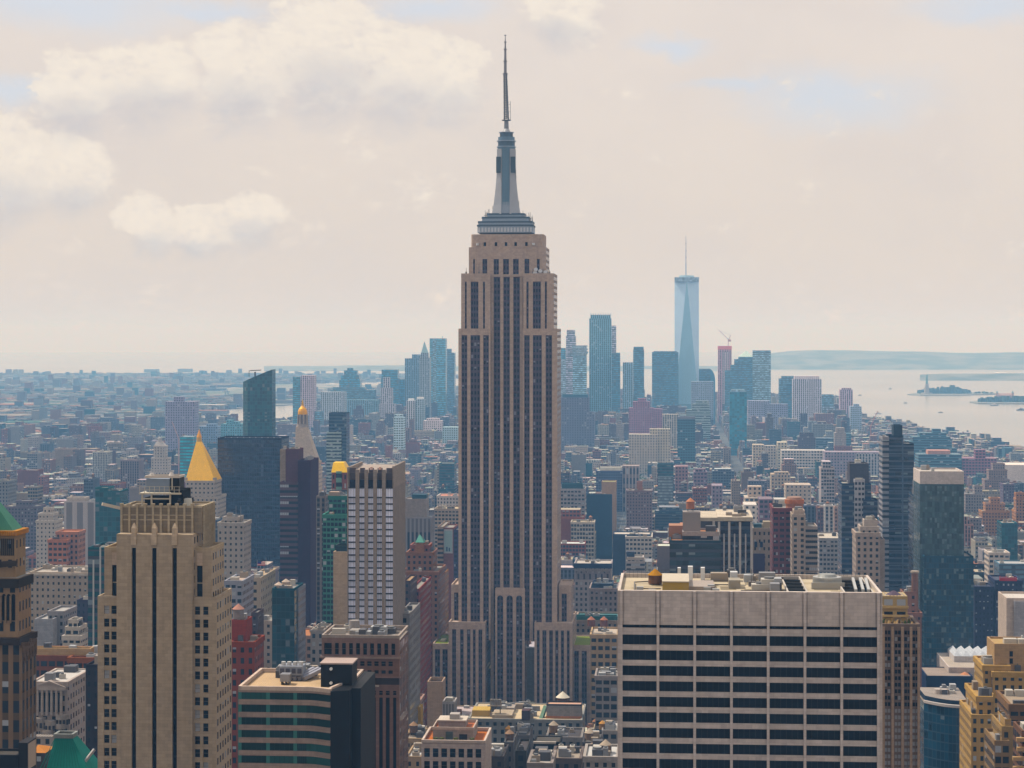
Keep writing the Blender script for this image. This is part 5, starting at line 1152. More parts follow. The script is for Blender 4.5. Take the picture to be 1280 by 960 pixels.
tower('balcony_flats', 'apartment tower', 'beige apartment tower with dark stacked balconies right of the maroon tower', 'balcony flats', 1001, 1022, 660, 1180, 24, (.42, .36, .32), 'strip', 5, 3.1, tiers=[(990, 1007, 645, -2, 20, (.47, .39, .33), 'punch'), (992, 1006, 640, 2, 12, (.52, .42, .35), 'plain')])
tower('blue_shaft_tower', 'glass tower', 'deep blue glass tower with grey top and a strip of white windows', 'grey topped blue tower', 1052, 1089, 606, 1420, 30, (.012, .035, .085), 'curtain2', 2.4, 3.6, tiers=[(1062, 1086, 581, 6, 20, (.10, .095, .115), 'plain'), (1068, 1081, 601, -1, 8, (.55, .53, .55), 'wide'), (1079, 1097, 626, -3, 18, (.015, .03, .07), 'curtain2')])
tower('pale_setback_flats', 'apartment tower', 'pale stepped apartment tower in front of the deep blue tower', 'pale stepped flats', 1070, 1100, 668, 1150, 24, (.45, .37, .32), 'punch', 3.2, 3.4, tiers=[(1076, 1098, 660, 3, 16, (.52, .45, .40), 'small'), (1080, 1097, 652, 6, 10, (.55, .48, .43), 'plain'), (1096, 1106, 676, 6, 14, (.4, .34, .3), 'plain')])
s = tower('blue_ribbed_tower', 'glass tower', 'tallest dark blue tower on the right with thin pale floor lines', 'tall dark blue tower', 1111, 1142.5, 556, 1500, 30, (.012, .03, .055), 'curtain2', 5, 3.9, tiers=[(1111, 1129, 546, 4, 22), (1117, 1128, 533, 6, 14, (.05, .07, .09), 'plain'), (1103, 1111.2, 548, -3, 26, (.34, .33, .35), 'strip')])  # pale strip at the left is the sunlit side, put into its tint
k = MB(); P = s.px; zt = s.z(548)
n = 0; z = zt
while z > 6 and n < 60: k.box(P(1111.4), P(1142.5), -.35, -.003, z - .5, z, 0, (.20, .22, .27), bot=True); z -= 5.4; n += 1
k.box(P(1127.4), P(1129.2), -.8, -.36, 0, s.z(546), 0, (.12, .15, .2)); k.build('floor_band', M['paint'], s.root)
s = tower('white_capped_glass_tower', 'glass tower', 'speckled blue green glass tower with a blank white top', 'white capped tower', 1150, 1205, 607, 1290, 36, (.075, .115, .12), 'speckle', 1.5, 3.3, tiers=[(1150, 1205, 591, .1, 35.8, (.72, .64, .60), 'plain', (.6, .55, .5)), (1155, 1217, 697, -8, 30, (.012, .06, .095), 'speckle')], units=3)
tower('navy_companion_tower', 'glass tower', 'slim navy tower with pale edge tucked between the two tall glass towers', 'slim navy tower', 1141, 1151, 620, 1400, 26, (.02, .04, .07), 'curtain2', 3, 3.8, tiers=[(1144, 1152, 603, 4, 14, (.42, .38, .4), 'plain')])
s = tower('brick_chimney_tower', 'building', 'brown brick tower with a tall round chimney in front of the blue towers', 'chimney tower', 1132, 1152, 768, 1060, 24, (.27, .15, .12), 'small', 3, 3.8, tiers=[(1128, 1146, 742, 6, 12, (.30, .17, .14), 'small')])
k = MB(); P = s.px; x = P(1143.5, 8); k.cyl(x, 8, 1.9, 1.7, s.z(768, 8), s.z(716, 8), 0, (.27, .16, .13), 14); k.cyl(x, 8, 2.2, 2.2, s.z(716, 8), s.z(713.5, 8), 0, (.5, .42, .36), 14); k.build('chimney', M['plain'], s.root)
# ribbed brown tower right of the slab
s = tower('ribbed_brown_tower', 'apartment tower', 'grey brown tower with pale vertical ribs right of the band slab', 'ribbed brown tower', 1096, 1148, 782, 600, 18, (.20, .155, .13), 'wide', 2.4, 3.1, roof=(.34, .28, .22), par=.6)
P, Z = s.px, s.z; k = MB(); a, c = P(1096), P(1148)
cols = [(P(x0), P(x0 + 3.4)) for x0 in (1105.3, 1109.4, 1118.2, 1122.3, 1130.2, 1134.2, 1140.3, 1144.2)]
rows = sorted([(Z(792.6 + i * 8.15), Z(787.6 + i * 8.15)) for i in range(60) if Z(793 + i * 8.15) > 2])
gridwall(k, a, c, 0, Z(782), cols, rows, -.5, .497, 0, (.22, .17, .145))
for x in (1104, 1115.4, 1127.8, 1138.4, 1148): k.box(P(x) - .38, P(x) + .38, -.95, -.502, 0, Z(783), 0, (.45, .34, .26))
k.build('front_grid', M['plain'], s.root); panes(s.root, cols, rows, -.2, M['glass_lit'], Z(962), rail=False)
k = MB()
for i in range(5): x = P(1149 + i * 2.75, 1 + i * 3.4); 
k.box(P(1103, 4), P(1135, 4), 5, 15, Z(782), s.z(745, 5), 0, (.50, .38, .22)); k.build('penthouse', M['wide'], s.root)
for yy in (757, 768, 776):
    k = MB(); k.box(P(1102, 4), P(1136, 4), 4.4, 4.997, s.z(yy + 3, 5), s.z(yy, 5), 0, (.62, .46, .26), bot=True); k.build('terrace_edge', M['plain'], s.root)
k = MB(); k.cyl(P(1117, 9), 9, 3.2, .4, s.z(745, 9), s.z(738, 9), 0, (.13, .10, .13), 6); k.build('tank_roof', M['roof'], s.root)
rnd = random.Random(77)
for i in range(22):
    k = MB(); x = P(rnd.uniform(1100, 1146)); y = rnd.uniform(.5, 4); r = rnd.uniform(.3, .8); k.cyl(x, y, r, r * .3, Z(782), Z(782) + rnd.uniform(.8, 1.8), 0, rnd.choice([(.05, .08, .03), (.1, .07, .05), (.5, .36, .2)]), 7); k.build('planter_shrub', M['roof'], s.root)
# yellow stepped brick building at the right edge
tn = (.47, .315, .145)
s = tower('yellow_brick_building', 'apartment building', 'yellow brick building stepping up to a blank square top at the right edge', 'yellow stepped block', 1241, 1300, 842, 740, 26, tn, 'punch', 2.6, 3.3, roof=(.5, .36, .2), tiers=[(1243, 1300, 807, 5, 18, (.45, .315, .19), 'plain'), (1229, 1262, 834, 2, 22), (1221, 1252, 873, -3, 28), (1214, 1241, 896, -6, 30), (1241.5, 1249, 870, -3.5, 6, (.44, .3, .14), 'punch')], par=.7)
P, Z = s.px, s.z; k = MB(); k.box(-.6, .6, -.08, -.003, 0, 1.9, 0); copies(k.build('window', M['glass'], s.root), [(P(1264, 5), 4.98, Z(823)), (P(1264, 5), 4.98, Z(832))], s.root)
s = tower('brown_deco_building', 'apartment building', 'dark brown stepped block with tan piers in the bottom right corner', 'brown corner block', 1262, 1310, 884, 640, 24, (.20, .125, .075), 'loft', 2.6, 3.3, roof=(.4, .33, .26), tiers=[(1252, 1275, 912, -3, 20, (.36, .25, .13), 'punch'), (1243, 1262, 930, -5, 20, (.28, .19, .11), 'loft'), (1256, 1264, 903, -1, 14, (.42, .29, .15), 'plain')], units=3)
s = tower('balcony_edge_block', 'apartment building', 'reddish brown block with tan balconies at the lower right edge', 'balconied edge block', 1277, 1312, 918, 560, 14, (.16, .09, .06), 'loft', 2.6, 3.3)
k = MB(); P, Z = s.px, s.z
k.box(-6, 3, -1.4, -.003, 0, 1.0, 0, (.50, .34, .20), bot=True); copies(k.build('balcony', M['plain'], s.root), [(P(1277) + 4.5 + (i % 2) * .6 - i * .5, 0, Z(926 + i * 12)) for i in range(5)], s.root)
tower('white_edge_building', 'building', 'white building with a grey lit panel at the right edge above the yellow block', 'white edge block', 1258, 1300, 750, 1010, 26, (.62, .52, .45), 'plain', roof=(.7, .65, .6), tiers=[(1268, 1300, 754, -2, 12, (.42, .40, .41), 'plain')])
# curved navy glass block and white-roofed hall
s = Site('curved_glass_block', 'low navy glass building with a curved pale rimmed front', 'office building', 1166, 1206, 880, 'curved navy block', 876)
P, Z = s.px, s.z; a, c = P(1156), P(1210); zt = Z(880); pl = [(a + (c - a) * i / 12, -7 * math.sin(math.pi * (.18 + .5 * i / 12)) + 7 + 9 * (1 - i / 12) ** 2 - 9) for i in range(13)] + [(c, 30), (a, 30)]
b = MB(); b.prism(pl, 0, zt, 0, (.015, .055, .095), 1, (.33, .28, .24), bay=2.2, fh=3.8); b.build('wall', [M['curtain'], M['roof']], s.root)
k = MB()
for i in range(12):
    p, q = pl[i], pl[i + 1]; k.prism([(p[0], p[1] - .9), (q[0], q[1] - .9), (q[0], q[1] + .8), (p[0], p[1] + .8)], zt + .01, zt + 1.1, 0, (.60, .55, .52))
k.build('roof_rim', M['paint'], s.root)
k = MB(); pl2 = [(x * .9 + .05 * (a + c), y + 4) for x, y in pl[:13]] + [(c * .95, 28), (a * .95, 28)]; k.prism(pl2, zt + .02, s.z(871, 4), 0, (.02, .035, .06), 0, (.34, .30, .27)); k.build('upper_wall', M['plain'], s.root)
rooftop(s.root, P(1172, 8), P(1206, 8), 8, 26, s.z(871, 4), random.Random(4), 7)
for x in (1172, 1180):
    k = MB(); k.cyl(P(x, 12), 12, 1.8, 1.5, s.z(871, 6), s.z(864, 6), 0, (.62, .55, .5), 12); k.build('roof_tank', M['paint'], s.root)
s = tower('white_roofed_hall', 'hall', 'broad low hall with a faceted white roof above a navy band', 'white roofed hall', 1186, 1248, 835, 1090, 50, (.62, .55, .51), 'plain', roof=(.5, .44, .38), par=.4, tiers=[(1158, 1216, 846, -12, 30, (.015, .025, .07), 'plain', (.36, .3, .26))])
P, Z = s.px, s.z; k = MB(); n = 5
for i in range(n):
    x0, x1 = P(1192 + i * 10.6, 22), P(1202.6 + i * 10.6, 22); z0 = Z(835); k.prism([(x0, 20), (x1, 20), (x1, 46), (x0, 46)], z0 + .01, z0 + 3.2, 0, (.66, .62, .6), cap=False)
    k.loft([(x0, 20), (x1, 20), (x1, 46), (x0, 46)], z0 + 3.2, [((x0 + x1) / 2 - .1, 24), ((x0 + x1) / 2 + .1, 24), ((x0 + x1) / 2 + .1, 42), ((x0 + x1) / 2 - .1, 42)], z0 + 5.6, 0, (.55, .57, .60))
k.build('faceted_roof', M['plain'], s.root)
k = MB(); k.cyl(P(1206, -4), -4, 1.6, 1.4, s.z(846, -4), s.z(843, -4), 0, (.7, .65, .6), 10); k.cyl(P(1206, -4), -4, 2.6, .2, s.z(843, -4), s.z(839.5, -4), 0, (.6, .3, .18), 10); k.build('kiosk', M['paint'], s.root)
s = tower('red_sign_building', 'building', 'navy building with a long red roof sign near the right edge', 'red sign building', 1244, 1278, 727, 1370, 30, (.035, .04, .085), 'small', 2.6, 3.8, roof=(.1, .1, .13), tiers=[(1218, 1242, 735, -4, 22, (.035, .04, .08), 'small')], units=2)
P, Z = s.px, s.z; k = MB(); k.box(P(1249), P(1271), -.5, -.1, Z(727) + .5, Z(722.4), 0, (.50, .02, .03), bot=True)
for i in range(9): x = P(1249.8 + i * 2.5); k.box(x - .28, x + .28, -.7, -.502, Z(727) + .7, Z(722) + (.7 if i % 3 else 1.2), 0, (.62, .03, .03), bot=True)
k.build('roof_sign', M['paint'], s.root)
k = MB(); k.box(-.5, .5, -.12, -.003, 0, 2.6, 0, (.6, .55, .55)); copies(k.build('lit_window', M['paint'], s.root), [(P(x), 0, Z(732)) for x in (1254.6, 1260.6, 1266.4)], s.root)
# art deco clusters to the right
for i, a in enumerate([(1228, 1262, 640, 2350, 'orange brick art deco block with stepped top on the right', 'orange deco block', (.48, .27, .15), [(1232, 1256, 630, 4, 20), (1238, 1250, 623, 8, 12)]),
          (1270, 1300, 640, 2300, 'orange brick block cut off by the right edge', 'orange edge block', (.46, .25, .14), [(1270, 1296, 624, 5, 16), (1270, 1290, 617, 8, 10)]),
          (1231, 1262, 600, 2950, 'mauve brown stepped ziggurat block on the right', 'mauve ziggurat', (.34, .25, .22), [(1236, 1259, 588, 4, 22), (1241, 1256, 580, 8, 14)]),
          (1207, 1230, 618, 2500, 'grey block with blank wall right of the white capped tower', 'grey blank block', (.38, .33, .32), [(1218, 1228, 608, 4, 14)]),
          (1254, 1268, 606, 2600, 'slim plum block behind the orange art deco blocks', 'slim plum block', (.16, .12, .16), []),
          (1252, 1272, 655, 1900, 'small blue green glass block on the right', 'small teal block', (.02, .10, .12), [])]):
    x0, x1, yt, D, lb, sh, tn, ti = a
    tower('deco_block', 'apartment building', lb, sh, x0, x1, yt, D, 28, tn, 'curtain' if 'glass' in lb else 'punch', 3.2, 3.6, tiers=ti, units=2)
tower('white_front_building', 'building', 'white building with three rows of dark windows above the red sign', 'white windowed block', 1236, 1262, 692, 1700, 24, (.64, .56, .50), 'wide', 4, 4.2, roof=(.6, .55, .5), units=3)
tower('grey_blue_low', 'building', 'long grey blue glass block at the right edge above the red sign', 'grey blue edge block', 1249, 1300, 706, 1580, 26, (.16, .24, .30), 'curtain2', 3, 3.6, roof=(.5, .5, .5), units=4)
tower('grey_curved_roof', 'building', 'low building with a curved white roof right of the balcony flats', 'curved white roof block', 1024, 1052, 674, 1650, 50, (.40, .37, .36), 'wide', 3, 3.6, roof=(.66, .6, .52), units=3)
tower('white_slab_small', 'building', 'narrow white slab with a dark middle stripe right of the balcony flats', 'white striped slab', 1031, 1042, 633, 2000, 16, (.66, .62, .60), 'pier', 4, 3.4)
tower('salmon_slab_small', 'building', 'narrow salmon slab next to the white striped slab', 'salmon slab', 1043, 1051, 635, 2020, 16, (.48, .33, .27), 'punch')
MB.gain, MB.sat = 1.7, 1.4       # far tints lifted and blued: haze and reflected sky put into the colour
# ================================================================== the far downtown skyline
def far(label, short, x0, x1, yt, D, tint, style='curtain2', dep=36, tiers=(), name='skyline_tower', cat='skyscraper', **k):
    return tower(name, cat, label, short, x0, x1, yt, D, dep, tint, style, 5.0, 5.0, parts=False, par=0, tiers=tiers, **k)
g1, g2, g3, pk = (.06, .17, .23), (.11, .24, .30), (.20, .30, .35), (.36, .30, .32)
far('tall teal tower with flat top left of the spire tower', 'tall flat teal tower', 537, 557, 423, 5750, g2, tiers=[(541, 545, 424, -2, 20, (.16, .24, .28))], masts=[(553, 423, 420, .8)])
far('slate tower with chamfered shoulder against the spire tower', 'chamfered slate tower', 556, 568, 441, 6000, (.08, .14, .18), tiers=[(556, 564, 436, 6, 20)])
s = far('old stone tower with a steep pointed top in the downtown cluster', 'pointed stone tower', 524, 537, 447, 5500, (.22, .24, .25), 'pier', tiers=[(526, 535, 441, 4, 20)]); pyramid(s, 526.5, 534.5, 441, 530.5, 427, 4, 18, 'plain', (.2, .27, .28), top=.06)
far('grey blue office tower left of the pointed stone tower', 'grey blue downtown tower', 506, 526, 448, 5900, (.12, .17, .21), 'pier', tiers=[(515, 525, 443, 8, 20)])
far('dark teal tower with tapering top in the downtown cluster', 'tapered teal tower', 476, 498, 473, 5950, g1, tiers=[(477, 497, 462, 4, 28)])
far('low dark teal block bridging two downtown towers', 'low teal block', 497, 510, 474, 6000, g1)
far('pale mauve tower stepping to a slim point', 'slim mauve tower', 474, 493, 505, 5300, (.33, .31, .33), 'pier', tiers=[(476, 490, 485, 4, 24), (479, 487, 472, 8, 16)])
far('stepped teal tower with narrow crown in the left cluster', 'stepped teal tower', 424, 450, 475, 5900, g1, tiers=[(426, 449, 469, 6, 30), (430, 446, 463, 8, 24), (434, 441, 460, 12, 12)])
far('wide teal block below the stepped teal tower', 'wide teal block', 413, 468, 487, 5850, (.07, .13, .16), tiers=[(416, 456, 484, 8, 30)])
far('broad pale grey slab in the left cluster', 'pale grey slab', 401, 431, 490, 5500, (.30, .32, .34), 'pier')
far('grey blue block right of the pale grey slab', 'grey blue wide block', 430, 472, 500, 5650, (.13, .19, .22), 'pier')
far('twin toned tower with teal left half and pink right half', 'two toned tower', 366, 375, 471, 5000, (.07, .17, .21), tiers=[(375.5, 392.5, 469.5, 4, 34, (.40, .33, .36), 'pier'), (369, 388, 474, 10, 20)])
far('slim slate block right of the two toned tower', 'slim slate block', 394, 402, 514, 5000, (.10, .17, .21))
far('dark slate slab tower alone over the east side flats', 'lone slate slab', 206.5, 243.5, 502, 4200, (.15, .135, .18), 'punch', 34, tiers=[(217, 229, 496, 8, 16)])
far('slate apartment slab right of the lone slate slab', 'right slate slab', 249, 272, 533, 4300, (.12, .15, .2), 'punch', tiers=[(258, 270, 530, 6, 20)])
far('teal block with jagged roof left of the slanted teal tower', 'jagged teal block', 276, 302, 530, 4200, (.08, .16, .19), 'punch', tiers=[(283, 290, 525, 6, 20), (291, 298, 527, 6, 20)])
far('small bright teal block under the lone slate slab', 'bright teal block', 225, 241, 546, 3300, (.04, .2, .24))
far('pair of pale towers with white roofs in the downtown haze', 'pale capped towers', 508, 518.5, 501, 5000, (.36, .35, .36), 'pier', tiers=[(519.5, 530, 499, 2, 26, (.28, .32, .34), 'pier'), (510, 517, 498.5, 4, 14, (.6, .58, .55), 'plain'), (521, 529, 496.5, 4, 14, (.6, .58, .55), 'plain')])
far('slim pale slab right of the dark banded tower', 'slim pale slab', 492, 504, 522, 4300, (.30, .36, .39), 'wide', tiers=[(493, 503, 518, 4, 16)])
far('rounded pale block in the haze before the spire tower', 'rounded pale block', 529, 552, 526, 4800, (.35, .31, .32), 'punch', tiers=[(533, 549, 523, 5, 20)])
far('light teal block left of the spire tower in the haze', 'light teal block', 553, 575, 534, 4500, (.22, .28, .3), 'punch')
# right of the spire tower
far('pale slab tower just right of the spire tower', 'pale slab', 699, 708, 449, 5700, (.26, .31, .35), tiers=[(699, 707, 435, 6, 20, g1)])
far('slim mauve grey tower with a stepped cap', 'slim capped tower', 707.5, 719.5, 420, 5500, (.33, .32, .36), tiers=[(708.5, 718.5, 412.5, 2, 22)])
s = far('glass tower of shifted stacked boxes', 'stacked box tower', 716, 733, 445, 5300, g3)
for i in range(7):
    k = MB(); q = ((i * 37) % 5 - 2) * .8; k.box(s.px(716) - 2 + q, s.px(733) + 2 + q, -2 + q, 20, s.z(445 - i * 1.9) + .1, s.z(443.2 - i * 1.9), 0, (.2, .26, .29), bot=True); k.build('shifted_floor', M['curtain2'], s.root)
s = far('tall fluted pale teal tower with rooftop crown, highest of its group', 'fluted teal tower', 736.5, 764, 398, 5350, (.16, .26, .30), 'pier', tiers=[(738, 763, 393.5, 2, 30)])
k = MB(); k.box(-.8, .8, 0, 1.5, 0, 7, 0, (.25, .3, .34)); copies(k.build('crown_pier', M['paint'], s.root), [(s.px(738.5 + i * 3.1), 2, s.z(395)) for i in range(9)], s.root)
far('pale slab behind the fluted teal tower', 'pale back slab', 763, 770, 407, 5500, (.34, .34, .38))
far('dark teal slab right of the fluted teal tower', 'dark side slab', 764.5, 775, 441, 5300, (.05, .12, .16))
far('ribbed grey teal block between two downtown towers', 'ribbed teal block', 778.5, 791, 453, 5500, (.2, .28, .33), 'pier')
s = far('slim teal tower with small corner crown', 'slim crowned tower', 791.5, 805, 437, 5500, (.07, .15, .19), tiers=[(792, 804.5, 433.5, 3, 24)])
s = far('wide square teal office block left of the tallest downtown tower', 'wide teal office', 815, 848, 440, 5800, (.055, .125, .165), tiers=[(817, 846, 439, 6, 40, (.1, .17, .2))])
# tallest downtown tower: square base and rotated square top, eight tall triangles
s = Site('faceted_glass_tower', 'tallest far glass tower with tall triangular facets and a thin mast', 'skyscraper', 844, 873, 5900, 'faceted glass tower', 345)
P, Z = s.px, s.z; a, c = P(843.5), P(874); h = (c - a) / 2; z0, z1 = Z(505), Z(349); b = MB()
q = [(-h, 0), (h, 0), (h, 2 * h), (-h, 2 * h)]; f = .985
mid = [(0, h - h * f * 1.0), (h * f, h), (0, h + h * f), (-h * f, h)]
mid = [(-h * .0, 0.0), (h, h), (0, 2 * h), (-h, h)]
b.box(-h, h, 0, 2 * h, 0, z0, 0, (.1, .16, .2), cap=False, bay=5, fh=8)
sk = [(.27, .34, .43), (.19, .28, .35), (.25, .32, .41), (.17, .26, .33)]  # one glass in several tints: the light on each facet is painted in
for i in range(4):
    p0, p1 = q[i], q[(i + 1) % 4]; m0, m1 = mid[i], mid[(i + 1) % 4]
    b.poly([(*p0, z0), (*p1, z0), (*m0, z1)], 0, sk[1], [(0, 300), (10, 300), (5, 320)])
    b.poly([(*p1, z0), (*m1, z1), (*m0, z1)], 0, sk[0] if i in (0, 3) else sk[2], [(0, 300), (5, 320), (-5, 320)])
b.poly([(*p, z1) for p in mid], 0, (.3, .35, .4)); b.build('wall', M['metal'], s.root)
k = MB(); k.prism([(-h, -.001 + 0), (h, 0), (h, 2 * h), (-h, 2 * h)], Z(352), Z(346.5), 0, (.26, .33, .40)); k.build('parapet', M['curtain2'], s.root)
k = MB(); k.cyl(0, h, h * .62, h * .62, Z(346.5), Z(344), 0, (.3, .38, .42), 20); k.cyl(P(857.5), h, 2.2, 1.8, Z(346), Z(330), 0, (.3, .32, .35), 8); k.cyl(P(857.5), h, 1.6, .7, Z(330), Z(294.5), 0, (.33, .33, .36), 8)
for y in (331, 322, 313, 304): k.cyl(P(857.5), h, 2.8, 2.8, Z(y), Z(y - .8), 0, (.3, .3, .33), 8)
k.build('mast', M['metal'], s.root)
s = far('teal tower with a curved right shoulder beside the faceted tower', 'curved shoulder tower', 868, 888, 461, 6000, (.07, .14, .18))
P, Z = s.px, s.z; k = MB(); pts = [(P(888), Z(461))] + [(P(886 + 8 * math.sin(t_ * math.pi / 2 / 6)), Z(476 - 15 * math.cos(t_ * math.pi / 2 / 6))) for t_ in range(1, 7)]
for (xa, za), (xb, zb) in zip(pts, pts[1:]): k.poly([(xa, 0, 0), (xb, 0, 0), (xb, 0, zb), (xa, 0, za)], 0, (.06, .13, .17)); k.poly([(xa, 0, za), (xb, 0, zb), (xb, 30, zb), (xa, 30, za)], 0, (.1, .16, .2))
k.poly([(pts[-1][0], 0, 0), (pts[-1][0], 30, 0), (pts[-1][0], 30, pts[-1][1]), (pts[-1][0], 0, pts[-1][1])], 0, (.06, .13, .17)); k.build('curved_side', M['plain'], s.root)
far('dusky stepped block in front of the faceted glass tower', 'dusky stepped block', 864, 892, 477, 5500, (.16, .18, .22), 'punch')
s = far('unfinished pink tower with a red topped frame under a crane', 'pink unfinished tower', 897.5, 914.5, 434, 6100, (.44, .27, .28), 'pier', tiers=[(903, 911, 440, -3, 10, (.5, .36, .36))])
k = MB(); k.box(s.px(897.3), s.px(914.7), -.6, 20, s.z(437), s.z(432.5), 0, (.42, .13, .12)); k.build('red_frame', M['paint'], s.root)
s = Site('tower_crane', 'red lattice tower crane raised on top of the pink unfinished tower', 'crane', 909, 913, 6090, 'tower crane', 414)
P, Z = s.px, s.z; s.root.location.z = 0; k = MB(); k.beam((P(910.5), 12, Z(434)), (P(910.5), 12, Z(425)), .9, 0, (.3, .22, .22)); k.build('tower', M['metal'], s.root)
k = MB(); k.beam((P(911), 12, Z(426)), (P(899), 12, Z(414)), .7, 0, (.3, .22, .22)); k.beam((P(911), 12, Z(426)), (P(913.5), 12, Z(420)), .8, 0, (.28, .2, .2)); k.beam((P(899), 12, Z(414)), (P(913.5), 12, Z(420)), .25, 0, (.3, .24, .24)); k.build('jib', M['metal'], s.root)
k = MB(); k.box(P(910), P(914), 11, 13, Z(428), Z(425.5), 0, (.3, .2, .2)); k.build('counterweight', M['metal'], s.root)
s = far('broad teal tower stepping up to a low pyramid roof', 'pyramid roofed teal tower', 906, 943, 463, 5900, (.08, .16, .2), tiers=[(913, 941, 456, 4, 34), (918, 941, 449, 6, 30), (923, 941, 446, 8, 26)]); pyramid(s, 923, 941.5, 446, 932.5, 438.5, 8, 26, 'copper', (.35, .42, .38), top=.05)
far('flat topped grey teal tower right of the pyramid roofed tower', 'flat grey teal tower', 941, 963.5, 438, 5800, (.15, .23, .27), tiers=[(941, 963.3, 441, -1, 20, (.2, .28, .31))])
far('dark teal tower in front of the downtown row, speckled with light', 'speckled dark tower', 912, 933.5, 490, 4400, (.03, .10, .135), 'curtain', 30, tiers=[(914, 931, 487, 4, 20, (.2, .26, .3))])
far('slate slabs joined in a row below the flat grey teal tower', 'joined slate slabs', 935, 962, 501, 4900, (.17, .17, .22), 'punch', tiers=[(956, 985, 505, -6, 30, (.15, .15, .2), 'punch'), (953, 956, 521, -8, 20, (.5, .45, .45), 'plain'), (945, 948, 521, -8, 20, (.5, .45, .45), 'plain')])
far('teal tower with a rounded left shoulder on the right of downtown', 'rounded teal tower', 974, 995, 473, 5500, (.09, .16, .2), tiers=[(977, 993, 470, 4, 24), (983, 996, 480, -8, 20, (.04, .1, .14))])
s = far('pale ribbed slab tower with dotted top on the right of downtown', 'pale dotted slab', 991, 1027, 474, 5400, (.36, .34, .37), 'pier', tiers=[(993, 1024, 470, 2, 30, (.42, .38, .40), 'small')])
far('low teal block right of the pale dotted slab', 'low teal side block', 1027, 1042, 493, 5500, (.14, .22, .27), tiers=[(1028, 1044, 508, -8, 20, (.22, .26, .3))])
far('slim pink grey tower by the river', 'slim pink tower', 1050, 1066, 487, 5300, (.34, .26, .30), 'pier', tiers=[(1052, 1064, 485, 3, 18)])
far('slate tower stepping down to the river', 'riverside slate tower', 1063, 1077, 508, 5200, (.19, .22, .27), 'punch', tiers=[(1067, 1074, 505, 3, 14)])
MB.gain, MB.sat = .85, 1.3
# nearer blocks below the skyline
far('dusky slate office block right of the spire tower in the haze', 'dusky slate block', 699, 736, 497, 4300, (.15, .14, .19), 'punch', 40, tiers=[(703, 735, 493, 5, 20, (.04, .09, .12), 'plain'), (730, 743, 515, -4, 40)], name='haze_block', cat='building')
far('pink brick stepped block among the downtown haze', 'pink stepped block', 786, 817, 510, 4600, (.33, .15, .20), 'punch', 40, tiers=[(791, 812, 502, 5, 30), (797, 808, 498, 8, 20), (816, 828, 511, 2, 30)], name='haze_block', cat='building')
s = far('pale teal block with a sawtooth sloping top', 'sawtooth pale block', 840, 888, 525, 4700, (.38, .45, .43), 'strip', 40, tiers=[(850, 888, 519, 3, 32), (858, 888, 512, 5, 28), (865, 887, 505, 7, 24), (870, 886, 501, 9, 18)], name='haze_block', cat='building')
far('dark teal square block with a speckled front', 'speckled square block', 847, 869, 524, 3900, (.05, .12, .15), 'loft', 30, tiers=[(847, 869, 521, 2, 12, (.2, .18, .2), 'plain')], name='haze_block', cat='building')
far('cream columned block left of the speckled square block', 'cream columned block', 828, 848, 518, 4300, (.52, .46, .38), 'pier', name='haze_block', cat='building')
far('cream block with punched windows under the pink stepped block', 'cream punched block', 786, 822, 543, 3800, (.50, .44, .37), 'punch', name='haze_block', cat='building', tiers=[(812, 838, 536, 10, 20, (.56, .5, .4), 'punch')])
far('long white gridded block over the right rooftops', 'long white grid', 977, 1032, 563, 3600, (.60, .56, .52), 'wide', 40, name='haze_block', cat='building')
far('cream slab left of the long white grid', 'cream left slab', 972, 984, 553, 3700, (.60, .54, .43), 'punch', name='haze_block', cat='building')
far('pair of cream slabs among the right rooftops', 'cream slab pair', 941, 955, 556, 3700, (.54, .46, .36), 'punch', name='haze_block', cat='building', tiers=[(953, 970, 557, 5, 20, (.5, .44, .38), 'punch')])
far('tan tower block in the right middle distance', 'tan middle tower', 964, 988, 593, 3000, (.44, .35, .26), 'punch', name='haze_block', cat='building', tiers=[(968, 986, 590, 3, 16)])
far('beige wide block left of the deep blue towers', 'beige wide block', 982, 1014, 606, 2600, (.46, .38, .31), 'small', name='haze_block', cat='building')
far('plum brick slab in the middle distance', 'plum brick slab', 867, 884, 590, 2900, (.22, .14, .17), 'pair', name='haze_block', cat='building', tiers=[(869, 882, 586, 3, 14)])
far('brick red slab left of the plum brick slab', 'brick red slab', 844, 860, 583, 3000, (.26, .15, .15), 'punch', name='haze_block', cat='building')
far('mauve slab in the middle distance below the plum slab', 'mauve low slab', 890, 903, 607, 2600, (.26, .20, .24), 'punch', name='haze_block', cat='building')
far('cream stepped block behind the finned tower', 'cream stepped block', 931, 948, 622, 2300, (.58, .50, .42), 'wide', name='haze_block', cat='building', tiers=[(935, 952, 608, 10, 18, (.52, .42, .34), 'punch')])
far('white windowed block behind the finned tower', 'small white block', 930, 946, 631, 2000, (.62, .57, .53), 'small', name='haze_block', cat='building')
far('plum block behind the tan arched front', 'plum back block', 949, 966, 624, 2100, (.17, .10, .12), 'wide', name='haze_block', cat='building')
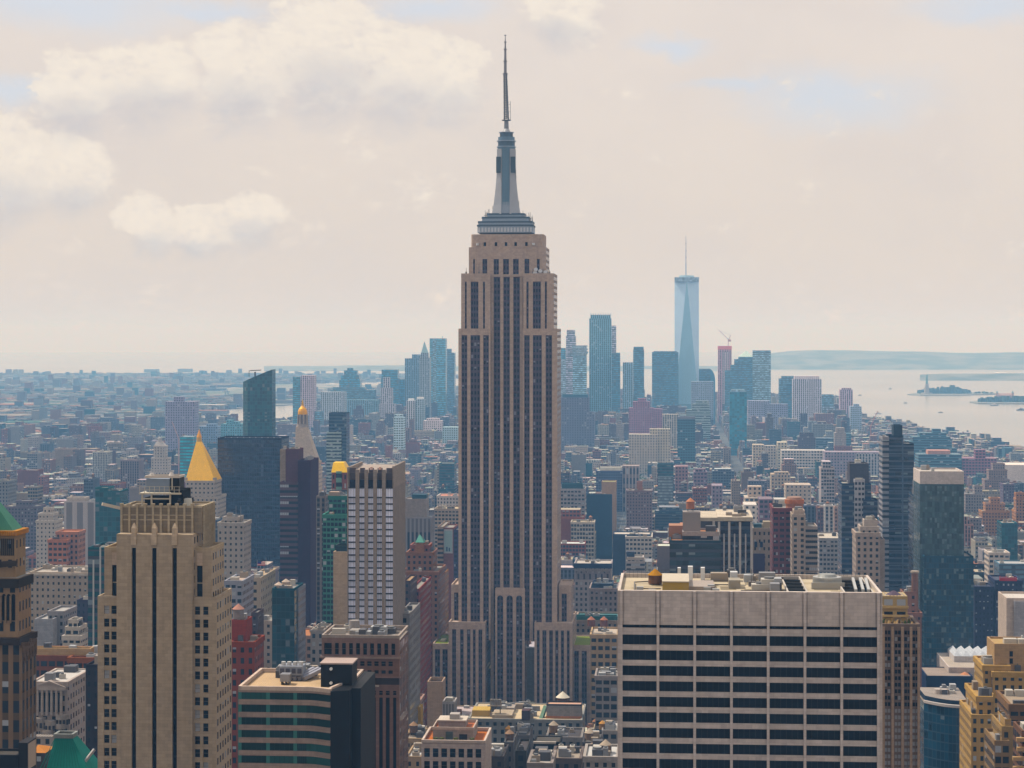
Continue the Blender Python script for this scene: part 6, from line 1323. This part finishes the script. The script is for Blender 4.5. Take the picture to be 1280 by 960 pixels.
# waterfront on the right
far('large stepped teal block on the waterfront', 'stepped waterfront block', 1135, 1190, 552, 3900, (.07, .15, .19), 'strip', 60, name='waterfront_block', cat='building', tiers=[(1141, 1188, 546, 6, 50), (1150, 1183, 541, 10, 40), (1166, 1176, 536, 14, 20), (1180, 1196, 560, -4, 60)])
far('long teal and salmon shed block below the stepped waterfront block', 'salmon roofed sheds', 1148, 1202, 568, 3500, (.09, .17, .21), 'strip', 50, name='waterfront_block', cat='building', tiers=[(1160, 1188, 563, 8, 30, (.5, .28, .22), 'plain')])
far('long red brown warehouse on the right waterfront', 'red brown warehouse', 1203, 1246, 573, 3500, (.27, .12, .15), 'wide', 50, name='waterfront_block', cat='building', tiers=[(1219, 1232, 562, 8, 18)])
far('small dark block by the water near the right edge', 'small dark waterside block', 1256, 1265, 560, 4200, (.06, .11, .15), 'plain', name='waterfront_block', cat='building')
far('white pier shed near the right edge', 'white pier shed', 1253, 1300, 581, 3300, (.66, .6, .56), 'plain', 60, name='waterfront_block', cat='building')
far('teal warehouse below the slim pink tower', 'teal warehouse', 1043, 1064, 542, 4300, (.08, .17, .2), 'strip', 40, name='waterfront_block', cat='building', tiers=[(1020, 1044, 548, 4, 40, (.12, .16, .2), 'strip')])
far('mauve brick warehouse left of the tall dark blue tower', 'mauve warehouse', 1031, 1102, 565, 3500, (.30, .24, .28), 'punch', 40, name='waterfront_block', cat='building', tiers=[(1070, 1100, 567, -6, 20, (.45, .43, .45), 'pier')])
s = Site('harbour_crane', 'slender red crane by the river under the open water', 'crane', 1087, 1092, 4700, 'harbour crane', 515)
P, Z = s.px, s.z; k = MB(); k.beam((P(1088.5), 0, 0), (P(1088.5), 0, Z(532)), 1.0, 0, (.45, .2, .15)); k.build('tower', M['metal'], s.root); k = MB(); k.beam((P(1087.5), 0, Z(534)), (P(1097), 0, Z(514)), .7, 0, (.45, .2, .15)); k.build('jib', M['metal'], s.root)
s = Site('site_crane', 'pale pink site crane in front of the lone slate slab', 'crane', 222, 224, 3000, 'pink site crane', 529)
P, Z = s.px, s.z; k = MB(); k.beam((P(223.5), 0, 0), (P(223.5), 0, Z(548)), .6, 0, (.5, .35, .35)); k.build('tower', M['metal'], s.root); k = MB(); k.beam((P(224), 0, Z(550)), (P(215), 0, Z(527)), .5, 0, (.5, .35, .35)); k.build('jib', M['metal'], s.root)
# distant chimneys, port cranes and blocks over the bay
for i, (x0, x1, yt, D, lb) in enumerate(((180, 196, 461.5, 14800, 'ghostly far block on the horizon above the lone slate slab'), (222, 238, 461, 15000, 'ghostly far block on the horizon left of the slanted teal tower'), (0, 30, 470, 12500, 'faint flat block on the left horizon'))):
    far(lb, 'horizon block', x0, x1, yt, D, (.2, .2, .22), 'plain', 80, name='horizon_block', cat='building')
for i, (x, yt, D, lb) in enumerate(((283, 487, 8700, 'faint port crane left of the slanted teal tower'), (340, 485, 8900, 'faint port crane right of the slanted teal tower'), (217, 489, 8800, 'faint port crane above the lone slate slab'))):
    loc, w = place(x - 2, x + 2, D); r = thing('port_crane', lb, 'crane', loc); k = MB(); h = zpx(yt, D) - loc[2]
    for dx in (-8, 8):
        for dy in (0, 14): k.beam((dx, dy, 0), (dx * .5, dy, h * .72), 1.0, 0, (.12, .16, .2))
    k.build('portal', M['metal'], r); k = MB(); k.beam((-22, 7, h * .7), (12, 7, h * .72), 1.2, 0, (.12, .16, .2)); k.beam((0, 7, h * .7), (4, 7, h), 1.2, 0, (.12, .16, .2)); k.build('boom', M['metal'], r)
# ------------------------------------------------------------------ harbour: islands, statue, boats
M['leaf'] = surf('leafage', .9, .05, .6)
def island(name, pix, z, wood):
    pts = [ground_pt(*p) for p in pix]; g = gz(pts[0][1])
    b = MB(); b.prism([(p[0], p[1]) for p in pts][::-1] if False else [(p[0], p[1]) for p in pts], g - 2, g + z, 0, (.22, .22, .19)); o = b.build(name, M['roof']); o['kind'] = 'structure'
    return pts
island('statue_island', [(1134, 493.4), (1150, 494.2), (1200, 494.2), (1250, 492.8), (1250, 492), (1200, 490.6), (1150, 491)], 2.5, 0)
island('museum_island', [(1212, 502.8), (1222, 504.6), (1300, 505), (1330, 503), (1330, 500.4), (1230, 500.6)], 2.5, 0)
def woods(name, label, blobs, seed):
    """trees of an island, far off, reading as one mass of crowns"""
    rn = random.Random(seed); b = MB()
    for px0, px1, py, n, h in blobs:
        for i in range(n):
            q = rn.random(); x, y = ground_pt(px0 + (px1 - px0) * q, py - rn.random() * .8); hh = h * (.45 + .55 * math.sin(math.pi * q) ** .6) * rn.uniform(.7, 1.05); r = rn.uniform(5, 9); g = gz(y) + 2
            c = rn.uniform(.7, 1.3); col = (.045 * c, .065 * c, .035 * c)
            ring = [(x + r * math.cos(a_) * rn.uniform(.8, 1.1), y + r * math.sin(a_), ) for a_ in [k_ * math.pi / 3 for k_ in range(6)]]
            mid_ = [(x + (p[0] - x) * .75, y + (p[1] - y) * .75) for p in ring]
            b.loft(ring, g, ring, g + hh * .6, 0, col, False); b.loft(ring, g + hh * .6, mid_, g + hh, 0, col, True)
    o = b.build(name, M['leaf']); o['kind'] = 'stuff'; o['label'] = label; return o
woods('island_woods', 'hazy trees covering the statue island', [(1146, 1212, 493, 70, 30), (1180, 1200, 493, 25, 36), (1212, 1244, 492.8, 14, 9)], 3)
woods('museum_woods', 'hazy trees covering the nearer island', [(1222, 1300, 503.6, 110, 24)], 4)
x, y = ground_pt(1158.5, 493.2); g = gz(y)
r = thing('harbour_statue', 'tall robed statue with raised torch on a stone pedestal on the island', 'statue', (x, y, g), 0)
b = MB(); b.cyl(0, 0, 26, 24, 2, 8, 0, (.3, .29, .27), 11); b.loft([(-10, -10), (10, -10), (10, 10), (-10, 10)], 8, [(-6.5, -6.5), (6.5, -6.5), (6.5, 6.5), (-6.5, 6.5)], 47, 0, (.36, .34, .31)); b.box(-7.6, 7.6, -7.6, 7.6, 44, 47.3, 0, (.4, .37, .34)); b.build('pedestal', M['plain'], r)
b = MB(); cu = (.16, .27, .25)
for (r0, za), (r1, zb) in zip(((5.4, 47.3), (4.8, 58), (4.2, 68), (4.6, 74), (3.6, 78), (1.4, 79.5), (2.0, 81), (2.1, 83.5)), ((4.8, 58), (4.2, 68), (4.6, 74), (3.6, 78), (1.4, 79.5), (2.0, 81), (2.1, 83.5), (.6, 85))): b.cyl(0, 0, r0, r1, za, zb, 0, cu, 12)
b.beam((2.8, -1, 75), (3.8, -1.5, 88), 1.0, 0, cu); b.beam((-3.2, -3.4, 68), (-3.9, -3.0, 75), 1.2, 0, cu); b.beam((-3.6, -.5, 75), (-3.4, -3, 69), 1.1, 0, cu)
for i in range(7): an = math.pi * (i + .5) / 7; b.beam((1.8 * math.cos(an), -.5, 83.3 + 1.2 * math.sin(an)), (4.0 * math.cos(an), -.5, 83.3 + 3.4 * math.sin(an)), .22, 0, cu)
b.build('figure', M['copper'], r)
b = MB(); b.cyl(3.9, -1.5, 1.0, 1.6, 87.5, 89.4, 0, cu, 10); b.cyl(3.9, -1.5, 1.1, 0, 89.4, 93, 0, (.8, .5, .1), 10); b.build('torch', M['gold'], r)
def hall(px, py, w, d, h, tn, lb):
    x, y = ground_pt(px, py); r = thing('island_hall', lb, 'building', (x, y, gz(y)), -.05)
    b = MB(); b.box(-w / 2, w / 2, 0, d, 0, h, 0, tn, bay=8, fh=6); b.build('wall', M['punch'], r)
    k = MB(); k.loft([(-w / 2, 0), (w / 2, 0), (w / 2, d), (-w / 2, d)], h, [(-w / 2 + 6, d * .4), (w / 2 - 6, d * .4), (w / 2 - 6, d * .6), (-w / 2 + 6, d * .6)], h + 8, 0, (.35, .24, .2)); k.build('roof', M['roof'], r)
    return r
r = hall(1256, 502, 62, 30, 24, (.42, .28, .24), 'brick hall with two domed turrets above the trees of the nearer island')
for x in (-30, 30):
    k = MB(); k.box(x - 4, x + 4, -4, 4, 0, 34, 0, (.42, .3, .26)); k.cyl(x, 0, 4.4, .8, 34, 42, 0, (.2, .28, .26), 10); k.build('turret', M['plain'], r)
hall(1292, 503.4, 60, 24, 18, (.5, .42, .38), 'long pale hall at the right end of the nearer island')
for px0, px1, py in ((1193, 1222, 471.4), (1249, 1259, 468.8)):
    x0, y0 = ground_pt(px0, py); x1, _ = ground_pt(px1, py); r = thing('dock_shed', 'long white dock shed glinting on the %s' % ('far shore behind the statue island' if px0 < 1200 else 'far right shore'), 'shed', ((x0 + x1) / 2, y0, gz(y0)), 0)
    b = MB(); b.box(-(x1 - x0) / 2, (x1 - x0) / 2, 0, 120, 0, 12, 0, (.8, .75, .7)); b.build('wall', M['plain'], r); b = MB(); b.box(-(x1 - x0) / 2 - 3, (x1 - x0) / 2 + 3, -3, 123, 12.01, 15, 0, (.85, .8, .74)); b.build('roof', M['plain'], r)
def boat(px, py, L, lb, hull=(.12, .12, .13), top=(.7, .68, .65), rz=0.2):
    x, y = ground_pt(px, py); r = thing('boat', lb, 'boat', (x, y, gz(y) - .9), rz, 'boats on the harbour')
    b = MB(); W2 = L * .13; lo = [(-L / 2, -W2 * .8), (L * .3, -W2 * .9), (L * .44, 0), (L * .3, W2 * .9), (-L / 2, W2 * .8)]; hi = [(-L / 2, -W2), (L * .34, -W2), (L / 2, 0), (L * .34, W2), (-L / 2, W2)]
    b.loft(lo, -.4, hi, L * .08, 0, hull); b.build('hull', M['paint'], r)
    b = MB(); b.box(-L * .36, L * .22, -W2 * .8, W2 * .8, L * .08, L * .15, 0, top); b.box(-L * .2, L * .1, -W2 * .6, W2 * .6, L * .15, L * .21, 0, top); b.build('cabin', M['paint'], r)
    b = MB(); b.cyl(-L * .08, 0, L * .03, L * .025, L * .21, L * .28, 0, (.25, .2, .16), 10); b.build('funnel', M['paint'], r)
boat(1243.5, 506.6, 34, 'white topped ferry just below the nearer wooded island'); boat(1176, 515.4, 18, 'small dark boat alone in the middle of the open water'); boat(1132, 503.6, 18, 'small dark boat left of the statue island')
boat(1277, 512.6, 36, 'dark barge cut by the right edge below the nearer island', (.1, .1, .11), (.2, .2, .2)); boat(1098, 517, 26, 'white boat near the harbour crane', (.5, .5, .5)); boat(1113, 486, 20, 'tiny boat far out above the slim pink tower'); boat(1075, 494, 20, 'tiny boat right of the pale dotted slab')
boat(1160, 541, 12, 'tiny grey boat close to the waterfront blocks', (.2, .2, .2), (.4, .4, .4))
MB.gain, MB.sat = .60, 1.25
# ================================================================== the city between: blocks on the street grid
def inside(x, y, pl):
    c = False; n = len(pl)
    for i in range(n):
        (x0, y0), (x1, y1) = pl[i][:2], pl[i - 1][:2]
        if (y0 > y) != (y1 > y) and x < (x1 - x0) * (y - y0) / (y1 - y0) + x0: c = not c
    return c
bpy.context.view_layer.update()
FOOT = []
for o in list(SC.objects):
    if o.parent is None and o.type == 'EMPTY' and o.get('category') and o.children:
        us, vs = [], []
        for ch in o.children_recursive:
            if ch.type != 'MESH': continue
            for cn in ch.bound_box:
                w = ch.matrix_world @ Vector(cn); us.append(w.x * UX + w.y * UY); vs.append(w.x * VX + w.y * VY)
        if us and max(us) - min(us) < 400: FOOT.append((min(us) - 1, max(us) + 1, min(vs) - 1, max(vs) + 1))
def hits(u0, u1, v0, v1): return any(u0 < b and u1 > a and v0 < d and v1 > c for a, b, c, d in FOOT)
rn = random.Random(2024)
PAL = [('tan', (.46, .37, .28)), ('beige', (.50, .43, .36)), ('cream', (.60, .53, .45)), ('white', (.68, .63, .59)), ('grey', (.36, .34, .34)), ('brown', (.24, .16, .13)), ('red brick', (.33, .115, .075)), ('dark brick', (.17, .085, .075)), ('mauve', (.30, .24, .27)), ('slate', (.16, .17, .22)), ('orange brick', (.42, .21, .12)), ('blue glass', (.03, .07, .11)), ('teal glass', (.025, .11, .13)), ('pink brick', (.42, .27, .23)), ('black', (.03, .03, .035))]
WT = [8, 8, 5, 5, 8, 10, 10, 9, 6, 7, 4, 3, 3, 4, 3]
ROOFS = [('pale', (.68, .63, .57)), ('white', (.82, .79, .75)), ('grey', (.36, .35, .34)), ('dark', (.09, .09, .09)), ('tan', (.52, .43, .33)), ('orange', (.52, .24, .13)), ('green', (.12, .22, .17))]
RW = [8, 5, 9, 9, 8, 2, 1]
LOTS = []
def vis_ok(x0, x1, yt, D, hide=.22):
    for a, c, y, d, _ in REG:
        if _ == 'spire tower': a, c = 536, 745
        if d > D + 5 and x0 < c and x1 > a:
            bot = EYE + (CZ - gz(d)) / d * FPX
            need = y + hide * (bot - y) if d < 3500 else y + .22 * (bot - y)
            if _ == 'spire tower': need = 885
            if yt < need: return False
    return True
def lot(u0, u1, v0, v1):
    uc, vc = (u0 + u1) / 2, (v0 + v1) / 2
    x, y = uc * UX + vc * VX, uc * UY + vc * VY
    if y < 300: return
    xp = 640 + x / y * FPX
    if xp < -90 or xp > 1370: return
    if not inside(x, y, MANH): return
    D = vc
    n = mnoise.noise((x * .0011, y * .0011, 5.0)); n2 = mnoise.noise((x * .005, y * .005, 9.0))
    if D < 1150 and xp < 520: h = rn.uniform(50, 100)
    elif D < 1500: h = rn.uniform(24, 62)
    elif D < 2500: h = rn.uniform(20, 50) * (1 + .3 * n)
    elif D < 3000: h = rn.uniform(15, 34)
    elif D < 4200: h = rn.uniform(11, 23)
    else: h = rn.uniform(12, 30)
    q = rn.random()
    if D > 2000 and q < .07 + .06 * n: h *= rn.uniform(1.5, 2.6)
    if D > 3200 and xp < 330 and q < .12: h = rn.uniform(34, 58)          # housing slabs by the east river
    if D > 4600 and 400 < xp < 1060: h = rn.uniform(18, 70) if q < .35 else h
    if D > 3200 and xp > 1060: h = min(h, 22)
    for _ in range(5):
        yt = EYE + (CZ - gz(D) - h) / D * FPX
        if vis_ok(xp - (u1 - u0) / 2 / D * FPX, xp + (u1 - u0) / 2 / D * FPX, yt, D): break
        h *= .72
    if h < 7: return
    yt = EYE + (CZ - gz(D) - h) / D * FPX
    if yt > 990: return
    if hits(u0, u1, v0, v1): return
    LOTS.append([u0, u1, v0, v1, h, xp, yt, D])
v = 860.0
while v < 7300:
    bd = 62.0                                          # block depth, then a street
    u = -3600.0
    uspan = v * .30
    while u < 3600:
        bw = 245.0 if v < 3200 else 150.0
        if u + bw > -uspan - 300 + 0 and u < uspan + 500:
            if v > 3000 and rn.random() < .035: pass   # an open square
            else:
                for row in (0, 1):
                    uu = u
                    while uu < u + bw - 8:
                        w = rn.choice([9, 12, 15, 18, 22, 26, 32, 38]) if v < 3000 else rn.choice([8, 10, 12, 15, 18, 24, 34])
                        if v > 4300: w *= 1.35
                        w = min(w, u + bw - uu)
                        if w < 7: break
                        v0 = v + row * bd / 2; dep = bd / 2 - rn.choice([0, 0, 2, 5, 8])
                        lot(uu + .15, uu + w - .15, v0 if row == 0 else v0 + bd / 2 - dep, v0 + dep if row == 0 else v0 + bd / 2)
                        uu += w
        u += bw + 28
    v += bd + 17
LOTS.sort(key=lambda l: l[7])
# what can be seen of each: a coarse depth sweep, nearest first
GW, GH = 640, 480
seen = [bytearray(GW) for _ in range(GH)]
ev = [(l[7], 0, l) for l in LOTS] + [(r[3], 1, r) for r in REG]
ev.sort(key=lambda e: e[0])
for d, k, e in ev:
    if k == 0:
        hw = (e[1] - e[0]) / 2 / d * FPX; x0, x1 = e[5] - hw, e[5] + hw
        yb = e[6]; back = EYE + (CZ - gz(d) - e[4]) / (d + e[3] - e[2]) * FPX; top = min(back, e[6])
    else: x0, x1, yb = e[0], e[1], e[2]; top = yb
    bot = EYE + (CZ - gz(d)) / d * FPX
    cnt = 0
    X0, X1, Y0, Y1 = max(0, int(x0 / 2)), min(GW, int(math.ceil(x1 / 2))), max(0, int(top / 2)), min(GH, int(math.ceil(bot / 2)))
    if X1 > X0 and Y1 > Y0:
        for yy in range(Y0, Y1):
            r = seen[yy]; seg = r[X0:X1]; z = seg.count(0)
            if z: cnt += z; r[X0:X1] = b'\x01' * (X1 - X0)
    if k == 0: e.append(cnt)
KEEP = sorted([l for l in LOTS if 0 <= l[5] <= 1280 and l[6] < 955], key=lambda l: -l[8])[:330]
keep = set(id(l) for l in KEEP)
STY = ["punch", "punch", "small", "small", "wide", "pair", "loft", "pier"]
SM = [M[s] for s in ('punch', 'small', 'wide', 'pair', 'loft', 'strip', 'pier', 'curtain2', 'roof', 'plain')]
SI = dict(punch=0, small=1, wide=2, pair=3, loft=4, strip=5, pier=6, curtain2=7)
def look(l):
    r = random.Random(int(l[0] * 13 + l[2] * 7))
    cn, c = r.choices(PAL, WT)[0]; j = r.uniform(.82, 1.15); c = tuple(min(.8, v * j * r.uniform(.95, 1.05)) for v in c)
    rf, rc = r.choices(ROOFS, RW)[0]; rc = tuple(v * r.uniform(.85, 1.08) for v in rc)
    sty = 'curtain2' if 'glass' in cn else r.choice(STY)
    if l[7] > 2200: c = tuple(v * .85 for v in c); rc = tuple(v * (.8 if max(rc) > .5 else .95) for v in rc)
    return r, cn, c, rf, rc, sty
def massing(b, l, r, c, rc, si, ri, pi, x0, x1, y0, y1, z0, h, fine, wallb=None, roofb=None):
    W, Rf = wallb or b, roofb or b
    bay, fh = r.uniform(2.6, 4.2), r.uniform(3.3, 4.3)
    of = r.randint(0, 9); pl = [(x0, y0), (x1, y0), (x1, y1), (x0, y1)]; blank = r.random() < .6; bf = r.random() < .12
    for i in range(4):                                  # party walls are often blank, and of another brick
        sd = (blank and i in (1, 3)) or (bf and i == 0)
        W.wall(pl[i], pl[(i + 1) % 4], z0, z0 + h, pi if sd else si, tuple(v * .85 for v in c) if sd else c, bay, fh, of + i)
    Rf.poly([(x0, y0, z0 + h - .02), (x1, y0, z0 + h - .02), (x1, y1, z0 + h - .02), (x0, y1, z0 + h - .02)], ri, rc)
    if fine:
        pc = tuple(min(.85, v * 1.12) for v in c)
        e = r.choice([0, .3, .5]); W.rim(x0 - e, x1 + e, y0 - e, y1, z0 + h - (e * 2 if e else 0), z0 + h + r.uniform(.6, 1.3), .4 + e, pi, pc)
    if r.random() < .3 and x1 - x0 > 14:               # a set back upper storey
        a, d = x0 + (x1 - x0) * r.uniform(.1, .3), x1 - (x1 - x0) * r.uniform(.1, .3); hh = h + r.uniform(3.5, 11)
        W.box(a, d, y0 + 3, y1 - 2, z0 + h - .01, z0 + hh, si, c, bay=bay, fh=fh, cap=False); Rf.poly([(a, y0 + 3, z0 + hh), (d, y0 + 3, z0 + hh), (d, y1 - 2, z0 + hh), (a, y1 - 2, z0 + hh)], ri, rc)
def clutter(b, r, x0, x1, y0, y1, z, pi, n, tank):
    for _ in range(n):
        w, d, h = r.uniform(1.5, 5), r.uniform(1.5, 5), r.uniform(1.2, 3.6)
        if x1 - x0 > w + 1.5 and y1 - y0 > d + 1.5:
            x, y = r.uniform(x0 + .6, x1 - w - .6), r.uniform(y0 + .6, y1 - d - .6)
            b.box(x, x + w, y, y + d, z - .02, z + h, pi, r.choice([(.55, .52, .5), (.3, .3, .3), (.7, .67, .63), (.35, .2, .15), (.1, .1, .11), (.45, .4, .35)]))
    if tank:
        x, y = r.uniform(x0 + 2.5, max(x0 + 2.6, x1 - 2.5)), r.uniform(y0 + 3, y1 - 3)
        b.cyl(x, y, 1.8, 1.75, z + 1.5, z + 5.2, pi, (.19, .12, .09), 9); b.cyl(x, y, 2.0, 0, z + 5.2, z + 6.8, pi, (.36, .2, .12), 9); b.box(x - 1, x + 1, y - 1, y + 1, z, z + 1.5, pi, (.1, .1, .1))
rest = MB()
ca, sa = math.cos(-TH), math.sin(-TH)
for l in LOTS:
    if id(l) in keep: continue
    u0, u1, v0, v1, h, xp, yt, D = l[:8]
    r, cn, c, rf, rc, sty = look(l)
    massing(rest, l, r, c, rc, SI[sty], 8, 9, u0, u1, v0, v1, gz(D), h, D < 3200)
    clutter(rest, r, u0, u1, v0, v1, gz(D) + h, 9, 6 if D < 2000 else 3 if D < 2600 else (2 if D < 4000 else 1), r.random() < .3 and D < 3600)
o = rest.build('city_blocks', SM); o.rotation_euler.z = -TH
tag(o, 'dense low rise city blocks filling the ground between the towers', kind='stuff')
# ---- the buildings of the fabric that show largest, each on its own
def colour_words(cn): return {'blue glass': 'blue', 'teal glass': 'teal', 'red brick': 'red brick', 'dark brick': 'dark brick'}.get(cn, cn)
NAMED = [r for r in REG if r[3] < 7000 and r[4] not in ('horizon block',)]
used = {}
KIND = {'strip': ('office_block', 'office block'), 'pier': ('office_block', 'office block'), 'loft': ('loft_building', 'loft'), 'wide': ('loft_building', 'loft'), 'punch': ('apartment_block', 'apartment block'), 'small': ('apartment_block', 'apartment block'), 'pair': ('brick_building', 'walk-up'), 'curtain2': ('glass_building', 'glass building')}
info = []
for l in sorted(KEEP, key=lambda l: l[7]):
    u0, u1, v0, v1, h, xp, yt, D, cnt = l
    r, cn, c, rf, rc, sty = look(l)
    wpx = (u1 - u0) / D * FPX
    nm, kd = KIND[sty]
    best = None
    for a, cc, y, d, sh in NAMED:
        cx = min(max(xp, a), cc); cy_ = min(max(yt + 6, y), y + 70); dx, dy = xp - cx, (yt + 6) - cy_
        if -20 < (a + cc) / 2 < 1300:
            ds = math.hypot(dx, dy) + .15 * abs(xp - (a + cc) / 2)
            if best is None or ds < best[0]: best = (ds, sh, xp - (a + cc) / 2, yt - (y + 20), cc - a)
    _, sh, dx, dy, ww = best
    if abs(dx) > max(18, ww * .5): rel = 'left of' if dx < 0 else 'right of'
    else: rel = 'below' if dy > 0 else 'above'
    tall = 'low ' if h < 20 else ('tall ' if h > 48 else '')
    tank = r.random() < .4 and D < 3600
    base = f"{tall}{colour_words(cn)} {kd} with {rf} roof{' and water tank' if tank and wpx > 9 else ''}, {rel} the {sh}"
    if len(base.split()) > 14: base = base.replace(' and water tank', '')
    x, y = (u0 + u1) / 2 * UX + v0 * VX, (u0 + u1) / 2 * UY + v0 * VY
    w = (u1 - u0) / 2; dep = v1 - v0
    big = wpx * 0.8 > 10
    if big:
        t0 = thing(nm, base, kd.split()[-1] if kd != 'walk-up' else 'building', (x, y, gz(D)), group='buildings of the street grid')
        wb, rb = MB(), MB()
        massing(None, l, r, c, rc, 0, 0, 1, -w, w, 0, dep, 0, h, True, wb, rb)
        wb.build('wall', [M[sty], M['plain']], t0); rb.build('roof', M['roof'], t0)
        for _ in range(r.randint(2, 5)):
            k = MB(); clutter(k, r, -w, w, 0, dep, h, 0, 1, False)
            if k.f: k.build('roof_hut', M['plain'], t0)
        if tank and w > 4: water_tank(t0, r.uniform(-w + 2.6, w - 2.6), dep * r.uniform(.3, .7), h, r.uniform(1.6, 2.2), 3.6, (.2, .13, .09), (.40, .21, .12))
        ob = t0
    else:
        k = MB(); massing(k, l, r, c, rc, 0, 1, 2, -w, w, 0, dep, 0, h, True); clutter(k, r, -w, w, 0, dep, h, 2, 2, tank)
        ob = k.build(nm, [M[sty], M['roof'], M['plain']]); ob.location = (x, y, gz(D)); ob.rotation_euler.z = -TH
        tag(ob, base, kd.split()[-1] if kd != 'walk-up' else 'building', 'buildings of the street grid')
    info.append((base, D, xp, ob))
ORD = ['nearest', 'second nearest', 'third nearest', 'fourth nearest', 'fifth nearest', 'sixth nearest', 'seventh nearest', 'eighth nearest', 'ninth nearest', 'tenth nearest']
for b_ in set(i[0] for i in info):
    g = sorted([i for i in info if i[0] == b_], key=lambda i: i[1])
    if len(g) > 1:
        for j, i in enumerate(g):
            lb = (ORD[min(j, 9)] + ' ' + b_).replace('blank ', '') if False else ORD[min(j, 9)] + ' ' + b_
            if len(lb.split()) > 16: lb = lb.replace(' and water tank', '')
            i[3]['label'] = lb
# ================================================================== the far boroughs across the river
fb = MB(); rn = random.Random(5)
FS = [ground_pt(*p) for p in [(-700, 606), (60, 563), (190, 550), (234, 541), (243, 519), (262, 514), (330, 506), (420, 501), (560, 494), (640, 489), (640, 485), (420, 489), (300, 496.5), (252, 497), (252, 487), (330, 480.5), (480, 477.5), (560, 474.5), (560, 470), (300, 468.5), (-300, 468.5), (-900, 481)]]
n = 0
while n < 9000:
    px, py = rn.uniform(-60, 640), 468 + 92 * rn.random() ** 1.5
    x, y = ground_pt(px, py)
    if not inside(x, y, FS): continue
    n += 1
    s_ = 1 if y < 8000 else 1.6
    w, d, h = rn.uniform(10, 34) * s_, rn.uniform(10, 34) * s_, rn.uniform(6, 14)
    if rn.random() < .03: h = rn.uniform(22, 46); w = d = rn.uniform(18, 34)
    if rn.random() < .03: w, d, h = rn.uniform(90, 260), rn.uniform(60, 120), rn.uniform(9, 14)
    a = .5; c = rn.choices(PAL, WT)[0][1]; rc = tuple(v * .62 for v in rn.choices(ROOFS, (3, 1, 9, 10, 7, 3, 8))[0][1])
    c = tuple(v * .7 for v in c)
    g = gz(y) + 1.4
    fb.box(x - w / 2, x + w / 2, y, y + d, g, g + h, 0, c, 1, rc)
o = fb.build('borough_roofs', [M['plain'], M['roof']]); tag(o, 'hazy low roofs of the boroughs across the river', kind='stuff')
# ================================================================== trees in squares and yards
def trees(name, label, spots, seed):
    rn = random.Random(seed); b = MB()
    for px, py, sx, sy, cnt, h in spots:
        k = (py - EYE) / FPX; D = CZ / k
        for _ in range(cnt):
            u = (px - 640) / FPX * D + rn.gauss(0, sx); v_ = D + rn.gauss(0, sy); hh = h * rn.uniform(.7, 1.25); r = hh * .36; g = gz(v_)
            b.beam((u, v_, g), (u, v_, g + hh * .5), .3, 0, (.12, .09, .07))
            s_ = rn.uniform(.7, 1.3)
            for _ in range(34):
                th, ph, q = rn.uniform(0, 6.283), math.acos(rn.uniform(-1, 1)), rn.random() ** .4
                cx, cy_, cz = u + r * q * math.sin(ph) * math.cos(th), v_ + r * q * math.sin(ph) * math.sin(th), g + hh * .66 + r * 1.05 * q * math.cos(ph)
                e = rn.uniform(.9, 1.9); n_ = Vector((rn.gauss(0, 1), rn.gauss(0, 1), rn.gauss(.5, 1))).normalized(); t1 = n_.orthogonal().normalized() * e; t2 = n_.cross(t1)
                p = Vector((cx, cy_, cz)); j = rn.uniform(.7, 1.3) * s_
                b.poly([p - t1, p - t2 * .7, p + t1, p + t2 * .7], 0, (.12 * j, .20 * j, .06 * j))
    o = b.build(name, M['leaf']); tag(o, label, kind='stuff')
trees('square_trees', 'leafy trees of the city squares and streets seen among the roofs', [(865, 611, 90, 120, 260, 18), (905, 612, 45, 60, 80, 16), (143, 590, 45, 190, 240, 20), (160, 585, 30, 60, 40, 18), (800, 628, 50, 60, 110, 18), (733, 628, 20, 30, 30, 15), (1025, 640, 30, 60, 40, 15), (1195, 612, 60, 50, 60, 15), (1250, 620, 40, 40, 40, 15), (760, 588, 60, 60, 50, 16), (620, 600, 50, 50, 30, 16), (60, 615, 40, 40, 40, 15), (470, 610, 40, 40, 40, 15), (1100, 590, 40, 40, 30, 15)], 3)
# ================================================================== avenues on the ground
m, t, b = mat('asphalt'); oc = objco(t); t.links.new(bright(t, (.05, .05, .052), noise(t, oc, .2, 4) * .6 + .7), b.inputs['Base Color']); b.inputs['Roughness'].default_value = .9
for i in range(-6, 8):
    u = -3600 + (i + 13) * 273.0 - 14
    k = MB(); n = 12
    for j in range(n):
        va, vb = 850 + (3200 - 850) * j / n, 850 + (3200 - 850) * (j + 1) / n
        k.poly([(u - 9, va, gz(va) + .25), (u + 9, va, gz(va) + .25), (u + 9, vb, gz(vb) + .25), (u - 9, vb, gz(vb) + .25)], 0)
        for dx in (-3, 3):
            q = va
            k.poly([(u + dx - .1, va, gz(va) + .27), (u + dx + .1, va, gz(va) + .27), (u + dx + .1, vb, gz(vb) + .27), (u + dx - .1, vb, gz(vb) + .27)], 1, (.6, .6, .58))
    o = k.build('road', [m, M['paint']]); o.rotation_euler.z = -TH; o['kind'] = 'structure'
